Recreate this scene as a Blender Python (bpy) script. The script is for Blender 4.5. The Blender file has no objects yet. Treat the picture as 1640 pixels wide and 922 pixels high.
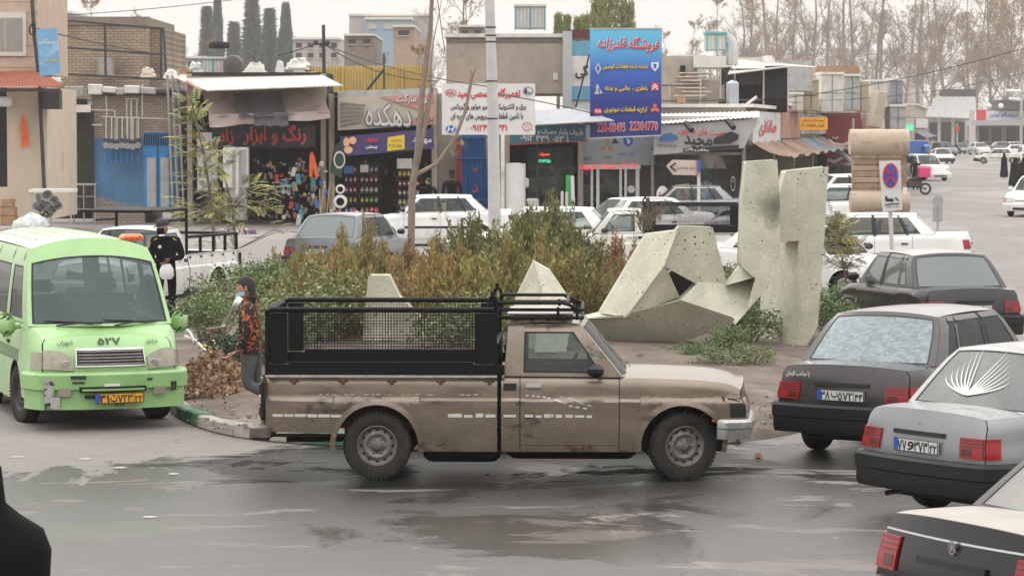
import bpy, math, random
from math import sin, cos, pi, sqrt, radians, atan2
from mathutils import Vector, Matrix
R = random.Random(7)
SC = bpy.context.scene
COL = SC.collection

# ---------------------------------------------------------------- camera, sky, sun, exposure
FPX, CH, HOR = 4555.6, 3.3, 205.0
TILT = math.atan((461 - HOR) / FPX)
cam = bpy.data.cameras.new('camera'); camo = bpy.data.objects.new('camera', cam); COL.objects.link(camo)
cam.lens = 100; cam.sensor_width = 36; cam.clip_end = 3000; cam.clip_start = 0.3
cam.dof.use_dof = True; cam.dof.focus_distance = 29; cam.dof.aperture_fstop = 13.0
camo.location = (0, 0, CH); camo.rotation_euler = (radians(90) - TILT, 0, 0)
SC.camera = camo
SC.render.resolution_x, SC.render.resolution_y = 1024, 575
SUN_EL, SUN_AZ = radians(48), radians(-28)         # azimuth from +Y (away from camera) towards -X is negative
w = bpy.data.worlds.new('World'); SC.world = w; w.use_nodes = True
nt = w.node_tree; bg = nt.nodes['Background']
sky = nt.nodes.new('ShaderNodeTexSky'); sky.sky_type = 'NISHITA'; sky.sun_disc = False
sky.sun_elevation = SUN_EL; sky.sun_rotation = SUN_AZ; sky.dust_density = 6; sky.air_density = 1
# overcast: cloud layer, brighter towards the zenith, over the clear sky
tc = nt.nodes.new('ShaderNodeTexCoord'); sep = nt.nodes.new('ShaderNodeSeparateXYZ'); nt.links.new(tc.outputs['Generated'], sep.inputs[0])
rmp = nt.nodes.new('ShaderNodeValToRGB'); nt.links.new(sep.outputs['Z'], rmp.inputs[0])
rmp.color_ramp.elements[0].position = 0.0; rmp.color_ramp.elements[0].color = (7.0, 6.65, 6.35, 1)
rmp.color_ramp.elements[1].position = 1.0; rmp.color_ramp.elements[1].color = (20.5, 20.2, 20.0, 1)
e = rmp.color_ramp.elements.new(0.35); e.color = (11.0, 10.7, 10.4, 1)
nz = nt.nodes.new('ShaderNodeTexNoise'); nz.inputs['Scale'].default_value = 2.2; nz.inputs['Detail'].default_value = 4
nt.links.new(tc.outputs['Generated'], nz.inputs['Vector'])
mul = nt.nodes.new('ShaderNodeMath'); mul.operation = 'MULTIPLY_ADD'; mul.inputs[1].default_value = 0.22; mul.inputs[2].default_value = 0.89
nt.links.new(nz.outputs[0], mul.inputs[0])
vm = nt.nodes.new('ShaderNodeVectorMath'); vm.operation = 'SCALE'
nt.links.new(rmp.outputs[0], vm.inputs[0]); nt.links.new(mul.outputs[0], vm.inputs['Scale'])
mx = nt.nodes.new('ShaderNodeMix'); mx.data_type = 'RGBA'; mx.inputs[0].default_value = 0.93
nt.links.new(sky.outputs[0], mx.inputs['A']); nt.links.new(vm.outputs[0], mx.inputs['B'])
nt.links.new(mx.outputs['Result'], bg.inputs[0]); bg.inputs[1].default_value = 0.138
sl = bpy.data.lights.new('sun', 'SUN'); sl.energy = 0.9; sl.angle = radians(20); sl.color = (1, .96, .9)
so = bpy.data.objects.new('sun', sl); COL.objects.link(so)
sd_ = Vector((sin(SUN_AZ) * cos(SUN_EL), cos(SUN_AZ) * cos(SUN_EL), sin(SUN_EL)))
so.rotation_euler = sd_.to_track_quat('Z', 'Y').to_euler()
SC.view_settings.view_transform = 'Standard'; SC.view_settings.look = 'None'; SC.view_settings.gamma = 1
SC.view_settings.exposure = 0.0
SC.render.engine = 'CYCLES'; SC.cycles.use_denoising = True
SC.cycles.max_bounces = 8; SC.cycles.transparent_max_bounces = 24; SC.cycles.volume_bounces = 1
SC.cycles.sample_clamp_indirect = 6

# ---------------------------------------------------------------- pixel -> place helpers
_fw = Vector((0, cos(TILT), -sin(TILT))); _up = Vector((0, sin(TILT), cos(TILT)))
def at(px, py, Y):
    v = _fw + Vector((1, 0, 0)) * ((px - 820) / FPX) + _up * ((461 - py) / FPX)
    return Vector((0, 0, CH)) + v * (Y / v.y)
def ground(px, py, z=0.0):
    v = _fw + Vector((1, 0, 0)) * ((px - 820) / FPX) + _up * ((461 - py) / FPX)
    return Vector((0, 0, CH)) + v * ((z - CH) / v.z)
def lerp(a, b, t): return a + (b - a) * t
def sst(a, b, x):
    t = max(0., min(1., (x - a) / (b - a))); return t * t * (3 - 2 * t)
def lin(a, b, n): return [a + (b - a) * i / (n - 1) for i in range(n)]
def ip(pts):
    """smooth curve through (x, z) points"""
    n = len(pts); X = [p[0] for p in pts]; Z = [p[1] for p in pts]
    d = [(Z[i + 1] - Z[i]) / (X[i + 1] - X[i]) for i in range(n - 1)]
    m = [d[0]] + [0 if d[i - 1] * d[i] <= 0 else 2 * d[i - 1] * d[i] / (d[i - 1] + d[i]) for i in range(1, n - 1)] + [d[-1]]
    def f(x):
        if x <= X[0]: return Z[0]
        if x >= X[-1]: return Z[-1]
        i = 0
        while x > X[i + 1]: i += 1
        h = X[i + 1] - X[i]; t = (x - X[i]) / h
        return (2*t**3 - 3*t*t + 1) * Z[i] + (t**3 - 2*t*t + t) * h * m[i] + (-2*t**3 + 3*t*t) * Z[i + 1] + (t**3 - t*t) * h * m[i + 1]
    return f

# ---------------------------------------------------------------- materials
MATS = {}
def srgb(c):
    if isinstance(c, str): c = [int(c[i:i + 2], 16) / 255 for i in (0, 2, 4)]
    return tuple(((v / 12.92) if v <= .04045 else ((v + .055) / 1.055) ** 2.4) for v in c) + (1,)
def M(name, col=(.5, .5, .5), r=.6, m=0., var=.18, sc=3., bump=0., bsc=40., coat=0., col2=None, thr=None, sc2=1.5, emit=None, rnd=None, rv=.0, spec=.5, stretch=None, pit=None, soot=None):
    """noise-mottled surface; col2/thr = second colour in patches (rust, stains, peeled paint)"""
    if name in MATS: return MATS[name]
    mt = bpy.data.materials.new(name); mt.use_nodes = True; MATS[name] = mt
    n = mt.node_tree; L = n.links.new; N = n.nodes.new
    b = n.nodes['Principled BSDF']
    b.inputs['Roughness'].default_value = r; b.inputs['Metallic'].default_value = m
    b.inputs['Coat Weight'].default_value = coat; b.inputs['Coat Roughness'].default_value = .12
    b.inputs['Specular IOR Level'].default_value = spec
    c = tuple(col[:3]) + (1,)
    t = N('ShaderNodeTexCoord'); vec = t.outputs['Object']
    if stretch:
        mp = N('ShaderNodeMapping'); mp.inputs['Scale'].default_value = stretch; L(vec, mp.inputs[0]); vec = mp.outputs[0]
    nz = N('ShaderNodeTexNoise'); nz.inputs['Scale'].default_value = sc; nz.inputs['Detail'].default_value = 6; nz.inputs['Roughness'].default_value = .65
    L(vec, nz.inputs['Vector'])
    rp = N('ShaderNodeMapRange'); rp.inputs[1].default_value = .3; rp.inputs[2].default_value = .7; rp.inputs[3].default_value = 1 - var; rp.inputs[4].default_value = 1 + var
    L(nz.outputs[0], rp.inputs[0])
    vs = N('ShaderNodeVectorMath'); vs.operation = 'SCALE'; vs.inputs[0].default_value = c[:3]; L(rp.outputs[0], vs.inputs['Scale'])
    out = vs.outputs[0]
    if rnd:
        oi = N('ShaderNodeObjectInfo'); mxr = N('ShaderNodeMix'); mxr.data_type = 'RGBA'
        L(oi.outputs['Random'], mxr.inputs[0]); L(out, mxr.inputs['A'])
        v2 = N('ShaderNodeVectorMath'); v2.operation = 'SCALE'; v2.inputs[0].default_value = rnd[:3]; L(rp.outputs[0], v2.inputs['Scale'])
        L(v2.outputs[0], mxr.inputs['B']); out = mxr.outputs['Result']
    if col2 is not None:
        n2 = N('ShaderNodeTexNoise'); n2.inputs['Scale'].default_value = sc2; n2.inputs['Detail'].default_value = 9; n2.inputs['Roughness'].default_value = .7
        L(vec, n2.inputs['Vector'])
        r2 = N('ShaderNodeMapRange'); r2.inputs[1].default_value = thr; r2.inputs[2].default_value = thr + .06; L(n2.outputs[0], r2.inputs[0])
        mm = N('ShaderNodeMix'); mm.data_type = 'RGBA'; L(r2.outputs[0], mm.inputs[0]); L(out, mm.inputs['A']); mm.inputs['B'].default_value = tuple(col2[:3]) + (1,)
        out = mm.outputs['Result']
    if pit:
        vo = N('ShaderNodeTexVoronoi'); vo.inputs['Scale'].default_value = pit; L(vec, vo.inputs[0]); n3 = N('ShaderNodeTexNoise'); n3.inputs['Scale'].default_value = 2.; L(vec, n3.inputs[0])
        mp_ = N('ShaderNodeMath'); mp_.operation = 'MULTIPLY_ADD'; mp_.inputs[1].default_value = .55; mp_.inputs[2].default_value = -.17; L(n3.outputs[0], mp_.inputs[0])
        ls = N('ShaderNodeMath'); ls.operation = 'LESS_THAN'; L(vo.outputs['Distance'], ls.inputs[0]); L(mp_.outputs[0], ls.inputs[1])
        mm = N('ShaderNodeMix'); mm.data_type = 'RGBA'; L(ls.outputs[0], mm.inputs[0]); L(out, mm.inputs['A']); mm.inputs['B'].default_value = (.05, .05, .035, 1); out = mm.outputs['Result']
    for sx_, sy_, sz_, sr_ in (soot or ()):
        vd = N('ShaderNodeVectorMath'); vd.operation = 'DISTANCE'; L(t.outputs['Object'], vd.inputs[0]); vd.inputs[1].default_value = (sx_, sy_, sz_)
        ad = N('ShaderNodeMath'); ad.operation = 'MULTIPLY_ADD'; ad.inputs[1].default_value = 1.3 * sr_; L(nz.outputs[0], ad.inputs[0]); L(vd.outputs['Value'], ad.inputs[2])
        r4 = N('ShaderNodeMapRange'); r4.inputs[1].default_value = 1.5 * sr_; r4.inputs[2].default_value = .75 * sr_; r4.inputs[4].default_value = .8; L(ad.outputs[0], r4.inputs[0])
        mm = N('ShaderNodeMix'); mm.data_type = 'RGBA'; L(r4.outputs[0], mm.inputs[0]); L(out, mm.inputs['A']); mm.inputs['B'].default_value = (.07, .07, .05, 1); out = mm.outputs['Result']
    L(out, b.inputs['Base Color'])
    if rv:
        r3 = N('ShaderNodeMapRange'); r3.inputs[1].default_value = .3; r3.inputs[2].default_value = .7; r3.inputs[3].default_value = max(.02, r - rv); r3.inputs[4].default_value = r + rv
        L(nz.outputs[0], r3.inputs[0]); L(r3.outputs[0], b.inputs['Roughness'])
    if bump:
        nb = N('ShaderNodeTexNoise'); nb.inputs['Scale'].default_value = bsc; nb.inputs['Detail'].default_value = 5; L(vec, nb.inputs['Vector'])
        bp = N('ShaderNodeBump'); bp.inputs['Strength'].default_value = bump; bp.inputs['Distance'].default_value = .02
        L(nb.outputs[0], bp.inputs['Height']); L(bp.outputs[0], b.inputs['Normal'])
    if emit:
        b.inputs['Emission Color'].default_value = tuple(emit[0][:3]) + (1,); b.inputs['Emission Strength'].default_value = emit[1]
    return mt
def flat(name, col=(.5, .5, .5), r=.6, **k): return M(name, col, r, var=.05, **k)
def glass(name, tint, op, r=.03):
    if name in MATS: return MATS[name]
    mt = bpy.data.materials.new(name); mt.use_nodes = True; MATS[name] = mt; n = mt.node_tree; L = n.links.new
    b = n.nodes['Principled BSDF']; b.inputs['Base Color'].default_value = tint + (1,); b.inputs['Roughness'].default_value = r
    b.inputs['Specular IOR Level'].default_value = .8
    tr = n.nodes.new('ShaderNodeBsdfTransparent'); tr.inputs[0].default_value = (.75, .82, .8, 1)
    ms = n.nodes.new('ShaderNodeMixShader'); fr = n.nodes.new('ShaderNodeFresnel'); fr.inputs[0].default_value = 1.5
    t = n.nodes.new('ShaderNodeTexCoord'); nz = n.nodes.new('ShaderNodeTexNoise'); nz.inputs['Scale'].default_value = 2.2; nz.inputs['Detail'].default_value = 5; L(t.outputs['Object'], nz.inputs[0])
    ma = n.nodes.new('ShaderNodeMath'); ma.operation = 'MULTIPLY_ADD'; ma.inputs[1].default_value = .25; ma.inputs[2].default_value = op - .12; L(nz.outputs[0], ma.inputs[0])
    mb = n.nodes.new('ShaderNodeMath'); mb.operation = 'MAXIMUM'; L(ma.outputs[0], mb.inputs[0]); L(fr.outputs[0], mb.inputs[1])
    L(mb.outputs[0], ms.inputs[0]); L(tr.outputs[0], ms.inputs[1]); L(b.outputs[0], ms.inputs[2]); L(ms.outputs[0], n.nodes['Material Output'].inputs[0])
    return mt
BLACK = flat('black_plastic', (.011, .011, .012), .5, spec=.35)
RUBBER = M('rubber', (.035, .032, .029), .85, var=.35, sc=9, bump=.2, spec=.25)
CHROME = flat('chrome', (.55, .55, .56), .22, m=1)
STEEL = M('dull_steel', (.22, .2, .18), .5, m=.6, var=.35, sc=14)
DARK = flat('dark_gap', (.01, .01, .01), .8)
WHITE = flat('white_print', (.75, .74, .72), .6)
BLKP = flat('black_print', (.015, .015, .02), .6)
REDP = flat('red_print', (.55, .02, .03), .5)
BLUEP = flat('blue_print', (.02, .09, .45), .5)
YELP = flat('yellow_print', (.75, .52, .04), .5)
SEAT = M('seat_cloth', (.05, .052, .055), .9, var=.2)
GLASS = glass('car_glass', (.10, .12, .12), .34)
GLASSD = glass('tinted_car_glass', (.03, .033, .034), .55)

# ---------------------------------------------------------------- mesh builder
class MB:
    def __init__(s): s.v = []; s.f = []; s.m = []
    def add(s, vs, fs, mi=0):
        o = len(s.v); s.v += [tuple(p) for p in vs]; s.f += [tuple(i + o for i in f) for f in fs]; s.m += [mi] * len(fs); return s
    def box(s, x0, x1, y0, y1, z0, z1, mi=0, T=None):
        v = [(x, y, z) for z in (z0, z1) for y in (y0, y1) for x in (x0, x1)]
        if T: v = [T @ Vector(p) for p in v]
        return s.add(v, [(0, 2, 3, 1), (4, 5, 7, 6), (0, 1, 5, 4), (2, 6, 7, 3), (0, 4, 6, 2), (1, 3, 7, 5)], mi)
    def rbox(s, x0, x1, y0, y1, z0, z1, r=.02, mi=0):
        """box with chamfered vertical and horizontal edges"""
        r = min(r, (x1-x0)*.45, (y1-y0)*.45, (z1-z0)*.45)
        ring = lambda a, z: [(x0+a+r, y0+a, z), (x1-a-r, y0+a, z), (x1-a, y0+a+r, z), (x1-a, y1-a-r, z), (x1-a-r, y1-a, z), (x0+a+r, y1-a, z), (x0+a, y1-a-r, z), (x0+a, y0+a+r, z)]
        return s.rings([ring(r, z0), ring(0, z0 + r), ring(0, z1 - r), ring(r, z1)], True, True, mi)
    def rings(s, rs, cap0=False, cap1=False, mi=0, closed=True):
        n = len(rs[0]); v = [p for r in rs for p in r]; f = []
        for i in range(len(rs) - 1):
            for j in range(n if closed else n - 1):
                a = i * n + j; b = i * n + (j + 1) % n; f.append((a, b, b + n, a + n))
        if cap0: f.append(tuple(range(n))[::-1])
        if cap1: f.append(tuple(range((len(rs) - 1) * n, len(rs) * n)))
        return s.add(v, f, mi)
    def tube(s, pts, r, n=6, mi=0, cap=True, flatn=None):
        pts = [Vector(p) for p in pts]; rs = []; N = len(pts)
        rr = r if isinstance(r, (list, tuple)) else [r] * N
        up = None
        for i, p in enumerate(pts):
            d = (pts[min(i + 1, N - 1)] - pts[max(i - 1, 0)])
            d = d.normalized() if d.length > 1e-9 else Vector((0, 0, 1))
            if up is None: up = Vector((0, 0, 1)) if abs(d.z) < .9 else Vector((1, 0, 0))
            a = d.cross(up); a = a.normalized() if a.length > 1e-6 else Vector((0, 1, 0)); b = a.cross(d).normalized(); up = b
            rs.append([p + (a * cos(2*pi*k/n + pi/n) + b * sin(2*pi*k/n + pi/n)) * rr[i] for k in range(n)])
        return s.rings(rs, cap, cap, mi)
    def lathe(s, prof, n=24, ax='y', c=(0, 0, 0), mi=0, cap=False):
        """prof = [(radius, axial)]"""
        rs = []
        for r, a in prof:
            ring = []
            for k in range(n):
                t = 2 * pi * k / n; p = (r * cos(t), a, r * sin(t)) if ax == 'y' else ((r * cos(t), r * sin(t), a) if ax == 'z' else (a, r * cos(t), r * sin(t)))
                ring.append((p[0] + c[0], p[1] + c[1], p[2] + c[2]))
            rs.append(ring)
        return s.rings(rs, cap, cap, mi)
    def slab(s, P, us, vs, th=.006, c=(0, 0, 0), mi=0, skirt=True):
        nu, nv = len(us), len(vs); P0 = [[Vector(P(u, v)) for v in vs] for u in us]; out = []
        c = Vector(c)
        for i in range(nu):
            for j in range(nv):
                du = P0[min(i+1, nu-1)][j] - P0[max(i-1, 0)][j]; dv = P0[i][min(j+1, nv-1)] - P0[i][max(j-1, 0)]
                n = du.cross(dv)
                n = n.normalized() if n.length > 1e-10 else Vector((0, 0, 1))
                if n.dot(P0[i][j] - c) < 0: n = -n
                out.append(P0[i][j] + n * th)
        f = [(i*nv + j, (i+1)*nv + j, (i+1)*nv + j + 1, i*nv + j + 1) for i in range(nu-1) for j in range(nv-1)]
        if skirt:
            bd = [(i, 0) for i in range(nu)] + [(nu-1, j) for j in range(1, nv)] + [(i, nv-1) for i in range(nu-2, -1, -1)] + [(0, j) for j in range(nv-2, 0, -1)]
            o = len(out); out += [P0[i][j] for i, j in bd]; k = len(bd)
            for q in range(k):
                a = bd[q][0]*nv + bd[q][1]; b = bd[(q+1) % k][0]*nv + bd[(q+1) % k][1]
                f.append((a, b, o + (q+1) % k, o + q))
        return s.add(out, f, mi)
    def build(s, name, mat, parent=None, smooth=True, ang=35, loc=None):
        me = bpy.data.meshes.new(name); me.from_pydata(s.v, [], s.f)
        for m_ in (mat if isinstance(mat, (list, tuple)) else [mat]): me.materials.append(m_)
        if any(s.m): me.polygons.foreach_set('material_index', s.m)
        if smooth:
            me.polygons.foreach_set('use_smooth', [True] * len(s.f)); me.set_sharp_from_angle(angle=radians(ang))
        me.update(); o = bpy.data.objects.new(name, me); COL.objects.link(o)
        if parent: o.parent = parent
        if loc: o.location = loc
        return o
def box(name, mat, parent, *a, r=.01):
    return MB().rbox(*a, r=r).build(name, mat, parent)
def tag(o, label=None, cat=None, group=None, kind=None):
    if label: o['label'] = label
    if cat: o['category'] = cat
    if group: o['group'] = group
    if kind: o['kind'] = kind
    return o
def empty(name, loc=(0, 0, 0), rz=0., label=None, cat=None, group=None):
    o = bpy.data.objects.new(name, None); COL.objects.link(o); o.location = loc; o.rotation_euler = (0, 0, rz); o.empty_display_size = .1
    return tag(o, label, cat, group)
def sub(name, parent, loc=(0, 0, 0)):
    o = empty(name, loc); o.parent = parent; return o
def copy_tree(o, parent=None, swap=None):
    c = o.copy(); COL.objects.link(c); c.parent = parent
    if swap and c.type == 'MESH':
        for sl_ in c.material_slots:
            if sl_.material in swap: m_ = swap[sl_.material]; sl_.link = 'OBJECT'; sl_.material = m_
    for ch in list(KIDS.get(o, o.children)): copy_tree(ch, c, swap)
    return c
KIDS = {}
def dup(o, loc, rz, label, cat=None, group=None, swap=None, scale=None):
    c = copy_tree(o, None, swap); c.location = loc; c.rotation_euler = (0, 0, rz)
    if scale: c.scale = scale if isinstance(scale, tuple) else (scale,) * 3
    tag(c, label, cat, group); return c

# ---------------------------------------------------------------- Persian lettering
_F = {}
def _reg(ch, *f): _F[ch] = f
for ch, b, n in [('ا', 0xFE8D, 2), ('ب', 0xFE8F, 4), ('ت', 0xFE95, 4), ('ث', 0xFE99, 4), ('ج', 0xFE9D, 4), ('ح', 0xFEA1, 4), ('خ', 0xFEA5, 4), ('د', 0xFEA9, 2), ('ذ', 0xFEAB, 2),
                 ('ر', 0xFEAD, 2), ('ز', 0xFEAF, 2), ('س', 0xFEB1, 4), ('ش', 0xFEB5, 4), ('ص', 0xFEB9, 4), ('ض', 0xFEBD, 4), ('ط', 0xFEC1, 4), ('ظ', 0xFEC5, 4), ('ع', 0xFEC9, 4),
                 ('غ', 0xFECD, 4), ('ف', 0xFED1, 4), ('ق', 0xFED5, 4), ('ک', 0xFB8E, 4), ('گ', 0xFB92, 4), ('ل', 0xFEDD, 4), ('م', 0xFEE1, 4), ('ن', 0xFEE5, 4), ('ه', 0xFEE9, 4),
                 ('و', 0xFEED, 2), ('ی', 0xFBFC, 4), ('پ', 0xFB56, 4), ('چ', 0xFB7A, 4), ('ژ', 0xFB8A, 2), ('آ', 0xFE81, 2)]:
    _reg(ch, *[b + i for i in range(n)])
def shape(s):
    out = []
    for i, ch in enumerate(s):
        f = _F.get(ch)
        if not f: out.append(ch); continue
        prev = i > 0 and len(_F.get(s[i-1], ())) == 4
        nxt = len(f) == 4 and i + 1 < len(s) and s[i+1] in _F
        k = (3 if nxt else 1) if prev else (2 if nxt else 0)
        out.append(chr(f[k]))
    out.reverse(); r = []; run = []
    for ch in out:
        if ch.isdigit() or ch in '۰۱۲۳۴۵۶۷۸۹' or ch.isascii() and ch not in ' ': run.append(ch)
        else: r += run[::-1] + [ch]; run = []
    return ''.join(r + run[::-1])
def fill_outline(vs, adj):
    """triangles inside the glyph outlines (non-zero winding)"""
    from mathutils.geometry import delaunay_2d_cdt
    seen = set(); loops = []
    for s0 in sorted(adj):
        if s0 in seen: continue
        lp = [s0]; seen.add(s0); nx = s0 + 1 if s0 + 1 in adj[s0] else adj[s0][0]
        while nx not in seen:
            lp.append(nx); seen.add(nx); c = [q for q in adj[nx] if q not in seen]
            if not c: break
            nx = c[0]
        loops.append(lp)
    ed = [(l[i], l[(i + 1) % len(l)]) for l in loops for i in range(len(l))]
    r = delaunay_2d_cdt([Vector(v[:2]) for v in vs], ed, [], 0, 1e-6); V = r[0]; E = [(vs[a], vs[b]) for a, b in ed]; out = []
    for f in r[2]:
        x = sum(V[i].x for i in f) / len(f); y = sum(V[i].y for i in f) / len(f); w = 0
        for a, b in E:
            if (a[1] <= y) != (b[1] <= y) and a[0] + (y - a[1]) / (b[1] - a[1]) * (b[0] - a[0]) > x: w += 1 if b[1] > a[1] else -1
        if w: out.append(tuple(f))
    return [(v.x, v.y, 0.) for v in V], out
_TX = {}
def txt(s, mat, parent, c, w=None, h=None, bold=.0, ex=(1, 0, 0), ez=(0, 0, 1), name='lettering', slant=0., raw=False, th=0.):
    """lettering fitted into w x h, centred on c, in the plane ex/ez"""
    key = (s, bold, th)
    if key not in _TX:
        cu = bpy.data.curves.new('t', 'FONT'); cu.body = s if raw or not any(ch in _F for ch in s) else shape(s)
        cu.size = 1; cu.resolution_u = 3; cu.dimensions = '3D'
        o = bpy.data.objects.new('t', cu); me = bpy.data.meshes.new_from_object(o)
        vs = [tuple(v.co) for v in me.vertices]; adj = {}
        for e_ in me.edges: a_, b_ = e_.vertices; adj.setdefault(a_, []).append(b_); adj.setdefault(b_, []).append(a_)
        vs, fs = fill_outline(vs, adj)
        bpy.data.objects.remove(o); bpy.data.meshes.remove(me); bpy.data.curves.remove(cu)
        x0 = min(v[0] for v in vs); x1 = max(v[0] for v in vs); y0 = min(v[1] for v in vs); y1 = max(v[1] for v in vs)
        vs = [(v[0] - (x0+x1)/2, v[1] - (y0+y1)/2, v[2]) for v in vs]
        if bold:   # heavier strokes: the outline repeated at small shifts, each a hair further forward
            k = len(vs); base, bf = vs, fs; vs, fs = [], []
            for q_, (dx_, dy_) in enumerate(((-1, 0), (1, 0), (0, -1), (0, 1), (0, 0))):
                vs = vs + [(v[0] + dx_*bold*.7, v[1] + dy_*bold*.7, v[2] + .0015*q_) for v in base]; fs = fs + [tuple(i + k*q_ for i in f) for f in bf]
        _TX[key] = (vs, fs, x1 - x0, y1 - y0)
    vs, fs, W, H = _TX[key]
    sx = w / W if w else h / H; sz = h / H if h else sx
    ex = Vector(ex).normalized(); ez = Vector(ez).normalized(); en = ex.cross(ez); c = Vector(c)
    mb = MB(); mb.add([c + ex * (v[0] * sx + slant * v[1] * sz) + ez * (v[1] * sz) + en * (v[2] * (sz if bold else 1)) for v in vs], fs)
    return mb.build(name, mat, parent, smooth=False)
def disc(mb, c, rx, rz, n=20, mi=0, y=0, r0=0., a0=0, a1=2*pi):
    """flat disc or ring in the xz plane"""
    k = n + 1; v = []
    for i in range(k):
        t = a0 + (a1 - a0) * i / n; v += [(c[0] + rx * cos(t), c[1] + y, c[2] + rz * sin(t)), (c[0] + rx * r0 * cos(t), c[1] + y, c[2] + rz * r0 * sin(t))]
    return mb.add(v, [(2*i, 2*i+2, 2*i+3, 2*i+1) for i in range(n)], mi)
# ---------------------------------------------------------------- vehicles (local x forward from rear axle, y left, z up)
TAILRED = flat('tail_lamp_red', (.30, .006, .009), .22, coat=.2)
TAILDK = flat('tail_lamp_dark', (.07, .008, .01), .2, coat=.2)
AMBER = flat('indicator_amber', (.55, .16, .02), .25, coat=.5)
LAMP = M('headlamp_glass', (.42, .42, .38), .16, var=.25, sc=9, coat=.6, m=.35)
LAMPY = M('yellowed_headlamp', (.27, .245, .185), .2, var=.3, sc=8, coat=.6)
PLATE = flat('plate_white', (.62, .62, .6), .4)
PLATEY = flat('plate_yellow', (.72, .36, .03), .4)
class Veh:
    def __init__(s, root, paint, **k):
        s.root, s.paint = root, paint
        d = dict(xr=-.78, xf=3.15, W=.80, R=.28, Ra=.335, wb=2.345, sill=.2, sh=[(-1, .9), (3, .8)], crown=.03, zc=.55, lo=.09, hi=.05, cr=.10, crl=.4,
                 lr=[(0, 0), (1, 0)], lf=[(0, 0), (1, 0)], crease=.62, cd=.012, rows=12, top0=None, arch=(0, 1), whw=.165, bulr=.06, bulf=.08)
        d.update(k); s.__dict__.update(d); s.shf = ip(s.sh); s.lrf = ip(s.lr); s.lff = ip(s.lf)
        s.arcs = [(0, s.Ra), (s.wb, s.Ra)]
    def bot(s, x):
        z = s.sill + (.05 if x < 0 else 0) * 0
        for c, ra in s.arcs:
            d = abs(x - c)
            if d < ra: z = max(z, s.R + sqrt(ra*ra - d*d))
        if x < s.arcs[0][0] - s.arcs[0][1] or x > s.arcs[1][0] + s.arcs[1][1]: z = max(z, s.sill + .08)
        return z
    def hw(s, x, z):
        p = 1.
        if x < s.xr + s.crl: p -= s.cr * ((s.xr + s.crl - x) / s.crl) ** 2.6
        if x > s.xf - s.crl: p -= s.cr * ((x - s.xf + s.crl) / s.crl) ** 2.6
        q = 1 - s.lo * ((s.zc - z) / s.zc) ** 2 if z < s.zc else 1 - s.hi * ((z - s.zc) / .5) ** 2
        w_ = s.W * p * q
        w_ -= s.cd * sst(s.crease, s.crease + .025, z)
        sh = s.shf(x)
        if z > sh - .07: w_ -= .035 * ((z - sh + .07) / .07) ** 2
        return w_
    def lean(s, x, z):
        return s.lrf(z) * (1 - sst(s.xr, s.xr + .4, x)) + s.lff(z) * sst(s.xf - .4, s.xf, x)
    def side(s, sd): return lambda x, z: (x + s.lean(x, z), sd * s.hw(x, z), z)
    def xs(s, x0, x1, st=.09):
        v = {x0, x1}; n = max(2, int((x1 - x0) / st) + 1); v |= set(lin(x0, x1, n))
        for c, ra in s.arcs:
            v |= {c + ra * cos(t) for t in lin(0, pi, 25)} | {c - ra - .003, c + ra + .003}
        v = sorted(q for q in v if x0 - 1e-6 <= q <= x1 + 1e-6); o = [v[0]]
        for q in v[1:]:
            if q - o[-1] > .0025: o.append(q)
        o[-1] = x1; return o
    def cen(s): return ((s.xr + s.xf) / 2, 0, .5)
    def shell(s, x0=None, x1=None):
        m = MB(); x0 = s.xr if x0 is None else x0; x1 = s.xf if x1 is None else x1
        for sd in (-1, 1):
            P = s.side(sd)
            m.slab(lambda x, t: P(x, lerp(s.bot(x), s.shf(x) - .012, t)), s.xs(x0, x1), lin(0, 1, 8), -.016, s.cen(), skirt=False)
        for xe, f in ((s.xr, s.lrf), (s.xf, s.lff)):
            m.slab(lambda u, z: (xe + f(z) + (.02 if xe < 0 else -.02), u * s.hw(xe, z) * .98, z), lin(-1, 1, 5), lin(s.sill + .08, s.shf(xe) - .02, 5), 0, s.cen(), skirt=False)
        # chassis and wheel wells
        m.box((s.xr if x0 is None or x0 < 0 else x0) + .15, s.xf - .15, -s.W + .28, s.W - .28, s.sill - .02, .5)
        for c, ra in s.arcs:
            for sd in (-1, 1):
                m.rings([[(c + (ra+.01) * cos(t), sd * y, s.R + (ra+.01) * sin(t)) for t in lin(0, pi, 13)] for y in (s.W * .955, s.W - .3)], closed=False)
        m.build('body_shell', DARK, s.root); return s
    def panel(s, name, x0, x1, z0=None, z1=None, mat=None, th=.004, sides=(-1, 1), gap=.004, rows=None):
        rows = rows or s.rows; o = []
        for sd in sides:
            P = s.side(sd); m = MB()
            lo = lambda x: max(s.bot(x), z0(x) if callable(z0) else (z0 or 0))
            hi = lambda x: z1(x) if callable(z1) else (z1 if z1 else s.shf(x))
            m.slab(lambda x, t: P(x, lerp(lo(x), hi(x), t)), s.xs(x0 + gap, x1 - gap), lin(0, 1, rows), th, s.cen())
            o.append(m.build(name, mat or s.paint, s.root))
        return o
    def lip(s, w=.035, th=.012, mat=None):
        for c, ra in s.arcs:
            for sd in (-1, 1):
                m = MB(); r0 = ra - .012
                def P(a, q):
                    x = c + (r0 + w * q) * cos(a); z = s.R + (r0 + w * q) * sin(a)
                    xx = min(max(x, s.xr), s.xf); return (xx + s.lean(xx, z), sd * (s.hw(xx, min(z, s.shf(xx))) + .010 * (1 - q)), z)
                m.slab(P, lin(-.12, pi + .12, 25), lin(0, 1, 3), th, s.cen()); m.build('wheel_arch_trim', mat or s.paint, s.root)
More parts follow.
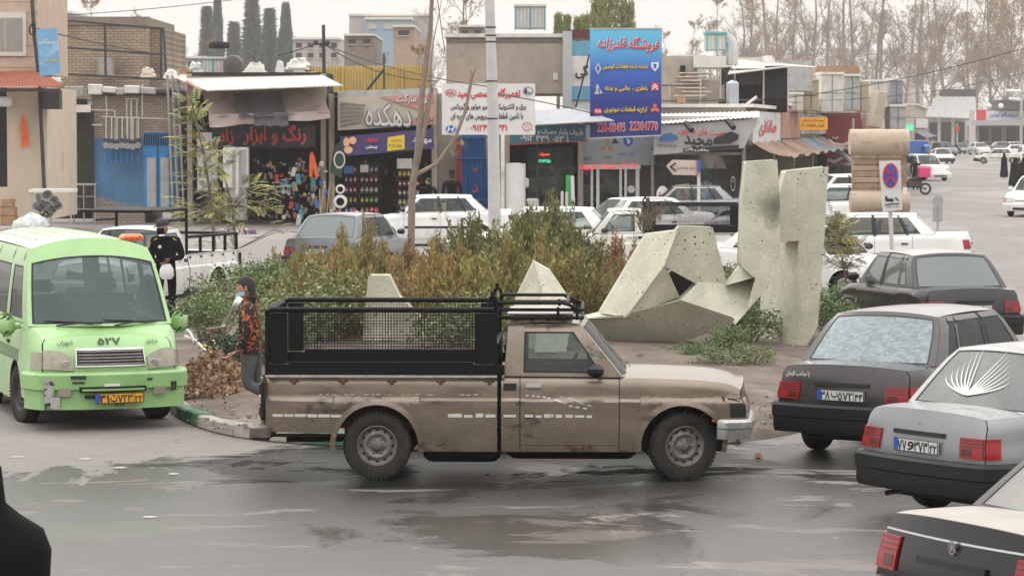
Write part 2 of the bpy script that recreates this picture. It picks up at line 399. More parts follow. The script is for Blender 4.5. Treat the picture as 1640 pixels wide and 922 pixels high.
    def top(s, name, x0, x1, s0=-1, s1=1, bow0=0., bow1=0., mat=None, th=.004, n=13, bump=None):
        m = MB()
        def P(t, u):
            x = lerp(x0 - bow0 * (1 - u*u), x1 + bow1 * (1 - u*u), t)
            xx = min(max(x, s.xr), s.xf); sh = s.shf(xx)
            z = sh + s.crown * (1 - abs(u) ** 2.4) + (bump(x, u) if bump else 0)
            return (x + s.lean(xx, sh), u * s.hw(xx, sh), z)
        m.slab(P, lin(0, 1, n), lin(s0, s1, 13), th, (s.xf / 2, 0, 0)); return m.build(name, mat or s.paint, s.root)
    def endf(s, e):
        xe, f, b = (s.xr, s.lrf, -s.bulr) if e < 0 else (s.xf, s.lff, s.bulf)
        return lambda u, z: (xe + f(z) + b * (1 - u*u), u * s.hw(xe, z), z)
    def face(s, name, e, u0, u1, z0, z1, mat=None, th=.004, nu=9, nv=6, parent=None):
        F = s.endf(e); cr_ = s.crown if name in ('boot_panel', 'front_panel', 'tailgate') else 0
        def P(u, z):
            p = F(u, z); return (p[0], p[1], p[2] + cr_ * (1 - abs(u) ** 2.4) * sst(z0, z1, z)) if cr_ else p
        m = MB(); m.slab(P, lin(u0, u1, nu), lin(z0, z1, nv), th, s.cen()); return m.build(name, mat or s.paint, parent or s.root)
    def bumper(s, name, e, z0, z1, out=.06, wrap=.5, mat=None, step=.0, r=.03, xin=0.):
        P = s.endf(e); path = []
        xe = s.xr if e < 0 else s.xf; f = s.lrf if e < 0 else s.lff
        zr = (z0 + z1) / 2
        for x in lin(wrap, 0, 8)[:-1]: path.append((-e * x, -1))
        for u in lin(-1, 1, 13): path.append((None, u))
        for x in lin(0, wrap, 8)[1:]: path.append((-e * x, 1))
        pts = []
        for a, u in path:
            if a is None: p = P(u, zr); pts.append((p[0] - xin * e * 0, p[1]))
            else:
                x = xe + a; p = s.side(u)(x, zr); pts.append((p[0], p[1]))
        rs = []; n = len(pts)
        for i, p in enumerate(pts):
            a = Vector(pts[max(i-1, 0)]); b = Vector(pts[min(i+1, n-1)]); d = (b - a).normalized(); nn = Vector((d.y, -d.x)) * (1 if e > 0 else 1)
            if nn.dot(Vector(p) - Vector(((s.xr + s.xf)/2, 0))) < 0: nn = -nn
            k = sst(0, .25, min(i, n-1-i) / 7)
            o = out * (.35 + .65 * k); q = Vector(p)
            A = q + nn * (-.02); B = q + nn * (o - r * .7); C = q + nn * o; D = q + nn * (o - .03)
            rs.append([(A.x, A.y, z1), (B.x, B.y, z1 - .004), (C.x, C.y, z1 - r), (C.x + 0, C.y, lerp(z0, z1, .55)), (q.x + nn.x*(o-step), q.y + nn.y*(o-step), lerp(z0, z1, .5)), (q.x + nn.x*(o-step), q.y + nn.y*(o-step), z0 + .04), (D.x, D.y, z0), (A.x, A.y, z0)])
        m = MB(); m.rings(rs, True, True); return m.build(name, mat or BLACK, s.root)
    # greenhouse --------------------------------------------------------------
    def house(s, cols, zt, wb, wt, vb=.06, vt=.9, xbr=0, xbf=0, fb=.12, rb=.06, crown=.04, glass_=None, rear=True, front=True, rim=.012, fs=.93, rs_=.9, v1f=.93, gf=None, gr=None, rubber=None):
        """cols = [(x_belt, x_roof, kind to the next)], last entry = front edge"""
        s.zt, s.cols = zt, cols; gl = glass_ or GLASS; rub = rubber or BLACK
        zbf = lambda x: s.shf(min(max(x, s.xr), s.xf)) + .008
        zr = zt if callable(zt) else (lambda x: zt)
        m = MB(); ring = MB(); C = ((cols[0][0] + cols[-1][0]) / 2, 0, .9)
        def SP(sd, k, kk):
            (b0, t0), (b1, t1) = cols[k][:2], cols[kk][:2]
            def P(u, v):
                xb = lerp(b0, b1, u); xt = lerp(t0, t1, u); x = lerp(xb, xt, v)
                y = lerp(wb, wt, v) + .012 * sin(pi * v) - .03 * max(0, v - .88) / .12 * 1
                return (x, sd * y, lerp(zbf(xb), zr(xt), v))
            return P
        def RG(P, u0, u1, v0, v1, nu, nv, name, g):
            e = rim
            pu0, pu1 = Vector(P(u0, (v0+v1)/2)), Vector(P(u1, (v0+v1)/2)); pv0, pv1 = Vector(P((u0+u1)/2, v0)), Vector(P((u0+u1)/2, v1))
            eu = (u1-u0) * e / max((pu1-pu0).length, .05); ev = (v1-v0) * e / max((pv1-pv0).length, .05)
            for a, b, c_, d, q, w_ in ((u0, u0+eu, v0, v1, 2, nv), (u1-eu, u1, v0, v1, 2, nv), (u0+eu, u1-eu, v0, v0+ev, nu, 2), (u0+eu, u1-eu, v1-ev, v1, nu, 2)):
                ring.slab(P, lin(a, b, q), lin(c_, d, w_), .006, C)
            g_ = MB(); g_.slab(P, lin(u0+eu, u1-eu, nu), lin(v0+ev, v1-ev, nv), .001, C, skirt=False); return g_.build(name, g, s.root)
        for sd in (-1, 1):
            for k in range(len(cols) - 1):
                P = SP(sd, k, k + 1); kind = cols[k][2]
                if kind == 'g':
                    m.slab(P, lin(0, 1, 3), lin(0, vb, 2), .004, C); m.slab(P, lin(0, 1, 3), lin(vt, 1, 3), .004, C)
                    RG(P, 0, 1, vb, vt, 4, 5, 'side_window', gl)
                else: (ring if kind == 'b' else m).slab(P, lin(0, 1, 2), lin(0, 1, 6), .004, C)
        def EP(idx, bow, tb):
            b, t = cols[idx][:2]; sg = 1 if idx else -1
            def P(u, v):
                x = lerp(b + sg * bow * (1-u*u), t + sg * tb * (1-u*u), v)
                y = lerp(wb, wt, v) + .012 * sin(pi * v) - .03 * max(0, v - .88) / .12
                return (x, u * y, lerp(zbf(b), zr(t), v) + crown * v * (1 - abs(u)**2.2))
            return P
        for idx, bow, on, ww, nm, g in ((0, rb, rear, rs_, 'rear_window', gr or gl), (-1, fb, front, fs, 'windscreen', gf or gl)):
            P = EP(idx, bow, bow * .5)
            if not on: m.slab(P, lin(-1, 1, 9), lin(0, 1, 6), .004, C); continue
            v0, v1 = .03, (v1f if idx else .93)
            m.slab(P, lin(-1, -ww, 2), lin(0, 1, 6), .004, C); m.slab(P, lin(ww, 1, 2), lin(0, 1, 6), .004, C)
            m.slab(P, lin(-ww, ww, 9), lin(0, v0, 2), .004, C); m.slab(P, lin(-ww, ww, 9), lin(v1, 1, 2), .004, C)
            RG(P, -ww, ww, v0, v1, 13, 6, nm, g)
            if idx: s.WS = P
            else: s.RW = P
        m.build('window_frame', s.paint, s.root); ring.build('window_seal', rub, s.root)
        r = MB(); t0, t1 = cols[0][1], cols[-1][1]; P0, P1 = EP(0, rb, rb*.5), EP(-1, fb, fb*.5)
        def RP(t, u):
            a = P0(u, 1); b = P1(u, 1); x = lerp(a[0], b[0], t); xm = lerp(t0, t1, t)
            return (x, a[1], zr(xm) + crown * (1 - abs(u)**2.2) + .018 * sin(pi * min(max(t, 0), 1)))
        s.RP = RP; r.slab(RP, lin(0, 1, 12), lin(-1, 1, 13), .004, C); s.roof = r.build('roof', s.paint, s.root)
        # shelf between shoulder and glass
        q = MB()
        for sd in (-1, 1):
            def P(x, t):
                xx = min(max(x, s.xr), s.xf); return (x, sd * lerp(s.hw(xx, s.shf(xx)), wb - .01, t), s.shf(xx) + .006 * t)
            q.slab(P, lin(cols[0][0] - .0, cols[-1][0], 9), lin(0, 1, 3), .004, (C[0], 0, 0))
        q.build('belt_moulding', s.paint, s.root)
        return s
    def cabin(s, x0, x1, wid, rows_, dash=None, zf=.42, top=.55, wheel=True):
        m = MB(); m.box(x0, x1, -wid, wid, zf - .04, zf); m.build('cabin_floor', DARK, s.root)
        for x, two in rows_:
            for y in ((-.36, .36) if two else (0,)):
                top_ = top if two else top - .14; b = MB(); ww = .23 if two else wid * .85
                b.rbox(x - .02, x + .48, y - ww, y + ww, zf + .02, zf + .22, .06)
                T = Matrix.Translation((x, y, zf + .15)) @ Matrix.Rotation(radians(-14), 4, 'Y')
                v0 = len(b.v); b.rbox(-.08, .06, -ww, ww, 0, top_, .05); b.v[v0:] = [tuple(T @ Vector(p)) for p in b.v[v0:]]
                for yy in ((0,) if two else (-.4, .4)):
                    v0 = len(b.v); b.rbox(-.06, .04, yy - .12, yy + .12, top_ + .02, top_ + (.17 if two else .09), .04); b.v[v0:] = [tuple(T @ Vector(p)) for p in b.v[v0:]]
                b.build('seat', SEAT, s.root)
        if dash:
            d = MB(); d.rbox(dash - .38, dash + .05, -wid, wid, zf + .25, s.shf(dash) - .03, .06); d.build('dashboard', SEAT, s.root)
            if wheel:
                t = MB(); T = Matrix.Translation((dash - .48, .36, s.shf(dash) - .02)) @ Matrix.Rotation(radians(-65), 4, 'Y')
                t.tube([T @ Vector((.18*cos(a), .18*sin(a), 0)) for a in lin(0, 2*pi, 21)], .014, 6); t.tube([T @ Vector((-.18, 0, 0)), T @ Vector((.18, 0, 0))], .016, 6)
                t.tube([T @ Vector((0, 0, 0)), T @ Vector((0, 0, -.3))], .02, 6); t.build('steering_wheel', BLACK, s.root)
    def wheels(s, style='cap', rimmat=None, steer=0., R_=None):
        for x in (0, s.wb):
            for sd in (-1, 1): wheel(s.root, x, sd * (s.W * .965 - s.whw / 2), s.R, s.whw, sd, style, rimmat, steer if x else 0.)
    def plate(s, e, u, z, text, wid=.52, h=.11, yellow=False, tilt=0.):
        p = Vector(s.endf(e)(u, z)); p.x += e * .02
        t = sub('number_plate', s.root, p); t.rotation_euler = (0, radians(tilt) * -e, radians(90) * (1 if e > 0 else -1))
        # local frame: x to the viewer's right, -y towards the viewer
        m = MB(); m.rbox(-wid/2, wid/2, -.006, .006, -h/2, h/2, .004); m.build('plate', PLATEY if yellow else PLATE, t)
        b = MB(); b.box(-wid/2 + .006, -wid/2 + .05, -.0095, -.006, -h/2 + .006, h/2 - .006); b.build('country_band', BLUEP, t)
        for x0 in (-wid/2, wid/2 - .008): MB().box(x0, x0 + .008, -.009, -.006, -h/2, h/2).build('plate_edge', BLKP, t)
        for zz in (-h/2, h/2 - .006): MB().box(-wid/2 + .008, wid/2 - .008, -.009, -.006, zz, zz + .006).build('plate_edge', BLKP, t)
        a, b_, c_, d_ = text
        for q, cx, ww, hh in ((a, -wid*.315, .10, .082), (b_, -wid*.12, .07, .07), (c_, wid*.11, .155, .082), (d_, wid*.39, .08, .066)):
            txt(q, BLKP, t, (cx, -.0085, -.004 if q != d_ else -.012), ww, hh, bold=.03, name='lettering')
        MB().box(wid*.28, wid*.287, -.009, -.006, -h/2, h/2).build('plate_edge', BLKP, t)
        if yellow: txt('TAXI', BLKP, t, (-.09, -.0085, .043), .07, .014, name='lettering')
        return t
def wheel(root, x, y, R_, w_, sd, style, rimmat, steer=0.):
    t = sub('wheel', root, (x, y, R_)); t.rotation_euler = (0, 0, steer)
    m = MB(); h = w_ / 2; ri = R_ * (.60 if style != 'steel' else .585)
    m.lathe([(ri, -h*.82), (ri*1.1, -h*.98), (R_*.86, -h*1.0), (R_*.95, -h*.92), (R_*.99, -h*.72), (R_, -h*.35), (R_, h*.35), (R_*.99, h*.72), (R_*.95, h*.92), (R_*.86, h), (ri*1.1, h*.98), (ri, h*.82)], 40)
    if style == 'steel':
        for k in range(52):
            a = 2*pi*k/52
            for q in (-1, 1):
                T = Matrix.Rotation(a, 4, 'Y') @ Matrix.Translation((R_*.985, q*h*.78, 0)); m.box(-.012, .004, -h*.2, h*.2, -.011, .008, 0, T)
                T = Matrix.Rotation(a + .05, 4, 'Y') @ Matrix.Translation((R_*.998, q*h*.3, 0)); m.box(-.012, .003, -h*.22, h*.22, -.012, .010, 0, T)
    m.build('tyre', RUBBER, t, ang=40)
    o = sd * h; r = MB(); g = MB(); rm = rimmat or STEEL
    if style == 'steel':
        pr = [(ri*1.03, .86), (ri*.99, .92), (ri*.95, .80), (ri*.88, .55), (ri*.80, .42), (ri*.72, .52), (ri*.60, .62), (ri*.50, .56), (ri*.40, .40), (ri*.30, .50), (ri*.22, .62), (ri*.18, .74), (0.004, .78)]
        r.lathe([(a, b*o) for a, b in pr], 36)
        for k in range(12):
            a = 2*pi*k/12; T = Matrix.Rotation(a, 4, 'Y'); c = T @ Vector((ri*.79, o*.5, 0)); ex = T @ Vector((0, 0, 1)); er = T @ Vector((1, 0, 0))
            g.add([c + ex*(.017*cos(q)) + er*(.013*sin(q)) + Vector((0, sd*.004, 0)) for q in lin(0, 2*pi, 9)[:-1]], [tuple(range(8))])
        for k in range(6):
            a = 2*pi*k/6; T = Matrix.Rotation(a, 4, 'Y') @ Matrix.Translation((ri*.40, 0, 0)); r.lathe([(.013, o*.40), (.013, o*.62), (.002, o*.64)], 6, c=tuple(T.translation))
    elif style == 'alloy':
        r.lathe([(ri*1.03, o*.9), (ri*.97, o*.9), (ri*.93, o*.4), (ri*.9, o*.1)], 30); r.lathe([(ri*.24, o*.6), (ri*.16, o*.84), (.003, o*.86)], 18)
        g.lathe([(ri*.93, o*.3), (.003, o*.3)], 20)
        for k in range(10):
            T = Matrix.Rotation(2*pi*k/10, 4, 'Y'); r.box(ri*.18, ri*.96, min(o*.5, o*.8), max(o*.5, o*.8), -.016, .016, 0, T)
    else:
        r.lathe([(ri*1.04, o*.88), (ri*.98, o*.98), (ri*.8, o*1.02), (ri*.4, o*1.05), (ri*.2, o*.98), (.003, o*1.0)], 30)
        for k in range(14):
            a = 2*pi*k/14; T = Matrix.Rotation(a, 4, 'Y'); c = T @ Vector((ri*.78, o*1.03, 0)); ex = T @ Vector((0, 0, 1)); er = T @ Vector((1, 0, 0))
            g.add([c + ex*(.011*cos(q)) + er*(.028*sin(q)) + Vector((0, sd*.004, 0)) for q in lin(0, 2*pi, 9)[:-1]], [tuple(range(8))])
    r.build('rim', rm, t); 
    if g.v: g.build('rim_hole', DARK, t)
    return t
def paint(name, c, r=.32, m=.0, dirt=(.30, .26, .22), thr=.62, var=.1, **k):
    return M('paint_' + name, c, r, m, var=var, sc=2.2, coat=.45, col2=dirt, thr=thr, sc2=1.1, rv=.08, **k)
P_WHITE = paint('white', (.74, .74, .72), thr=.7, dirt=(.55, .52, .47)); P_SILVER = paint('silver', (.26, .265, .275), .3, .45, thr=.72, dirt=(.38, .36, .34))
P_GREY = paint('dark_grey', (.05, .047, .046), .24, .35, thr=.70, dirt=(.13, .12, .11)); P_BLACK = paint('black', (.005, .005, .006), .2, 0, thr=.75, dirt=(.02, .019, .017), spec=.3)
P_MIDGREY = paint('mid_grey', (.14, .15, .165), .34, .4, thr=.7, dirt=(.2, .19, .18)); P_CREAM = paint('cream', (.66, .66, .60)); P_RED = paint('red', (.45, .04, .04)); P_BLUE = paint('blue', (.03, .14, .42))
P_CHAR = paint('charcoal', (.02, .02, .021), .24, .2, thr=.68, dirt=(.16, .14, .12))
BEIGE_TOP = M('beige_roof', (.42, .38, .34), .5, var=.2, sc=4, coat=.2)  # beige roof colour for the black saloon

def sedan(root, pt, kind='pride', plate=None, rearplate_z=.66, frontplate=None, detail=True, roof=None, grear=None, cap='cap', seal=None):
    if kind == 'pride':
        v = Veh(root, pt, xr=-.80, xf=3.12, W=.80, R=.277, Ra=.325, wb=2.345, sill=.21, sh=[(-.85, .915), (-.3, .93), (.4, .915), (1.7, .90), (2.2, .885), (2.8, .78), (3.12, .70)],
                lr=[(.2, .02), (.6, -.02), (.75, 0), (.92, .05)], lf=[(.2, -.02), (.45, .02), (.7, -.05)], crease=.66, crown=.035)
        cols = [(-.28, .16, 'p'), (.02, .34, 'g'), (.30, .46, 'p'), (.36, .50, 'g'), (1.02, 1.05, 'b'), (1.12, 1.12, 'g'), (1.90, 1.50, 'p'), (2.06, 1.57, '')]
        zt, wb, wt = 1.395, .735, .59; doors = [(-.80, .36), (.36, 1.07), (1.07, 1.93), (1.93, 3.12)]
    elif kind == 'p405':
        v = Veh(root, pt, xr=-.93, xf=3.48, W=.85, R=.295, Ra=.345, wb=2.67, sill=.2, sh=[(-.95, .98), (-.3, .97), (.5, .94), (1.9, .90), (2.4, .86), (3.1, .75), (3.48, .66)],
                lr=[(.2, .03), (.6, -.02), (.98, .07)], lf=[(.2, -.02), (.45, .02), (.7, -.08)], crease=.62, crown=.03)
        cols = [(-.20, .26, 'p'), (.10, .44, 'g'), (.38, .60, 'b'), (.43, .64, 'g'), (1.08, 1.14, 'b'), (1.15, 1.2, 'g'), (2.12, 1.62, 'p'), (2.28, 1.70, '')]
        zt, wb, wt = 1.375, .78, .60; doors = [(-.93, .30), (.30, 1.12), (1.12, 2.14), (2.14, 3.48)]
    elif kind == 'l90':
        v = Veh(root, pt, xr=-.82, xf=3.43, W=.865, R=.30, Ra=.35, wb=2.63, sill=.22, sh=[(-.85, 1.04), (-.3, 1.03), (.5, 1.0), (2.0, .95), (2.4, .93), (3.1, .84), (3.43, .74)],
                lr=[(.2, .03), (.6, -.02), (1.0, .06)], lf=[(.2, -.02), (.45, .02), (.8, -.10)], crease=.66, crown=.04)
        cols = [(-.32, .16, 'p'), (.04, .36, 'g'), (.9, .95, 'b'), (.98, 1.0, 'g'), (2.0, 1.55, 'p'), (2.18, 1.62, '')]
        zt, wb, wt = 1.48, .79, .62; doors = [(-.82, .25), (.25, .94), (.94, 2.03), (2.03, 3.43)]
    else:  # hatch / suv
        v = Veh(root, pt, xr=-.78, xf=3.35, W=.88, R=.33, Ra=.39, wb=2.6, sill=.28, sh=[(-.8, 1.08), (.5, 1.04), (2.1, 1.0), (2.6, .97), (3.35, .82)],
                lr=[(.2, .03), (.6, -.02), (1.1, .04)], lf=[(.2, -.02), (.45, .02), (.8, -.10)], crease=.7, crown=.04)
        cols = [(-.72, -.38, 'p'), (-.5, -.1, 'g'), (.2, .3, 'b'), (.28, .36, 'g'), (1.0, 1.05, 'b'), (1.08, 1.12, 'g'), (2.0, 1.5, 'p'), (2.2, 1.6, '')]
        zt, wb, wt = 1.60, .80, .66; doors = [(-.78, .25), (.25, 1.04), (1.04, 2.03), (2.03, 3.35)]
    v.shell(); nm = ('rear_wing', 'rear_door', 'front_door', 'front_wing')
    for n_, (a, b) in zip(nm, doors):
        v.panel(n_, a, b, z0=(.24 if 'door' in n_ else None), sides=(-1, 1))
    v.panel('sill', doors[1][0] + .05, doors[3][0] + .1, z0=None, z1=.235, rows=3)
    v.lip(.03, .008)
    cb, cf = cols[0][0], cols[-1][0]
    if kind != 'suv': v.top('boot_lid', v.xr, cb + .05, bow0=v.bulr, bow1=-.04)
    v.top('bonnet', cf - .05, v.xf, bow0=-.1, bow1=v.bulf, mat=(roof if kind == 'x' else None))
    if kind != 'suv': v.face('boot_panel', -1, -.995, .995, .52, v.shf(v.xr) + .0, nu=15, nv=10)
    else: v.face('tailgate', -1, -.98, .98, .5, v.shf(v.xr))
    v.face('front_panel', 1, -.995, .995, .42, v.shf(v.xf), nu=13)
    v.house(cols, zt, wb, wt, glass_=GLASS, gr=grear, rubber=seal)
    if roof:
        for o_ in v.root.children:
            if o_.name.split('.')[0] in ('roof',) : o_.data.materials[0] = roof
    v.cabin(cols[0][0] + .1, cols[-1][0], .64, [(.36, False), (1.18, True)], dash=cols[-1][0] - .0)
    # lamps, bumpers
    zs = v.shf(v.xr); bump = pt if kind in ('l90', 'suv', 'p405w') else BLACK
    bm = bump
    if kind == 'pride': lz0, lz1, lu = .60, .765, .66
    elif kind == 'p405': lz0, lz1, lu = .66, .86, .72
    else: lz0, lz1, lu = .70, .92, .74
    for sg in (-1, 1):
        a, b = sorted((sg * lu, sg * .985))
        t = v.face('tail_lamp', -1, a, b, lz0, lz1, TAILRED, .022, 6, 5)
        m = MB(); P = v.side(sg)
        m.slab(P, lin(v.xr, v.xr + (.12 if kind != 'suv' else .05), 4), lin(lz0, lz1, 4), .018, v.cen()); w2 = m.build('tail_lamp_wrap', TAILRED, v.root); w2.parent = t
        for rz_ in lin(lz0 + (lz1-lz0)*.55, lz1 - .025, 3): v.face('lamp_rib', -1, *sorted((sg * (lu + .01), sg * .965)), rz_, rz_ + .010, TAILDK, .024, 5, 2, parent=t)
        q = v.face('lamp_segment', -1, *sorted((sg * (lu + .03), sg * (lu + .17))), lz0 + .02, lz0 + (lz1-lz0) * .45, TAILDK, .0245, 3, 3, parent=t)
        z0, z1 = v.shf(v.xf) - .2, v.shf(v.xf) - .04
        hl = v.face('headlight', 1, *sorted((sg * .56, sg * .98)), z0, z1, LAMP, .018, 6, 5)
        m = MB(); m.slab(P, lin(v.xf - .14, v.xf, 4), lin(z0, z1, 4), .012, v.cen()); m.build('indicator', LAMP, hl)
        v.face('indicator_lens', 1, *sorted((sg * .9, sg * .975)), z0 + .01, z1 - .01, AMBER, .021, 3, 3, parent=hl)
        mr = MB(); xb = cols[-1][0] - .12; mr.rbox(xb - .06, xb + .07, min(sg*(v.W - .02), sg*(v.W + .15)), max(sg*(v.W - .02), sg*(v.W + .15)), .95, 1.07, .035); mr.build('door_mirror', BLACK if kind in ('pride', 'p405') else pt, v.root)
        for k in (1, 2):
            xh = doors[k][0] + .1; m = MB(); m.slab(P, lin(xh, xh + .14, 3), lin(.75, .785, 3), .022, v.cen()); m.build('door_handle', BLACK if kind != 'l90' else pt, v.root)
        if kind in ('p405', 'pride', 'l90'):
            m = MB(); m.slab(P, lin(doors[1][0] + .02, doors[3][0] - .02, 12), lin(.50, .56, 3), .012, v.cen()); m.build('side_moulding', BLACK, v.root)
    v.bumper('rear_bumper', -1, .27, .565, .09, .52, bm, step=.015)
    v.bumper('front_bumper', 1, .22, .50, .09, .45, bm, step=.015)
    g = v.face('grille', 1, -.5, .5, v.shf(v.xf) - .17, v.shf(v.xf) - .06, BLACK, .012, 6, 3)
    for k in range(4):
        z = v.shf(v.xf) - .155 + k * .025; v.face('grille_bar', 1, -.47, .47, z, z + .008, CHROME, .017, 6, 2, parent=g)
    v.face('air_intake', 1, -.55, .55, .27, .36, DARK, .093, 6, 3)
    if kind != 'suv':
        for sg in (-1, 1):   # plate recess rails
            pass
        f = v.face('plate_recess', -1, -.42, .42, rearplate_z - .085, rearplate_z + .085, pt, -.012, 6, 4)
    for z_, wd in (((rearplate_z + .10), .42),):
        m = MB(); m.slab(v.endf(-1), lin(-wd, wd, 8), lin(z_ - .018, z_ + .018, 3), .03, v.cen()); m.build('plate_lamp_trim', BLACK, v.root)
    if plate: v.plate(-1, 0, rearplate_z, plate)
    if frontplate: v.plate(1, 0, .36, frontplate).location.x += .1
    m = MB(); p = v.endf(-1)(0, rearplate_z + .17); m.lathe([(.022, -.002), (.022, .010), (.004, .014)], 14, ax='x', c=(p[0] - .012, 0, p[2])); m.build('badge', CHROME, v.root)
    m = MB(); m.tube([(v.xr + .3, .0 + .35, .24), (v.xr - .10, .35, .23)], .022, 10, cap=False); m.build('exhaust_pipe', CHROME, v.root)
    v.wheels(cap, flat('wheel_cover', (.33, .33, .34), .4, m=.5))
    for k, (y0, tilt_) in enumerate(((-.5, .5), (.1, .5))):   # wipers
        a = Vector(v.WS(y0 / .75, .02)); b = Vector(v.WS(min(.8, (y0 + .5) / .75), .12)); m = MB(); m.tube([a + Vector((.02, 0, .01)), b + Vector((.02, 0, .012))], .009, 4); m.build('wiper', BLACK, v.root)
    return v

def place(px, py, a=None):
    """ground point under a pixel"""
    p = ground(px, py); return (p.x, p.y, 0)
def heading(a): return radians(90 - a)
# ================================================================ the beige pickup
PK = M('paint_beige', (.225, .178, .135), .26, .4, bump=.35, bsc=2.2, var=.22, sc=1.8, coat=.3, col2=(.085, .065, .05), thr=.565, sc2=1.3, rv=.12, stretch=(1, 1, 2.2))
PKD = M('paint_beige_sill', (.20, .155, .115), .4, .3, var=.3, sc=5, coat=.1, col2=(.10, .055, .032), thr=.55, sc2=3.2, rv=.1)
PKR = M('rusty_metal', (.10, .055, .035), .8, var=.4, sc=12, bump=.3)
CAGE = M('black_cage_paint', (.006, .006, .007), .5, var=.3, sc=8, spec=.2)
STRIPE = M('peeling_stripe_tape', (.62, .6, .57), .5, var=.1, col2=(.28, .23, .18), thr=.6, sc2=14)
def pickup():
    a = ground(607, 768.5); root = empty('pickup_truck', (a.x, a.y + .80, 0), radians(-1.5), 'dented beige pickup truck with black mesh cage over its bed, side on at the kerb', 'pickup truck')
    W = .80
    v = Veh(root, PK, xr=-1.06, xf=3.44, W=W, R=.320, Ra=.405, wb=2.87, sill=.27, sh=[(-1.1, .97), (1.15, .97), (2.3, .96), (2.9, .945), (3.25, .915), (3.38, .885), (3.44, .85)], crown=.045, zc=.66, lo=.12, hi=.08,
            lr=[(.2, .0), (1, 0)], lf=[(.2, -.06), (.5, .0), (.66, .02), (.8, -.03)], crease=.745, cd=.028, rows=26, cr=.07, crl=.4, bulf=.06, bulr=.0)
    v.arcs = [(0, .40), (2.87, .40)]
    ob = v.bot
    def bot(x):
        z = ob(x)
        if x < -.40: z = max(z, .44 + .05 * (x + .4) * -.4)
        if x > 3.27: z = max(z, .42)
        return z
    v.bot = bot
    v.shell(1.17, 3.44)
    # bed outer skins in the same surface
    v.panel('bed_side', -1.055, 1.135)
    v.panel('cab_rear_corner', 1.165, 1.345, sides=(-1, 1))
    v.panel('door', 1.345, 2.275, z0=.335)
    v.panel('sill', 1.345, 2.275, z1=.33, mat=PKD, rows=4)
    def fz(x): return v.shf(x)
    v.panel('front_wing', 2.275, 3.44)
    v.lip(.05, .014)
    # bed tub
    m = MB(); m.box(-1.04, 1.14, -.66, -.63, .50, .955); m.box(-1.04, 1.14, .63, .66, .50, .955); m.box(-1.04, 1.14, -.7, .7, .48, .52); m.box(1.10, 1.13, -.66, .66, .5, .955); m.build('bed_tub', DARK, root)
    m = MB(); m.rbox(-1.10, -1.055, -.74, .74, .50, .97, .015); m.build('tailgate', PK, root)
    for sd in (-1, 1):
        m = MB(); m.tube([(-1.05, sd*.775, .975), (1.13, sd*.775, .975)], .016, 6); m.build('bed_rail', M('worn_rail', (.5, .46, .42), .4, m=.4, var=.3, sc=20), root)
        for k in range(5):
            x = -.78 + k * .46; m = MB(); y = sd * (v.hw(x, .93) + .012); m.rbox(x - .045, x + .045, min(y, y + sd*.012), max(y, y+sd*.012), .925, .945, .004); m.rbox(x - .018, x + .018, min(y, y+sd*.02), max(y, y+sd*.02), .90, .945, .004); m.build('cage_bracket', PKR, root)
    # tail lamp and rear bumper corner
    for sd in (-1, 1):
        yy = sorted((sd * .60, sd * .785)); t = box('tail_lamp', BLACK, root, -1.10, -1.058, *yy, .56, .93, r=.02)
        for k in range(3): box('lamp_segment', (TAILDK, LAMP, TAILDK)[k], t, -1.112, -1.075, yy[0] + .01, yy[1] - .008, .60 + k*.11, .69 + k*.11, r=.01)
        bb = MB(); bb.rbox(-1.20, -1.0, *sorted((sd*.60, sd*.82)), .37, .52, .03); T = Matrix.Rotation(radians(12), 4, 'Y')
        bb.build('rear_bumper_corner', M('bent_bumper_steel', (.15, .13, .115), .5, m=.4, var=.4, sc=7, bump=.5, bsc=9), root)
    box('tow_bar', PKR, root, -1.12, -.1, -.62, -.58, .385, .415)
    box('rear_bumper', M('bent_bumper_steel'), root, -1.2, -1.12, -.56, .56, .38, .48, r=.02)
    m = MB(); m.tube([(-.9, -.3, .33), (1.6, -.3, .36)], .03, 8); m.box(1.0, 1.6, -.6, -.2, .24, .42); m.box(-.1, 3.0, -.35, -.25, .28, .38); m.box(-.15, .15, -.6, .6, .29, .37); m.build('chassis', DARK, root)
    # hood, nose
    def dent(x, u): return .012 * sin(x * 7) * (1 - u*u) * 0 + .02 * max(0, 1 - abs(u) * 1.3) - .01 * sst(.78, .86, abs(u))
    v.top('bonnet', 2.30, 3.44, bow0=-.02, bow1=.06, bump=dent, n=22)
    v.face('front_panel', 1, -.98, .98, .44, .85)
    v.face('grille', 1, -.62, .62, .62, .79, BLACK, .014)
    for sg in (-1, 1):
        h = v.face('headlight', 1, *sorted((sg*.64, sg*.95)), .60, .76, LAMP, .02)
        mm = MB(); mm.slab(v.side(sg), lin(3.30, 3.44, 4), lin(.60, .77, 4), .010, v.cen()); mm.build('lamp_surround', DARK, h)
        mm = MB(); mm.slab(v.side(sg), lin(3.14, 3.30, 3), lin(.56, .585, 3), .012, v.cen()); mm.build('side_marker', AMBER, root)
    v.bumper('front_bumper', 1, .395, .585, .085, .25, M('dented_chrome', (.40, .40, .39), .42, m=.7, var=.3, sc=9, bump=.35, bsc=8), step=.02)
    # cab
    cols = [(1.20, 1.235, 'p'), (1.375, 1.385, 'g'), (2.135, 1.80, 'p'), (2.30, 1.90, '')]
    v.house(cols, 1.455, .735, .62, vb=.07, vt=.86, fb=.10, rb=.01, crown=.045, rim=.016, fs=.93, rs_=.8, gr=GLASS)
    v.cabin(1.2, 2.3, .66, [(1.40, True)], dash=2.28, zf=.45)
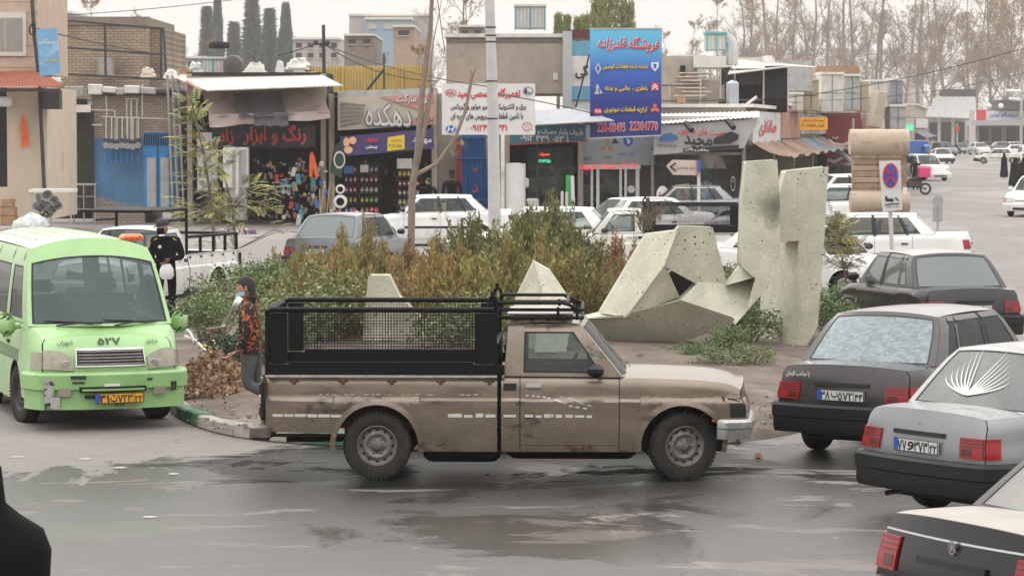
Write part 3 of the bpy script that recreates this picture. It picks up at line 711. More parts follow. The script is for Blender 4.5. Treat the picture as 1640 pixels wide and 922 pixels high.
    # mirror, handles, fuel flap grille, wipers
    for sd in (-1, 1):
        m = MB(); m.rbox(1.97, 2.13, *sorted((sd*.80, sd*.95)), .985, 1.10, .04); m.tube([(2.10, sd*.74, 1.0), (2.08, sd*.84, 1.03)], .02, 6); m.build('door_mirror', BLACK, root)
        m = MB(); m.slab(v.side(sd), lin(1.40, 1.545, 4), lin(.870, .905, 3), .026, v.cen()); m.build('door_handle', CHROME, root)
        m = MB(); m.slab(v.side(sd), lin(1.19, 1.31, 4), lin(.845, .91, 4), .010, v.cen()); m.build('air_vent', BLACK, root)
        S = v.side(sd)
        def tape(x0, x1, zz, hh):
            q = MB(); q.slab(lambda x, t: S(x, zz + hh*t), lin(x0, x1, 4), [0, 1], .0075, v.cen()); q.build('stripe_tape', STRIPE, root)
        for x0, x1 in ((-.98, -.88), (-.87, -.78), (-.77, -.66), (-.65, -.56), (-.55, -.44), (-.43, -.32), (.67, .80), (.82, .90), (.93, 1.0), (1.02, 1.12), (1.19, 1.31), (1.39, 1.47), (1.49, 1.55), (1.57, 1.66), (1.68, 1.74), (1.77, 1.84), (1.86, 1.95), (1.97, 2.02)):
            tape(x0, x1, .595 + R.uniform(-.003, .003), R.uniform(.022, .036))
        for k in range(30):
            x0 = -.6 + k * .06 + R.uniform(-.01, .01)
            if R.random() < .5 or x0 > 1.12: continue
            tape(x0, x0 + R.uniform(.015, .05), .80 + R.uniform(-.003, .003), .006)
        # torn flame stripe on the door
        for i, (x, z) in enumerate([(1.40, .80), (1.45, .797), (1.50, .792), (1.55, .785), (1.60, .775), (1.66, .755), (1.70, .742), (1.75, .733), (1.80, .705), (1.86, .695), (1.93, .685), (1.72, .79), (1.78, .775), (1.84, .755), (1.90, .735), (1.97, .715)]):
            q = MB(); L_ = R.uniform(.03, .075); sl_ = -.25 if i > 10 else -.12
            q.slab(lambda x_, t: S(x_, z + sl_*(x_-x) + (.018 if i < 11 else .010)*(t-.5)*(1-abs((x_-x)/L_-.5)*1.4)), lin(x, x + L_, 5), [0, 1], .0075, v.cen()); q.build('stripe_tape', STRIPE, root)
    for y0 in (-.45, .1):
        a_ = Vector(v.WS(y0, .0)); b_ = Vector(v.WS(y0 + .35, .09)); m = MB(); m.tube([a_ + Vector((.05, 0, -.01)), a_ + Vector((.02, 0, .02)), b_ + Vector((.02, 0, .01))], .009, 5); m.build('wiper', BLACK, root)
    # cage over the bed
    cg = sub('bed_cage', root)
    zb, z1 = .985, 1.60
    for sd in (-1, 1):
        y = sd * .765
        m = MB(); m.tube([(-1.03, y, z1 - .02), (-.98, y, z1), (1.10, y, z1)], .026, 8); m.tube([(-1.03, y, z1-.02), (-1.03, y, zb)], .022, 8)
        m.box(-1.05, 1.20, y - .02, y + .02, zb + .005, zb + .10); m.box(-.99, -.84, y - .018, y + .018, zb + .11, z1 - .03); m.box(.92, 1.13, y - .02, y + .02, zb + .11, z1 - .03)
        m.box(-.83, .91, y - .015, y + .015, zb + .10, zb + .125)
        m.build('cage_frame', CAGE, cg)
        n = MB()
        for k in range(63):
            x = -.84 + k * .028; n.box(x - .0022, x + .0022, y - .004, y + .004, zb + .12, z1 - .02)
        for k in range(18):
            z = zb + .13 + k * .0275; n.box(-.84, .92, y - .007, y - .002, z - .0022, z + .0022)
        n.build('wire_mesh', CAGE, cg)
    m = MB(); m.tube([(-1.03, -.765, z1-.02), (-1.03, .765, z1-.02)], .024, 8); m.box(-1.05, -1.01, -.765, .765, zb, zb + .1)
    for y in (-.3, .3): m.tube([(-1.03, y, zb), (-1.03, y, z1-.02)], .018, 6)
    m.box(1.10, 1.14, -.74, .74, zb, zb + .3); m.build('cage_frame', CAGE, cg)
    n = MB()
    for k in range(36):
        y = -.74 + k * .042; n.box(-1.034, -1.026, y - .002, y + .002, zb + .1, z1 - .03)
    for k in range(16):
        z = zb + .12 + k * .034; n.box(-1.034, -1.028, -.75, .75, z - .002, z + .002)
    n.build('wire_mesh', CAGE, cg)
    # hoops and roof rack
    for sd in (-1, 1):
        y = sd * .70; m = MB(); m.tube([(1.055, y, 1.5), (1.05, y, 1.66), (1.065, y, 1.71), (1.09, y, 1.725), (1.115, y, 1.71), (1.13, y, 1.66), (1.125, y, 1.5)], .019, 8)
        m.tube([(1.085, y, 1.72), (1.085, y, 1.77)], .02, 6); m.build('cage_hoop', CAGE, cg)
    rk = sub('roof_rack', root); m = MB()
    for z in (1.52, 1.595, 1.66)[:3]:
        x1 = 1.88 if z < 1.6 else 1.74
        m.tube([(1.12, -.64, z), (x1, -.64, z), (x1 + .05, -.58, z - .005), (x1 + .05, .58, z - .005), (x1, .64, z), (1.12, .64, z)], .017, 7)
    for x in (1.70, 1.88):
        for y in (-.64, .64): m.tube([(x, y, 1.50), (x, y, 1.62)], .014, 6)
    m.tube([(1.74, -.64, 1.66), (1.80, -.64, 1.645), (1.88, -.64, 1.60)], .017, 7); m.tube([(1.74, .64, 1.66), (1.88, .64, 1.60)], .017, 7)
    for x in lin(1.3, 1.75, 4): m.tube([(x, -.64, 1.52), (x, .64, 1.52)], .012, 6)
    m.build('rack_frame', CAGE, rk)
    box('board', M('grey_board', (.42, .38, .36), .7, var=.15, sc=6), rk, 1.22, 1.84, -.5, .5, 1.535, 1.56)
    v.W = .80; v.whw = .19
    v.wheels('steel', M('rusty_rim', (.20, .185, .17), .55, m=.4, var=.4, sc=16), 0.0)
    for o in root.children:
        if o.name.startswith('wheel') and o.type == 'EMPTY' and o.location.x > 1: o.rotation_euler = (0, 0, radians(17)); o.location.y *= .97
    box('fuel_tank', DARK, root, .42, 1.15, -.5, .45, .135, .45, r=.05); box('gearbox', DARK, root, 1.2, 2.45, -.36, .4, .15, .45, r=.06); box('axle_beam', DARK, root, -.16, .16, -.6, .6, .20, .42, r=.08); box('front_crossmember', DARK, root, 2.5, 3.1, -.5, .5, .19, .45, r=.06)
pickup()

# ================================================================ green minibus taxi
VG = M('paint_pale_green', (.30, .505, .21), .34, 0, col2=(.27, .42, .20), thr=.62, sc2=3, var=.14, sc=1.5, coat=.35, rv=.08)
VGR = M('paint_paler_green_roof', (.44, .57, .37), .45, 0, var=.08, sc=1.2, coat=.2)  # roof and ribs in a paler green than the body
VGB = M('chipped_green_bumper', (.26, .46, .18), .38, 0, var=.18, sc=2, coat=.2, col2=(.03, .032, .03), thr=.66, sc2=4.0)
VGC = M('scraped_bumper_corner', (.42, .41, .38), .6, 0, var=.2, sc=5, col2=(.02, .02, .02), thr=.5, sc2=11)
def van():
    p = ground(150, 688)
    rz = radians(-90 + 19); root = empty('minibus_taxi', (0, 0, 0), rz, 'light green minibus taxi with scuffed front bumper and orange roof sign', 'minibus')
    W = .83; v = Veh(root, VG, xr=-1.25, xf=3.35, W=W, R=.325, Ra=.385, wb=2.33, sill=.24, sh=[(-1.3, 1.12), (1.9, 1.12), (2.5, 1.13), (3.0, 1.09), (3.35, .99)], crown=.04, zc=.55, lo=.05, hi=.035,
            lr=[(.2, 0), (1, .02)], lf=[(.2, .0), (.45, .03), (.62, .035), (.82, -.02), (.99, -.16)], crease=.70, cd=.008, rows=14, cr=.14, crl=.55, bulf=.12, bulr=.05)
    f = Vector((cos(rz), sin(rz), 0)); mid = ground(176, 687); root.location = (mid.x - f.x * 3.5, mid.y - f.y * 3.5, 0); root.scale = (1.03, 1.03, 1.0)
    v.shell()
    v.panel('rear_wing', -1.25, -.45); v.panel('sliding_door', -.45, 1.0); v.panel('centre_panel', 1.0, 1.62); v.panel('front_door', 1.62, 2.62, z0=None); v.panel('front_wing', 2.62, 3.35)
    v.top('bonnet', 2.86, 3.35, bow0=.0, bow1=.12, n=8)
    fc = v.face('front_panel', 1, -.985, .985, .60, .99, nu=21, nv=10)
    cols = [(-1.22, -1.16, 'p'), (-1.05, -1.0, 'g'), (-.42, -.40, 'p'), (-.34, -.32, 'g'), (.42, .42, 'p'), (.50, .50, 'g'), (1.45, 1.42, 'p'), (1.66, 1.62, 'g'), (2.55, 2.10, 'p'), (2.88, 2.30, '')]
    v.house(cols, 1.94, .78, .67, vb=.05, vt=.76, fb=.22, rb=.03, crown=.12, rim=.02, fs=.94, rs_=.8, v1f=.80, gf=glass('van_windscreen', (.10, .155, .15), .42), glass_=GLASSD)
    v.roof.data.materials[0] = VGR
    for k in range(7):   # roof ribs
        u = -.72 + k * .24; m = MB(); m.slab(lambda t, q: v.RP(t, u + q * .02), lin(.06, .80, 8), [-1, 0, 1], .012, (1, 0, .9)); m.build('roof_rib', VGR, root)
    v.cabin(-1.1, 2.7, .70, [(-.6, False), (.3, False), (1.55, True)], dash=2.86, zf=.55, top=.7)
    # grille
    g = v.face('grille', 1, -.50, .50, .70, .865, DARK, .02, 9, 4)
    for k in range(5): v.face('grille_bar', 1, -.49, .49, .715 + k*.032, .728 + k*.032, STEEL, .028, 9, 2, parent=g)
    for z0, z1 in ((.858, .878), (.692, .706)): v.face('grille_frame', 1, -.52, .52, z0, z1, CHROME, .034, 9, 2, parent=g)
    for u in (-.52, .505): v.face('grille_frame', 1, u, u + .014, .70, .862, CHROME, .034, 2, 3, parent=g)
    F = v.endf(1)
    for sg in (-1, 1):
        m = MB()
        def HP(t, q):
            u = lerp(.56, .992, t) * sg; z0 = .655 + .02 * t; z1 = .875 - .01 * t - .09 * (1 - t) ** 3
            return F(u, lerp(z0, z1, q))
        m.slab(HP, lin(0, 1, 9), lin(0, 1, 6), .028, v.cen()); h = m.build('headlight', LAMPY, root)
        for ua, ub in ((.54, .80),):
            mm = MB(); c = F(sg * (ua + ub) / 2, .72); mm.lathe([(.055, .0), (.05, .008), (.004, .012)], 16, ax='x', c=(c[0] + .028, c[1], c[2])); 
            mm.build('lamp_lens', LAMP, h)
        mm = MB(); mm.slab(v.side(sg), lin(3.14, 3.35, 4), lin(.67, .85, 4), .016, v.cen()); mm.build('corner_indicator', LAMPY, h)
        # mirrors
        m = MB(); m.rbox(2.46, 2.62, *sorted((sg*.86, sg*1.04)), .98, 1.24, .07); m.tube([(2.5, sg*.80, 1.10), (2.52, sg*.9, 1.08)], .035, 8); m.build('door_mirror', VG, root, ang=60)
        m = MB(); m.slab(v.side(sg), lin(1.72, 1.86, 3), lin(.86, .90, 3), .02, v.cen()); m.build('door_handle', BLACK, root)
        m = MB(); m.slab(v.side(sg), lin(.80, .94, 3), lin(.86, .90, 3), .02, v.cen()); m.build('door_handle', BLACK, root)
        # chequered taxi band
        for k in range(26):
            for j in range(3):
                if (k + j) % 2: continue
                m = MB(); x = 1.0 + k * .06; m.slab(v.side(sg), [x, x + .06], [.70 + j*.045, .745 + j*.045], .0075, v.cen()); m.build('checker', flat('checker_grey', (.09, .16, .09), .5), root) if x < 2.45 or x > 2.72 else None
    # bumper
    v.bumper('front_bumper', 1, .24, .645, .10, .34, VGB, step=.035)
    bp = MB(); BU = lambda u, z: (lambda p: (p[0] + .10, p[1], p[2]))(F(u, z))
    for nm, u0, u1, z0, z1, mt, th in (('bumper_slot', -.50, .50, .43, .49, DARK, .02), ('bumper_slot', -.42, .42, .365, .40, DARK, .02), ('bumper_slot', -.46, .46, .448, .468, VGB, .04),
                                   ('fog_lamp', -.80, -.62, .39, .475, LAMPY, .012), ('fog_lamp', .62, .80, .39, .475, LAMPY, .012), ('scraped_patch', -1.0, -.86, .25, .58, VGC, .010), ('scraped_patch', -.90, -.78, .25, .38, VGC, .009), ('bare_patch', .90, .985, .42, .52, M('bare_primer', (.03, .03, .032), .6), .010),
                                   ('bare_patch', -.62, -.40, .575, .612, M('bare_primer', (.03, .03, .032), .6), .006), ('bare_patch', -.60, -.42, .525, .548, M('bare_primer'), .006), ('bare_patch', .52, .60, .545, .57, M('bare_primer'), .006), ('sticker', -.13, .10, .492, .52, WHITE, .012), ('tow_hole', .04, .16, .27, .30, DARK, -.02)):
        m = MB(); sg_ = 1
        m.slab(BU, lin(u0, u1, 6), lin(z0, z1, 3), th, v.cen()); m.build(nm, mt, root)
    v.wheels('steel', M('black_rim', (.03, .03, .03), .6, var=.3, sc=9), 0)
    for o in root.children:
        if o.name.startswith('wheel') and o.type == 'EMPTY' and o.location.x > 1: o.rotation_euler = (0, 0, radians(9))
    t = v.plate(1, .09, .365, ('۴۱', 'ت', '۷۲۳', '۲۲'), .52, .11, True); t.location.x += .115; 
    # writing on the nose (x right as seen from the front = +y local)
    def on(s_, u, z, w_, h_, b=.02):
        p = Vector(F(u, z)); p2 = Vector(F(u, z + .05)); e2 = (p2 - p).normalized(); e1 = (Vector(F(u + .03, z)) - p).normalized(); nrm = e1.cross(e2)
        txt(s_, flat('green_black_print', (.02, .05, .03), .5), root, p + nrm * .042, w_, h_, b, e1, e2)
    def hood(s_, u, x, w_, h_, b=.02):
        sh = v.shf(x); Pz = lambda uu, xx: Vector((xx + v.lean(xx, v.shf(xx)), uu * v.hw(xx, v.shf(xx)), v.shf(xx) + v.crown * (1 - abs(uu) ** 2.4)))
        p = Pz(u, x); e1 = (Pz(u + .02, x) - p).normalized(); e2 = (Pz(u, x - .05) - p).normalized(); txt(s_, flat('green_black_print', (.02, .05, .03), .5), root, p + e1.cross(e2) * .012, w_, h_, b, e1, e2)
    on('۵۲۷', .0, .945, .24, .085, .04); on('شهران', -.66, .93, .16, .07, .03); on('نیایش', .66, .93, .14, .07, .03)
    for y0, y1, k in ((-.62, -.02, 0), (.0, .60, 1)):
        a_ = Vector(v.WS(y0 / .78 + .15, .0)) + Vector((.04, 0, .01)); b_ = Vector(v.WS(y0 / .78, .06)) + Vector((.03, 0, .01)); c_ = Vector(v.WS(y1 / .78, .02)) + Vector((.03, 0, .015))
        m = MB(); m.tube([a_, (a_ + c_) / 2 + Vector((0, 0, .02)), c_], .010, 5); m.tube([b_, c_], .008, 5); m.build('wiper', BLACK, root)
    m = MB(); m.rbox(2.10, 2.26, .36, .62, 2.01, 2.095, .03); s_ = m.build('roof_sign', flat('orange_sign_plastic', (.75, .19, .06), .4), root)
    txt('تاکسی شهرستان', REDP, s_, (2.265, .49, 2.055), .2, .045, .03, (0, 1, 0), (0, 0, 1))
    # papers behind the windscreen
    m = MB(); m.slab(v.WS, lin(-.86, -.76, 3), lin(.66, .82, 3), -.012, (1, 0, .9)); m.build('windscreen_sticker', flat('pale_green_sticker', (.25, .45, .36), .5), root)
    return v
VAN = van()

# ================================================================ sedans near the camera
def rear_at(root, px, py, a, v_xr=-.8, W=.8, side=0):
    """put the rear end (local x = xr, centre) over the ground point under a pixel"""
    g = ground(px, py); d = Vector((sin(radians(a)), cos(radians(a)), 0)); root.location = (g.x - d.x * v_xr, g.y - d.y * v_xr, 0); root.rotation_euler = (0, 0, heading(a))
RW_GREY = M('frosty_rear_window', (.19, .235, .25), .3, var=.25, sc=7, stretch=(1, 1, 2), col2=(.27, .315, .325), thr=.5, sc2=16, spec=.4)
c1 = empty('parked_sedan', (0, 0, 0), 0, 'dark grey saloon with frosted pale blue rear window and Persian writing on its boot', 'car')
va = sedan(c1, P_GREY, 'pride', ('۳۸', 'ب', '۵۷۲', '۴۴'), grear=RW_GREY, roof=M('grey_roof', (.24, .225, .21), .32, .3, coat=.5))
rear_at(c1, 1352, 738, 33)
p = Vector(va.endf(-1)(.72, .85)); txt('یا صاحب الزمان', WHITE, c1, p + Vector((-.035, 0, 0)), .26, .06, .03, (0, -1, 0), (0, 0, 1))
c2 = empty('parked_sedan', (0, 0, 0), 0, 'silver saloon with white wing sticker on its rear window, behind the black saloon', 'car')
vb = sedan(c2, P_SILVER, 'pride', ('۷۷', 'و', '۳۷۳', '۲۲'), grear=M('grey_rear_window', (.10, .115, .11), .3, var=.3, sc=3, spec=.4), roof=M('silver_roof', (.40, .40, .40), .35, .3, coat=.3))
rear_at(c2, 1480, 838, 54)
m = MB()
for sg in (-1, 1):
    for k in range(7):
        A, B_, C2 = (.10, .20), (.10 + sg*(.05 + .07*k), .42 - .02*k), (.10 + sg*(.26 + .05*k) , .97 - .085*k)
        m.slab(lambda t, q: vb.RW(A[0]*(1-t)**2 + 2*t*(1-t)*B_[0] + t*t*C2[0] - sg*q*.012*(1-t), A[1]*(1-t)**2 + 2*t*(1-t)*B_[1] + t*t*C2[1] + q*.0095*(1.25-t)), lin(0, 1, 9), [-1, 1], .012, (0, 0, .9), skirt=False)
m.build('wing_sticker', WHITE, c2)
c3 = empty('parked_sedan', (0, 0, 0), 0, 'black saloon with beige boot lid, cut by the lower right corner', 'car')
vc = sedan(c3, P_BLACK, 'p405', None, grear=M('dark_rear_window', (.16, .16, .15), .35, var=.15, spec=.4), roof=BEIGE_TOP)
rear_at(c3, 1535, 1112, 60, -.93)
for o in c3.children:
    if o.name.startswith('boot_lid'): o.data.materials[0] = M('beige_boot', (.36, .32, .285), .5, var=.1, sc=3, coat=.15)  # boot lid in beige, paler than the black body
m = MB(); q = vc.endf(-1)(0, .86); 
disc(m, (0, 0, 0), .030, .045, 16, r0=.72); disc(m, (0, 0, 0), .016, .022, 12); o = m.build('crest', CHROME, c3); o.location = (q[0] - .035, 0, .87); o.rotation_euler = (0, 0, radians(-90))
for z0 in (.885, .60): vc.face('chrome_strip', -1, -.97, .97, z0, z0 + .012, CHROME, .02)
c4 = empty('parked_sedan', (0, 0, 0), 0, 'charcoal saloon with clear rear window, parked beside the no stopping sign', 'car')
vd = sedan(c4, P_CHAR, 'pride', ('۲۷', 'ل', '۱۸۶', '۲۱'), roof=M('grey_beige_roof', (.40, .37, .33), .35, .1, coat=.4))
rear_at(c4, 1558, 566, -13)
c5 = empty('parked_sedan', (0, 0, 0), 0, 'mid grey saloon seen from behind, between the sapling and the white saloon', 'car')
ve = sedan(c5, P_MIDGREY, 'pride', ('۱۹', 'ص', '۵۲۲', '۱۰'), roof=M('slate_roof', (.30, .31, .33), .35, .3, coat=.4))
rear_at(c5, 505, 452, 20)
# ================================================================ ground, road, kerb
def road_mat():
    mt = bpy.data.materials.new('asphalt'); mt.use_nodes = True; n = mt.node_tree; L = n.links.new; N = n.nodes.new; b = n.nodes['Principled BSDF']
    tc = N('ShaderNodeTexCoord')
    def noise(sc, det=6, rough=.6, off=0, st=None, dist=0):
        mp = N('ShaderNodeMapping'); L(tc.outputs['Object'], mp.inputs[0]); mp.inputs['Location'].default_value = (off, off*1.7, 0)
        if st: mp.inputs['Scale'].default_value = st
        z = N('ShaderNodeTexNoise'); z.inputs['Scale'].default_value = sc; z.inputs['Detail'].default_value = det; z.inputs['Roughness'].default_value = rough; z.inputs['Distortion'].default_value = dist
        L(mp.outputs[0], z.inputs[0]); return z.outputs[0]
    def rng(i, a, b_, c=0, d=1):
        r = N('ShaderNodeMapRange'); r.inputs[1].default_value = a; r.inputs[2].default_value = b_; r.inputs[3].default_value = c; r.inputs[4].default_value = d; L(i, r.inputs[0]); return r.outputs[0]
    def math_(op, a, b_):
        m = N('ShaderNodeMath'); m.operation = op
        for k, q in enumerate((a, b_)):
            if isinstance(q, (int, float)): m.inputs[k].default_value = q
            else: L(q, m.inputs[k])
        return m.outputs[0]
    sx = N('ShaderNodeSeparateXYZ'); L(tc.outputs['Object'], sx.inputs[0]); X, Y = sx.outputs[0], sx.outputs[1]
    # wet region: a band under and in front of the pickup, running out to the right
    wn = noise(.55, 7, .62, 3.1, (1, .55, 1), .6)
    yb = math_('SUBTRACT', Y, math_('MULTIPLY', X, .45))            # wet edge slants
    w1 = rng(yb, 31.5, 27.5); w0 = rng(Y, 16, 19, .35, 1)
    wv = math_('MULTIPLY', math_('MULTIPLY', w1, rng(Y, 31, 29)), 1.0)
    wetf = math_('ADD', math_('MULTIPLY', wv, .34), wn); wet = rng(wetf, .655, .675)

    pud = rng(math_('ADD', math_('MULTIPLY', wv, .20), noise(.5, 6, .6, 9.2, (.8, .6, 1), .8)), .74, .80)
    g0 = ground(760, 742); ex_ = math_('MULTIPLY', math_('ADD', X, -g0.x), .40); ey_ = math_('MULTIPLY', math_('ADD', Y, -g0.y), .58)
    el = math_('SQRT', math_('ADD', math_('MULTIPLY', ex_, ex_), math_('MULTIPLY', ey_, ey_)), 0); truck_shade = rng(math_('ADD', el, math_('MULTIPLY', noise(1.3, 7, .65, 17, (.7, 1.3, 1), .5), 1.5)), 1.98, 1.82)  # mask for the pickup's contact shade, painted dark and matt into the asphalt
    fine = noise(46, 5, .8); big = noise(.16, 5, .6, 5); mid = noise(2.2, 6, .65, 1)
    # far road: pale tyre sweeps
    trk = rng(noise(.10, 6, .6, 13, (1, .35, 1), 2.2), .5, .62)
    dry = math_('MULTIPLY', rng(fine, .3, .7, .4, 1.6), math_('MULTIPLY', rng(big, .3, .7, .88, 1.1), rng(mid, .3, .7, .9, 1.1)))
    vs = N('ShaderNodeVectorMath'); vs.operation = 'SCALE'; vs.inputs[0].default_value = (.20, .182, .168); L(dry, vs.inputs['Scale'])
    m0 = N('ShaderNodeMix'); m0.data_type = 'RGBA'; L(math_('MULTIPLY', trk, rng(Y, 50, 90, 0, .6)), m0.inputs[0]); L(vs.outputs[0], m0.inputs['A']); m0.inputs['B'].default_value = (.31, .29, .28, 1)
    vw = N('ShaderNodeVectorMath'); vw.operation = 'SCALE'; vw.inputs[0].default_value = (.040, .037, .034); L(dry, vw.inputs['Scale'])
    m1 = N('ShaderNodeMix'); m1.data_type = 'RGBA'; L(math_('MULTIPLY', wet, rng(Y, 19, 25.5, .60, 1)), m1.inputs[0]); L(m0.outputs['Result'], m1.inputs['A']); L(vw.outputs[0], m1.inputs['B'])
    # oil-dark streaks
    ok = rng(noise(.8, 6, .7, 21, (.35, 1.3, 1), .4), .62, .70)
    m2 = N('ShaderNodeMix'); m2.data_type = 'RGBA'; L(math_('MULTIPLY', ok, .45), m2.inputs[0]); L(m1.outputs['Result'], m2.inputs['A']); m2.inputs['B'].default_value = (.055, .05, .047, 1)
    # mossy stain, lower left
    g_ = ground(165, 850); dx = math_('MULTIPLY', math_('ADD', X, -g_.x), .85); dy = math_('MULTIPLY', math_('ADD', math_('ADD', Y, math_('MULTIPLY', X, -.35)), -g_.y + .35 * g_.x), 1.25)
    ds = math_('SQRT', math_('ADD', math_('MULTIPLY', dx, dx), math_('MULTIPLY', dy, dy)), 0); st = rng(math_('ADD', ds, math_('MULTIPLY', noise(5, 8, .8, 2), 1.3)), 1.42, 1.22)
    st = math_('MULTIPLY', st, rng(noise(55, 3, .6, 7), .44, .56))
    m3 = N('ShaderNodeMix'); m3.data_type = 'RGBA'; L(st, m3.inputs[0]); L(m2.outputs['Result'], m3.inputs['A']); m3.inputs['B'].default_value = (.075, .085, .055, 1)
    # pale dried film around the wet edge
    fl = math_('MULTIPLY', rng(noise(.9, 8, .68, 31, (.5, 1.1, 1), .8), .56, .585), rng(Y, 31, 28)); m4 = N('ShaderNodeMix'); m4.data_type = 'RGBA'; L(math_('MULTIPLY', fl, .75), m4.inputs[0]); L(m3.outputs['Result'], m4.inputs['A']); m4.inputs['B'].default_value = (.19, .165, .15, 1)
    vc = N('ShaderNodeTexVoronoi'); vc.feature = 'DISTANCE_TO_EDGE'; vc.inputs['Scale'].default_value = .42; wv_ = N('ShaderNodeVectorMath'); wv_.operation = 'ADD'; nn = N('ShaderNodeTexNoise'); nn.inputs['Scale'].default_value = 2.4; nn.inputs['Detail'].default_value = 6; L(tc.outputs['Object'], nn.inputs[0])
    sc_ = N('ShaderNodeVectorMath'); sc_.operation = 'SCALE'; sc_.inputs['Scale'].default_value = .9; L(nn.outputs['Color'], sc_.inputs[0]); L(tc.outputs['Object'], wv_.inputs[0]); L(sc_.outputs[0], wv_.inputs[1]); L(wv_.outputs[0], vc.inputs[0])
    ck = math_('MULTIPLY', rng(vc.outputs['Distance'], .006, .003), rng(noise(.35, 3, .5, 44), .50, .56)); m5 = N('ShaderNodeMix'); m5.data_type = 'RGBA'; L(math_('MULTIPLY', ck, .8), m5.inputs[0]); L(m4.outputs['Result'], m5.inputs['A']); m5.inputs['B'].default_value = (.02, .018, .017, 1)
    m6 = N('ShaderNodeMix'); m6.data_type = 'RGBA'; L(math_('MULTIPLY', truck_shade, .9), m6.inputs[0]); L(m5.outputs['Result'], m6.inputs['A']); m6.inputs['B'].default_value = (.014, .013, .012, 1)
    L(m6.outputs['Result'], b.inputs['Base Color'])
    ro = N('ShaderNodeMix'); ro.data_type = 'FLOAT'; L(wet, ro.inputs[0]); L(rng(fine, .2, .8, .72, .9), ro.inputs[2]); L(math_('ADD', rng(fine, .2, .8, -.04, .08), rng(Y, 21.5, 26.5, .44, .20)), ro.inputs[3])
    rf = N('ShaderNodeMix'); rf.data_type = 'FLOAT'; L(fl, rf.inputs[0]); L(ro.outputs[0], rf.inputs[2]); rf.inputs[3].default_value = .7
    r2 = N('ShaderNodeMix'); r2.data_type = 'FLOAT'; L(pud, r2.inputs[0]); L(rng(truck_shade, 0, 1, .5, .06), b.inputs['Specular IOR Level']); L(rf.outputs[0], r2.inputs[2]); r2.inputs[3].default_value = .17
    L(r2.outputs[0], b.inputs['Roughness'])
    bp = N('ShaderNodeBump'); bp.inputs['Strength'].default_value = .8; bp.inputs['Distance'].default_value = .010
    L(math_('MULTIPLY', fine, rng(pud, 0, 1, 1, .15)), bp.inputs['Height']); L(bp.outputs[0], b.inputs['Normal']); return mt
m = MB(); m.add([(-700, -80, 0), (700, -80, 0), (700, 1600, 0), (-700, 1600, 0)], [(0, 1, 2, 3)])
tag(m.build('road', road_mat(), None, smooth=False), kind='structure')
SOIL = M('soil', (.12, .092, .072), .95, var=.45, sc=1.6, bump=1.0, bsc=14, col2=(.20, .165, .14), thr=.58, sc2=.8)
CONC = M('kerb_concrete', (.33, .31, .28), .85, var=.3, sc=5, bump=.5, bsc=30, col2=(.16, .145, .13), thr=.6, sc2=3)
CGREEN = M('kerb_green_paint', (.055, .16, .085), .7, var=.35, sc=5, bump=.3, col2=(.22, .21, .19), thr=.62, sc2=6)
# island outline (pixels on the ground)
isl = [(262, 640), (275, 662), (300, 678), (345, 694), (400, 704), (470, 711), (560, 717), (700, 722), (850, 724), (1000, 722), (1120, 716), (1210, 706), (1290, 690), (1360, 650), (1400, 600), (1412, 560), (1402, 530), (1350, 506), (1250, 486), (1110, 462), (900, 448), (720, 446), (560, 452), (430, 462), (340, 474), (290, 490), (262, 530), (254, 590)]
def smooth_loop(pts, n=6):
    out = []; N = len(pts)
    for i in range(N):
        p0, p1, p2, p3 = [Vector(pts[(i + k - 1) % N]) for k in range(4)]
        for j in range(n):
            t = j / n; out.append(.5 * ((2*p1) + (p2-p0)*t + (2*p0-5*p1+4*p2-p3)*t*t + (3*p1-p0-3*p2+p3)*t**3))
    return out
def island(loop, name, soilm, kerb, seg=.55, kw=.16, kh=.15, paint=None, mound=.25):
    L_ = smooth_loop([tuple(ground(x, y)) for x, y in loop]); c = sum(L_, Vector((0, 0, 0))) / len(L_)
    m = MB(); rings_ = []
    for k, (s_, z) in enumerate(((1.012, -.01), (1, .10), (.93, .14), (.8, .2), (.6, mound), (.35, mound + .05), (.12, mound + .05))):
        q = []
        for p in L_:
            d = (p - c); L1 = d.length; dd = d * (1 - (kw * .9) / L1) * s_
            q.append(c + dd + Vector((0, 0, z + (R.uniform(-.02, .02) if k else 0))))
        rings_.append(q)
    m.rings(rings_, False, True); s_ = m.build(name, soilm); tag(s_, kind='structure')
    # kerb stones along the outline, each a stone of its own
    per = []; acc = 0
    for i in range(len(L_)): per.append(acc); acc += (L_[(i+1) % len(L_)] - L_[i]).length
    def pt(d):
        d %= acc; i = 0
        lo, hi = 0, len(per) - 1
        while lo < hi:
            mid = (lo + hi + 1) // 2
            if per[mid] <= d: lo = mid
            else: hi = mid - 1
        i = lo; a = L_[i]; b = L_[(i+1) % len(L_)]; return a + (b - a) * ((d - per[i]) / max((b - a).length, 1e-6))
    n = int(acc / seg); kb = empty(kerb, tuple(c)); tag(kb, kind='structure')
    for i in range(n):
        a = pt(i * acc / n + .008); b = pt((i+1) * acc / n - .008); d = (b - a); t = d.normalized(); nn = Vector((t.y, -t.x, 0))
        if nn.dot(a - c) < 0: nn = -nn
        mb = MB(); h = kh + R.uniform(-.012, .012); ll = d.length; T = Matrix(((t.x, nn.x, 0, 0), (t.y, nn.y, 0, 0), (0, 0, 1, 0), (0, 0, 0, 1)))
        v0 = len(mb.v); mb.rbox(0, ll, -kw, 0, 0, h, .018); mb.v = [tuple((T @ Vector(q)) + a - c + Vector((0, 0, R.uniform(-.002, .002)))) for q in mb.v]
        if name == 'planting_soil' and a.y < 31.5 and a.x > 2.3: continue
        mt = paint(a, i) if paint else CONC
        mb.build('kerb_stone', mt, kb)
    return L_, c
def kp(a, i):
    return CGREEN if (i % 6) in (4, 5) else CONC
ISL, ISC = island(isl, 'planting_soil', SOIL, 'kerb', paint=kp)
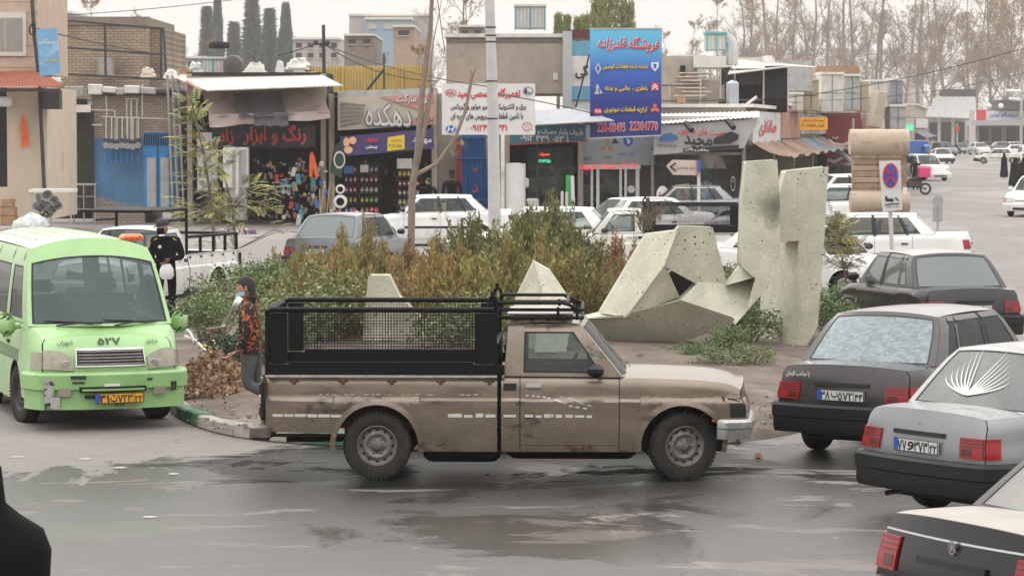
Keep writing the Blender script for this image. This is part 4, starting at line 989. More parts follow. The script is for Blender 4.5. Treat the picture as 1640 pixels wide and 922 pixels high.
# ================================================================ buildings behind the roundabout
def zof(py, Y): return at(820, py, Y).z
def xof(px, Y): return at(px, 300, Y).x
def own(o, root):
    """mesh given in world coordinates -> child of root"""
    o.data.transform(Matrix.Translation(-root_loc(root))); o.parent = root; return o
def root_loc(r):
    v = Vector(r.location)
    while r.parent: r = r.parent; v += Vector(r.location)
    return v
def thing_at(name, px, Y, label, cat, group=None, z=0): return empty(name, (xof(px, Y), Y, z), 0, label, cat, group)
def qbox(name, mat, root, px0, px1, py0, py1, Y, d=.2, Y1=None, r=0, mb=None, rot=0.):
    """box whose front face spans the pixels px0..px1, py0..py1 at distance Y (Y1 at its right end), d deep"""
    Y1 = Y if Y1 is None else Y1
    a = Vector((xof(px0, Y), Y, 0)); b = Vector((xof(px1, Y1), Y1, 0)); t = (b - a).normalized(); n = Vector((-t.y, t.x, 0))
    z1 = zof(py0, Y); z0 = zof(py1, Y); w_ = (b - a).length
    T = Matrix(((t.x, n.x, 0, a.x), (t.y, n.y, 0, a.y), (0, 0, 1, 0), (0, 0, 0, 1)))
    m = mb or MB(); v0 = len(m.v); (m.rbox(0, w_, 0, d, z0, z1, r) if r else m.box(0, w_, 0, d, z0, z1))
    if rot:
        c = Vector((w_/2, 0, (z0+z1)/2)); T = T @ Matrix.Translation(c) @ Matrix.Rotation(rot, 4, 'Y') @ Matrix.Translation(-c)
    m.v[v0:] = [tuple(T @ Vector(p)) for p in m.v[v0:]]
    if mb is None: return own(m.build(name, mat), root)
def ptube(name, mat, root, pts, r, n=6, mb=None):
    """tube through (px, py, Y) points"""
    m = mb or MB(); m.tube([at(*p) for p in pts], r, n)
    if mb is None: return own(m.build(name, mat), root)
def poly(name, mat, root, pts, d=.1, mb=None, back=None):
    """polygon (px, py, Y) given thickness d away from the viewer"""
    P = [at(*p) for p in pts]; dv = Vector(back or (0, d, 0)); n = len(P); m = mb or MB()
    m.add(P + [p + dv for p in P], [tuple(range(n)), tuple(range(n, 2*n))[::-1]] + [(i, (i+1) % n, (i+1) % n + n, i + n) for i in range(n)])
    if mb is None: return own(m.build(name, mat, smooth=False), root)
def ptxt(s, mat, root, px, py, Y, wpx, hpx, bold=.02, slope=0., off=.02, name='lettering', Y1=None, slant=0):
    k = Y / FPX
    o = txt(s, mat, None, at(px, py, Y) - Vector((0, off, 0)), wpx * k, hpx * k, bold, (1, (Y1 or 0), -slope), (0, 0, 1), name, slant); return own(o, root)
def corr(name, mat, root, pts, n=40, amp=.03, parent_mb=None, th=.0, amp2=None):
    """corrugated sheet over 4 corners (px,py,Y): near-left, near-right, far-right, far-left"""
    A, B, C_, D = [at(*p) for p in pts]; m = MB(); k = n * 4; nrm = (B - A).cross(D - A).normalized()
    if nrm.z < 0: nrm = -nrm
    f = []; 
    for i in range(k + 1):
        t = i / k; o = nrm * (amp * sin(2*pi*i/4)); a = A.lerp(B, t) + o; b = D.lerp(C_, t) + o; m.v += [tuple(a), tuple(b), tuple(a - nrm*.012), tuple(b - nrm*.012)]
    for i in range(k): o = 4*i; f += [(o, o+4, o+5, o+1), (o+2, o+3, o+7, o+6), (o, o+2, o+6, o+4)]
    m.f = f; m.m = [0]*len(f); return own(m.build(name, mat, ang=60), root)
# --- materials
RENDER = M('rough_cement_render', (.36, .30, .25), .95, var=.18, sc=.9, bump=.6, bsc=12, col2=(.24, .20, .17), thr=.62, sc2=.7)
CREAM = M('cream_plaster', (.56, .46, .36), .9, var=.12, sc=1.2, bump=.3, bsc=8, col2=(.33, .26, .2), thr=.66, sc2=1.5)
PINKST = M('pinkish_stone', (.50, .38, .29), .8, var=.15, sc=4, bump=.2, col2=(.55, .45, .36), thr=.55, sc2=9)
DKMET = M('dark_iron', (.055, .045, .045), .7, var=.4, sc=5, col2=(.13, .07, .045), thr=.6, sc2=3)
BLUED = M('blue_door_paint', (.03, .24, .55), .5, var=.2, sc=4, col2=(.05, .09, .13), thr=.62, sc2=5)
BLUEG = M('blue_gate_paint', (.025, .13, .34), .5, var=.2, sc=3)
REDG = M('red_gate_paint', (.36, .04, .04), .55, var=.2, sc=3)
GREYS = M('weathered_sheet', (.36, .36, .35), .6, m=.1, var=.25, sc=3, col2=(.22, .19, .16), thr=.6, sc2=2)
WSHEET = M('white_roof_sheet', (.66, .63, .58), .55, var=.15, sc=1.5, col2=(.4, .35, .3), thr=.66, sc2=1.4)
RSHEET = M('rust_red_roof_sheet', (.42, .15, .10), .6, var=.25, sc=3, col2=(.28, .13, .1), thr=.6)
YSHEET = M('yellow_sheet', (.62, .47, .18), .6, var=.12, sc=2)
DGATE = M('dark_green_grey_gate', (.075, .08, .065), .6, var=.2, sc=3)
TARP = M('canvas_awning', (.40, .32, .28), .9, var=.2, sc=2.5, bump=.5, bsc=3)
TARPD = M('dark_canvas_patch', (.12, .12, .125), .9, var=.2, sc=3, bump=.4, bsc=3)
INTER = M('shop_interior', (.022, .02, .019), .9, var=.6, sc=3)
CONCW = M('concrete_pole', (.52, .51, .50), .75, var=.12, sc=3, bump=.2)
ALU = flat('aluminium', (.45, .45, .45), .45, m=.3)
OFFW = M('off_white', (.62, .59, .54), .7, var=.15, sc=3)
TEAL = M('teal_sheet', (.12, .38, .40), .5, var=.2, sc=4)
CARD = M('cardboard', (.34, .21, .12), .9, var=.2, sc=5)
ORANGE = M('orange_cloth', (.80, .14, .03), .8, var=.2, sc=5)
SHOPG = glass('shop_glass', (.05, .055, .055), .35)
PLAST = M('white_plastic', (.68, .68, .67), .5, var=.08)
BRK = {}
def brickm(name, c1, c2, mort, sc=1., blue=None, zb=0):
    mt = bpy.data.materials.new(name); mt.use_nodes = True; n = mt.node_tree; L = n.links.new; b = n.nodes['Principled BSDF']; b.inputs['Roughness'].default_value = .9
    tc = n.nodes.new('ShaderNodeTexCoord'); mp = n.nodes.new('ShaderNodeMapping'); mp.inputs['Rotation'].default_value = (radians(90), 0, 0); L(tc.outputs['Object'], mp.inputs[0])
    br = n.nodes.new('ShaderNodeTexBrick'); L(mp.outputs[0], br.inputs[0]); br.inputs['Scale'].default_value = 1 / sc; br.inputs['Mortar Size'].default_value = .014; br.inputs['Brick Width'].default_value = .23; br.inputs['Row Height'].default_value = .085
    br.inputs['Color1'].default_value = c1 + (1,); br.inputs['Color2'].default_value = c2 + (1,); br.inputs['Mortar'].default_value = mort + (1,); br.inputs['Bias'].default_value = 0
    out = br.outputs['Color']
    nz = n.nodes.new('ShaderNodeTexNoise'); nz.inputs['Scale'].default_value = .8; nz.inputs['Detail'].default_value = 8; L(tc.outputs['Object'], nz.inputs[0])
    if blue:
        sp = n.nodes.new('ShaderNodeSeparateXYZ'); L(tc.outputs['Object'], sp.inputs[0])
        a = n.nodes.new('ShaderNodeMath'); a.operation = 'MULTIPLY_ADD'; a.inputs[1].default_value = 2.2; L(nz.outputs[0], a.inputs[0]); L(sp.outputs['Z'], a.inputs[2])
        r = n.nodes.new('ShaderNodeMapRange'); r.inputs[1].default_value = zb + .7; r.inputs[2].default_value = zb + .95; L(a.outputs[0], r.inputs[0])
        r2 = n.nodes.new('ShaderNodeMath'); r2.operation = 'LESS_THAN'; r2.inputs[1].default_value = 2.95; L(sp.outputs['Z'], r2.inputs[0])
        mm = n.nodes.new('ShaderNodeMath'); mm.operation = 'MULTIPLY'; L(r.outputs[0], mm.inputs[0]); L(r2.outputs[0], mm.inputs[1])
        mx_ = n.nodes.new('ShaderNodeMix'); mx_.data_type = 'RGBA'; mq = n.nodes.new('ShaderNodeMath'); mq.operation = 'MULTIPLY'; mq.inputs[1].default_value = .84; L(mm.outputs[0], mq.inputs[0]); L(mq.outputs[0], mx_.inputs[0]); L(out, mx_.inputs['A']); mx_.inputs['B'].default_value = blue + (1,); out = mx_.outputs['Result']
    r3 = n.nodes.new('ShaderNodeMapRange'); r3.inputs[1].default_value = .3; r3.inputs[2].default_value = .7; r3.inputs[3].default_value = .7; r3.inputs[4].default_value = 1.2; L(nz.outputs[0], r3.inputs[0])
    vs = n.nodes.new('ShaderNodeVectorMath'); vs.operation = 'SCALE'; L(out, vs.inputs[0]); L(r3.outputs[0], vs.inputs['Scale']); L(vs.outputs[0], b.inputs['Base Color'])
    bp = n.nodes.new('ShaderNodeBump'); bp.inputs['Strength'].default_value = .8; bp.inputs['Distance'].default_value = .02; bp.invert = True; L(br.outputs['Fac'], bp.inputs['Height']); L(bp.outputs[0], b.inputs['Normal']); return mt
BRICKA = brickm('tan_brick', (.40, .31, .22), (.33, .25, .175), (.20, .16, .125), 1.3)
BRICKB = brickm('meter_wall_brick', (.44, .36, .29), (.37, .29, .23), (.20, .17, .14), 1., (.045, .20, .40), .9)

def logo_oval(root, px, py, Y, r, mat, text=None, mt2=None, rx=None):
    k = Y / FPX; m = MB(); disc(m, at(px, py, Y), (rx or r) * k, r * k, 24, y=-.03, r0=.86); own(m.build('logo', mat, smooth=False), root)
    if text: ptxt(text, mt2 or mat, root, px, py, Y, (rx or r) * 1.2, r * 1.0, .04, off=.032)

# ---- A: building at the left edge
Y = 88
b = thing_at('corner_shop', 30, Y, 'cream two storey shop with red corrugated awning at the left edge', 'building')
qbox('upper_wall', PINKST, b, -40, 62, -30, 118, Y, 6)
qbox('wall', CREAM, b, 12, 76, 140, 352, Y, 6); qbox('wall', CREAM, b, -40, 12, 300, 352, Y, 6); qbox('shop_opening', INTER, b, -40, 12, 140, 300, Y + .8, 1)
f = qbox('window', flat('window_white', (.6, .57, .52), .5), b, -8, 44, 20, 90, Y - .08, .08)
qbox('pane', M('curtained_glass', (.30, .27, .24), .25, var=.12, sc=2, stretch=(6, 1, 1)), f, -8, 9, 29, 82, Y - .10, .03); qbox('pane', M('curtained_glass'), f, 11, 38, 29, 82, Y - .10, .03)
for i in range(7): qbox('stone_joint', M('stone_joint', (.30, .22, .16), .9), b, -20, 62, 3 + i*17.5, 3.6 + i*17.5, Y - .012, .02)
corr('awning_sheet', RSHEET, b, [(-30, 140, Y - 2.2), (104, 138, Y - 2.2), (62, 113, Y - .1), (-30, 115, Y - .1)], 26, .035)
qbox('awning_beam', DKMET, b, -30, 98, 142, 147, Y - 2.1, .1)
ptube('downpipe', DKMET, b, [(51, -10, Y - .3), (55, 60, Y - .3), (62, 120, Y - .4), (68, 240, Y - .3), (72, 335, Y - .3)], .06)
ptube('cable_coil', BLKP, b, [(52 + 5*cos(t), 48 + 8*sin(t), Y - .4) for t in lin(0, 12, 30)], .03, 4)
qbox('gutter_box', DKMET, b, 68, 96, 145, 175, Y - .5, .6)
s_ = thing_at('shop_sign', 78, Y - 1, 'faded light blue sign hanging tilted from the brown pipe', 'sign')
poly('sign_board', M('faded_blue_sign', (.16, .38, .60), .5, var=.15, sc=1.2, col2=(.28, .48, .66), thr=.55), s_, [(58, 47, Y-1), (91, 45, Y-1), (97, 117, Y-1), (64, 123, Y-1)], .06)
ptxt('سیم‌کشی', WHITE, s_, 75, 68, Y - 1, 24, 12, .02, slope=.05); ptxt('اتومبیل', YELP, s_, 80, 96, Y - 1, 22, 9, .0, slope=.05)
a_ = thing_at('air_conditioner', 6, Y - .8, 'white split air conditioner unit on the cream wall at the left edge', 'air conditioner', z=zof(170, Y)); qbox('casing', PLAST, a_, -8, 18, 155, 171, Y - .5, .4, r=.05)
a_ = thing_at('orange_cloth', 39, Y, 'orange cloth hanging on the cream wall left of the brown pipe', 'cloth', z=zof(236, Y)); poly('cloth', ORANGE, a_, [(34, 184, Y-.1), (37, 184, Y-.1), (41, 200, Y-.16), (46, 234, Y-.12), (35, 236, Y-.2), (33, 205, Y-.12)], .04)
g_ = 'cardboard boxes stacked at the left edge'
for i, (x0, x1, y0, y1) in enumerate([(-12, 19, 318, 332), (-14, 22, 332, 346), (-14, 24, 346, 362)]):
    o = thing_at('cardboard_box', (x0+x1)/2, Y - 3, ('topmost', 'middle', 'lowest')[i] + ' brown cardboard box of the stack at the left edge above the minibus', 'box', g_, z=zof(y1, Y-3)); qbox('carton', CARD, o, x0, x1, y0, y1 - .5, Y - 3, .6, r=.01); qbox('packing_tape', M('tape', (.45, .33, .2), .4), o, x0+12, x0+15, y0 + .5, y1-1, Y - 3.012, .01)
o = thing_at('work_table', 60, Y - 3, 'white topped trestle table against the cream wall', 'table'); qbox('table_top', PLAST, o, 46, 116, 303, 308, Y - 2.5, 1.0)
for x in (50, 80, 112): qbox('leg', ALU, o, x, x+2, 308, 372, Y - 2.4, .04)
o = thing_at('vent_funnels', 78, Y - 3, 'bunch of grey metal funnels and ducts stacked on the table', 'funnels', z=zof(350, Y-3))
for i, (x, y, r_) in enumerate([(62, 318, 7), (75, 313, 9), (86, 322, 8), (70, 330, 9), (84, 335, 9), (60, 332, 7), (76, 342, 8), (92, 330, 7), (66, 346, 6)]):
    p = at(x, y, Y - 3); mm = MB(); k = Y / FPX * r_; T = Matrix.Translation(p) @ Matrix.Rotation(R.uniform(-.8, .8), 4, 'Z') @ Matrix.Rotation(R.uniform(-.7, .3), 4, 'X'); v0 = 0
    mm.lathe([(k, -.1), (k*.9, -.06), (k*.35, .12), (k*.2, .3)], 14); mm.v = [tuple(T @ Vector(q)) for q in mm.v]; own(mm.build('funnel', GREYS), o)
o = thing_at('plastic_sack', 51, Y - 4, 'large crumpled translucent plastic sack behind the minibus roof', 'sack')
mm = MB(); c = at(51, 372, Y - 4); rs = []
for i in range(9):
    t = i / 8; rr = .55 * sin(pi * min(.98, t * .85 + .12)) ; rs.append([(c.x + rr * (1.0 + .12 * sin(5*a_2 + i)) * cos(a_2), c.y + rr * .8 * sin(a_2), .05 + t * .75 + .04 * sin(3*a_2 + i*2)) for a_2 in lin(0, 2*pi, 19)[:-1]])
mm.rings(rs, True, True); own(mm.build('sack_body', M('sack_plastic', (.5, .52, .52), .35, var=.3, sc=8, bump=1, bsc=6)), o)
# gas/meter cabinet and stool
o = thing_at('meter_cabinet', 92, Y + 3, 'grey metal cabinet on a blue stand beside the brown pipe', 'cabinet'); qbox('stand', BLUEG, o, 85, 98, 273, 340, Y + 3, .3); qbox('cabinet_box', M('cabinet_grey', (.42, .42, .40), .6), o, 84, 100, 243, 275, Y + 2.9, .35, r=.02); qbox('bundle', GREYS, o, 80, 96, 218, 243, Y + 3, .3, r=.1)
o = thing_at('metal_stool', 134, 94, 'tall bare metal stool frame in front of the dark green gate', 'stool')
for x in (117, 133, 151): qbox('leg', ALU, o, x, x + 1.6, 296, 357, 94, .05)
qbox('seat', ALU, o, 116, 152, 294, 297, 94, .35)
for y in (314, 334): qbox('rung', ALU, o, 118, 151, y, y + 1.4, 94, .03)
# ---- gate + meter wall
b = thing_at('meter_wall', 215, 99, 'brick wall painted blue below with a row of gas meters and pipes', 'wall')
qbox('brickwork', BRICKB, b, 148, 232, 152, 362, 99, 5); qbox('brickwork', BRICKB, b, 232, 274, 152, 212, 99, 5); qbox('brickwork', BRICKB, b, 274, 288, 152, 362, 99, 5); qbox('roof_edge', M('tar_roof', (.10, .09, .085), .95, var=.5, sc=5), b, 140, 275, 140, 153, 98.8, 5.5, r=.08)
d_ = qbox('door', BLUED, b, 230, 275, 212, 340, 98.96, .1)
for x0, x1 in ((235, 250), (257, 271)): qbox('door_panel', M('door_panel_grey', (.42, .42, .42), .6, var=.2), d_, x0, x1, 252, 332, 98.93, .04, r=.02)
qbox('door_grille', DARK, d_, 231, 274, 214, 233, 98.95, .04); qbox('door_gap', DARK, d_, 252.4, 253.6, 214, 340, 98.93, .04)
for x in lin(233, 271, 11): qbox('grille_bar', BLUED, d_, x, x + 1, 214, 233, 98.9, .04)
for i in range(7):
    x = 168 + i * 8.6; g = sub('gas_meter', b); mm = MB(); c = at(x + 2, 233 + (i % 3), 98.7); mm.lathe([(.02, -.1), (.1, -.1), (.115, -.04), (.115, .06), (.05, .08)], 14, c=tuple(c)); own(mm.build('meter_body', M('meter_grey', (.34, .34, .33), .5, m=.3)), g)
    mm = MB(); mm.box(c.x - .07, c.x + .07, c.y - .05, c.y + .05, c.z + .1, c.z + .24); own(mm.build('meter_valve', DKMET), g)
    ptube('pipe', OFFW, b, [(x + 2, 226, 98.7), (x + 2, 187, 98.7)], .022); ptube('pipe', BLUED, b, [(x + 1, 245, 98.85), (x + 1, 262, 98.85)], .03)
for pts in ([(145, 176, 98.8), (184, 177, 98.8), (184, 225, 98.8)], [(163, 187, 98.75), (276, 191, 98.75)], [(201, 158, 98.8), (222, 159, 98.8)], [(210, 160, 98.7), (210, 225, 98.7)], [(228, 135, 98.7), (228, 186, 98.7)], [(203, 158, 98.8), (203, 215, 98.8)], [(170, 153, 98.85), (171, 187, 98.85)], [(147, 200, 98.8), (164, 200, 98.8)], [(219, 160, 98.8), (219, 228, 98.8)]): ptube('pipe', OFFW, b, pts, .022)
for px in (268, 276, 285): ptube('downpipe', GREYS, b, [(px, 120, 98.6), (px + 9, 330, 98.6)], .045)
g = thing_at('sheet_gate', 128, 99, 'dark green grey corrugated metal gate beside the brick wall', 'gate'); corr('gate_sheet', DGATE, g, [(105, 340, 98.7), (152, 340, 98.9), (150, 178, 98.9), (105, 178, 98.7)], 14, .03); qbox('gate_backing', DARK, g, 70, 150, 168, 350, 99.4, .2)
qbox('gate_frame', GREYS, g, 104, 106, 180, 338, 98.5, .05); qbox('gate_header', OFFW, g, 98, 146, 168, 180, 98.4, .1)
for (x0, x1, y0, y1, mt) in ((142, 164, 135, 152, OFFW), (166, 186, 139, 149, WSHEET), (186, 200, 141, 152, GREYS), (200, 224, 137, 150, WSHEET), (116, 140, 158, 168, BLACK), (226, 250, 140, 151, GREYS), (104, 134, 138, 156, M('sign_back', (.3, .3, .27), .8, var=.3, sc=9))):
    o = thing_at('scrap_panel', (x0+x1)/2, 98.3, 'scrap panel on the roof edge above the brick wall, %s' % {142: 'at the left corner', 166: 'left of the middle', 186: 'in the middle', 200: 'above the pipes', 116: 'in black over the gate', 226: 'beside the downpipes', 104: 'leaning over the dark gate'}[x0], 'panel', 'scrap panels on the meter wall roof', z=zof(y1, 98.3)); qbox('panel', mt, o, x0, x1, y0, y1, 98.3 + R.uniform(0, .3), .3, rot=R.uniform(-.08, .08), r=.03)
# --- tan brick building behind with the steel frame
b = thing_at('brick_building', 160, 112, 'windowless tan brick building behind the blue sign and steel frame', 'building'); qbox('wall', BRICKA, b, 62, 237, 33, 160, 112, 9); qbox('parapet', M('parapet_grey', (.22, .18, .14), .9), b, 62, 237, 27, 40, 111.9, 9.2); qbox('side_wall', BRICKA, b, 237, 262, 45, 160, 113, 8); qbox('chimney', CONC, b, 159, 180, 93, 122, 111, .8)
b = thing_at('steel_frame', 160, 106, 'rusty steel billboard frame standing on the roof before the brick building', 'frame', z=zof(125, 106))
for pts in ([(74, 30, 106), (262, 46, 106)], [(74, 74, 106), (262, 87, 106)], [(168, 40, 106), (169, 121, 106)], [(258, 46, 106), (258, 125, 106)], [(262, 46, 105.5), (266, 128, 105.5)], [(74, 30, 106), (74, 60, 106)], [(98, 118, 106), (266, 127, 106)]): ptube('frame_bar', DKMET, b, pts, .05, 5)
# ---- D: paint shop
YS = 98
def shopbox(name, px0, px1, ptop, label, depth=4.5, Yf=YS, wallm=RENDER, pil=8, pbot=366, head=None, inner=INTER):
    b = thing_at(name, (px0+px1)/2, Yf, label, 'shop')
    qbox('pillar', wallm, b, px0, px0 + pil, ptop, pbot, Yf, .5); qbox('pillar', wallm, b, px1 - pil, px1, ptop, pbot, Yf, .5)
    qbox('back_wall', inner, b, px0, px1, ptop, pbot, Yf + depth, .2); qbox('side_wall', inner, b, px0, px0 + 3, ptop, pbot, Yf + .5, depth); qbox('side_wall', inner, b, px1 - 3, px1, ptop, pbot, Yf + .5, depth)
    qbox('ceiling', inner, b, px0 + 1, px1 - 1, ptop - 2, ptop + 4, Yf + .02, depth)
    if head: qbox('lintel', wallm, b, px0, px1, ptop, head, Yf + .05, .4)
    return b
SH = {}
b = shopbox('paint_shop', 300, 522, 118, 'dark paint and tool shop under a white corrugated roof and canvas awning', head=148); SH['paint'] = b
corr('roof_sheet', WSHEET, b, [(330, 145, 95.0), (549, 137, 95.0), (508, 116, 99), (272, 121, 99)], 46, .035); ptube('roof_rafter', RSHEET, b, [(300, 131, 97.2), (322, 145, 95)], .06)
def drape(name, mat, root, x0, x1, ytop, ybot, Y0, Y1, n=24, amp=.1, sag=.1, hem=0.):
    m = MB(); rs = []
    for j in range(7):
        t = j / 6; row = []
        for i in range(n + 1):
            u = i / n; px = lerp(x0[0], x1[0], u) + (lerp(x0[1], x1[1], u) - lerp(x0[0], x1[0], u)) * t; py = lerp(lerp(ytop[0], ytop[1], u), lerp(ybot[0], ybot[1], u), t)
            q = at(px, py + 2.5 * sin(u * 17) * t * hem, lerp(Y0, Y1, t)); q.y += amp * sin(u * 23 + 2*t) * t + amp*.5*sin(u*9); q.z -= sag * sin(pi * t); row.append(tuple(q))
        rs.append(row)
    m.rings(rs, closed=False); o = m.build(name, mat); o.data.transform(Matrix.Translation((0, 0, 0))); return own(o, root)
drape('awning_cloth', TARP, b, (322, 336), (515, 528), (140, 134), (187, 180), 97.5, 95.8, amp=.12); drape('awning_patch', TARPD, b, (375, 382), (450, 460), (150, 146), (188, 186), 96.75, 95.5, amp=.12)
drape('awning_valance', M('pale_canvas', (.50, .42, .39), .9, var=.15, sc=3), b, (334, 336), (528, 530), (184, 178), (204, 190), 95.8, 95.75, amp=.05, hem=.5); drape('valance_patch', TARPD, b, (407, 407), (462, 462), (184, 180), (201, 202), 95.6, 95.55, amp=.04, hem=.4)
qbox('sign_board', M('black_sign', (.025, .025, .028), .6, var=.3), b, 340, 505, 200, 236, 97.6, .15)
ptxt('رنگ و ابزار', REDP, b, 440, 216, 97.5, 96, 30, .035); ptxt('زاد', REDP, b, 362, 220, 97.5, 24, 26, .035)
ptxt('رنگ و ابزار', M('pink_outline', (.55, .25, .25), .6), b, 440, 216, 97.56, 99, 31, .055); qbox('white_panel', M('painted_white_wall', (.62, .60, .58), .7, var=.1), b, 316, 348, 212, 305, 97.7, .2)
m = MB()
for k in range(60):   # shop goods hanging and standing around the entrance
    px = R.uniform(448, 512) if k % 3 else R.uniform(395, 450); py = R.uniform(250, 345); s_ = R.uniform(2, 5); qbox('', None, None, px, px + s_, py, py + s_ * R.uniform(.6, 2.5), 97.5 + R.uniform(-.4, .6), .12, mb=m, rot=R.uniform(-.4, .4), r=.02)
tag(own(m.build('hanging_tools', M('tool_goods', (.20, .17, .15), .6, var=.9, sc=1.3, rnd=(.3, .2, .15))), b), kind='stuff')
def goods(b, name, n, x, y, s, mt, Yg=97.3, kind='stuff', asp=(1, 1.6)):
    m = MB()
    for k in range(n):
        px = R.uniform(*x); py = R.uniform(*y); q = R.uniform(*s); qbox('', None, None, px, px + q, py, py + q * R.uniform(*asp), Yg + R.uniform(-.3, .4), .12, mb=m, rot=R.uniform(-.3, .3), r=.03)
    return tag(own(m.build(name, mt), b), kind=kind)
PAL = [flat('goods_red', (.5, .05, .05)), flat('goods_white', (.6, .58, .55)), flat('goods_blue', (.05, .16, .45)), flat('goods_tan', (.4, .28, .16)), flat('goods_teal', (.07, .28, .30)), flat('goods_pink', (.5, .12, .3)), flat('goods_yellow', (.65, .45, .05)), flat('goods_green', (.05, .3, .08))]
for c_, n_ in ((0, 12), (1, 22), (3, 16), (4, 10), (2, 8)): goods(b, 'shop_goods', n_, (440, 520), (256, 345), (2.5, 8), PAL[c_], asp=(.5, 3))
for c_, n_ in ((3, 14), (1, 10), (2, 6)): goods(b, 'shelf_goods', n_, (352, 440), (250, 330), (2, 5), PAL[c_], 99.5)
o = thing_at('orange_overall', 502, 97, 'orange overall hanging at the paint shop entrance', 'clothing', z=zof(285, 97)); poly('overall', ORANGE, o, [(496, 246, 96.9), (500, 243, 96.9), (504, 252, 96.9), (511, 282, 96.9), (505, 284, 96.9), (501, 266, 96.9), (500, 284, 96.9), (495, 283, 96.9)], .08)
o = thing_at('propped_fridge', 378, 96, 'white cabinet fridge standing at the paint shop entrance', 'fridge'); qbox('fridge_body', PLAST, o, 357, 397, 236, 302, 96, .6, r=.04); qbox('fridge_door', M('grey_panel', (.36, .37, .38), .4), o, 372, 395, 240, 298, 95.97, .04); qbox('stand', ALU, o, 360, 394, 302, 352, 96.1, .4); ptube('post', OFFW, o, [(380, 236, 95.8), (380, 350, 95.8)], .06)
o = thing_at('floor_fan', 545, 96, 'white standing fan at the supermarket corner', 'fan')
for yy, rr in ((303, 7), (323, 10)):
    m = MB(); c = at(545, yy, 95.8); m.lathe([(rr*.0212, -.05), (rr*.0235, 0), (rr*.0212, .05), (rr*.014, .06), (rr*.014, -.06), (rr*.0212, -.05)], 20, c=tuple(c)); own(m.build('fan_ring', PLAST), o)
ptube('fan_pole', ALU, o, [(545, 330, 95.9), (545, 362, 95.9)], .03)
for i, (x, y) in enumerate(((520, 300), (528, 298), (535, 302), (512, 308))):
    o = thing_at('broom', x, 96.2, ('straw broom leaning outside the paint shop, leftmost of the pair nearest the fan', 'yellow handled broom leaning beside the standing fan', 'thin broom standing closest to the standing fan', 'short handled broom nearest the orange overall')[i], 'broom', 'brooms outside the paint shop'); ptube('handle', M('wood_handle', (.45, .33, .16), .6), o, [(x, y - 6, 96.3), (x - 8 + i*3, 352, 95.9)], .018, 5)
# ---- E: supermarket
b = shopbox('supermarket', 527, 700, 150, 'small supermarket with snack shelves under a beige and pink fascia sign', head=156); SH['market'] = b
poly('roof_edge', M('grey_edge', (.26, .26, .25), .7, var=.3), b, [(541, 146, 97.4), (700, 141, 97.4), (702, 150, 97.3), (541, 157, 97.3)], .3)
S = poly('fascia_sign', M('beige_sign', (.48, .42, .34), .6, var=.08), b, [(541, 157, 97.2), (699, 150, 97.2), (697, 200, 97.2), (541, 209, 97.2)], .25)
poly('pink_field', flat('sign_pink', (.48, .25, .22), .6), S, [(608, 155, 97.15), (697, 151, 97.15), (696, 182, 97.15), (650, 170, 97.15)], .02)
poly('pink_field', flat('sign_pink'), S, [(660, 192, 97.14), (697, 172, 97.14), (697, 199, 97.14), (610, 203, 97.14)], .02)
for i in range(6): poly('pictured_shelf', M('sign_shelf_grey', (.20, .18, .15), .7, var=.6, sc=9), S, [(545, 164 + i*7.2, 97.15), (585 - i*1.0, 168 + i*5.2, 97.15), (585 - i, 170 + i*5.2, 97.15), (545, 168 + i*7.2, 97.15)], .02)
ptxt('سوپر مارکت', flat('sign_brown', (.10, .07, .06), .6), S, 665, 161, 97.1, 56, 15, .03, .02, off=.03); ptxt('سوپر مارکت', WHITE, S, 664, 160, 97.1, 56, 15, .01, .02, off=.045)
ptxt('دهکده', flat('sign_teal', (.05, .12, .16), .5), S, 622, 184, 97.1, 74, 36, .06, .03, off=.03); ptxt('دهکده', OFFW, S, 622, 184, 97.1, 72, 35, .015, .03, off=.045); ptxt('بزرگ', flat('sign_brown'), S, 680, 190, 97.1, 28, 16, .02, off=.03)
B2 = poly('banner', M('purple_banner', (.045, .035, .14), .5, var=.15, sc=1.5), b, [(545, 219, 96.6), (694, 206, 96.6), (695, 238, 96.6), (600, 246, 96.6), (552, 250, 96.6)], .03)
poly('banner_field', YELP, B2, [(621, 220, 96.55), (648, 216, 96.55), (648, 239, 96.55), (620, 242, 96.55)], .02); ptxt('۲۰۶۱۰۹۵۰', BLKP, B2, 634, 234, 96.5, 22, 5, .02, .03, off=.04); ptxt('مخابراتی', BLKP, B2, 635, 225, 96.5, 18, 5, .02, .03, off=.04)
ptxt('مهاباد', WHITE, B2, 676, 224, 96.5, 30, 12, .02, .05, off=.04); ptxt('تخفیف', REDP, B2, 595, 224, 96.5, 20, 9, .06, .05, off=.04); ptxt('بستنی', WHITE, B2, 595, 236, 96.5, 18, 5, .06, .05, off=.04)
for x, y, rx, rz_ in ((555, 228, 5, 8), (565, 225, 6, 6), (558, 240, 7, 6)):
    m = MB(); disc(m, at(x, y, 96.5), rx*.0212, rz_*.0212, 14, y=-.03); own(m.build('ice_cream_picture', flat('cream_orange', (.75, .42, .25), .6), smooth=False), B2)
poly('green_flag', M('green_cloth', (.05, .11, .08), .7, var=.2), b, [(548, 222, 96.9), (552, 250, 96.6), (546, 285, 96.6), (528, 276, 97.3), (535, 235, 97.3)], .03)
m = MB(); disc(m, at(544, 256, 96.6), .2, .3, 18, y=-.14, r0=.78); own(m.build('flag_emblem', OFFW, smooth=False), b)
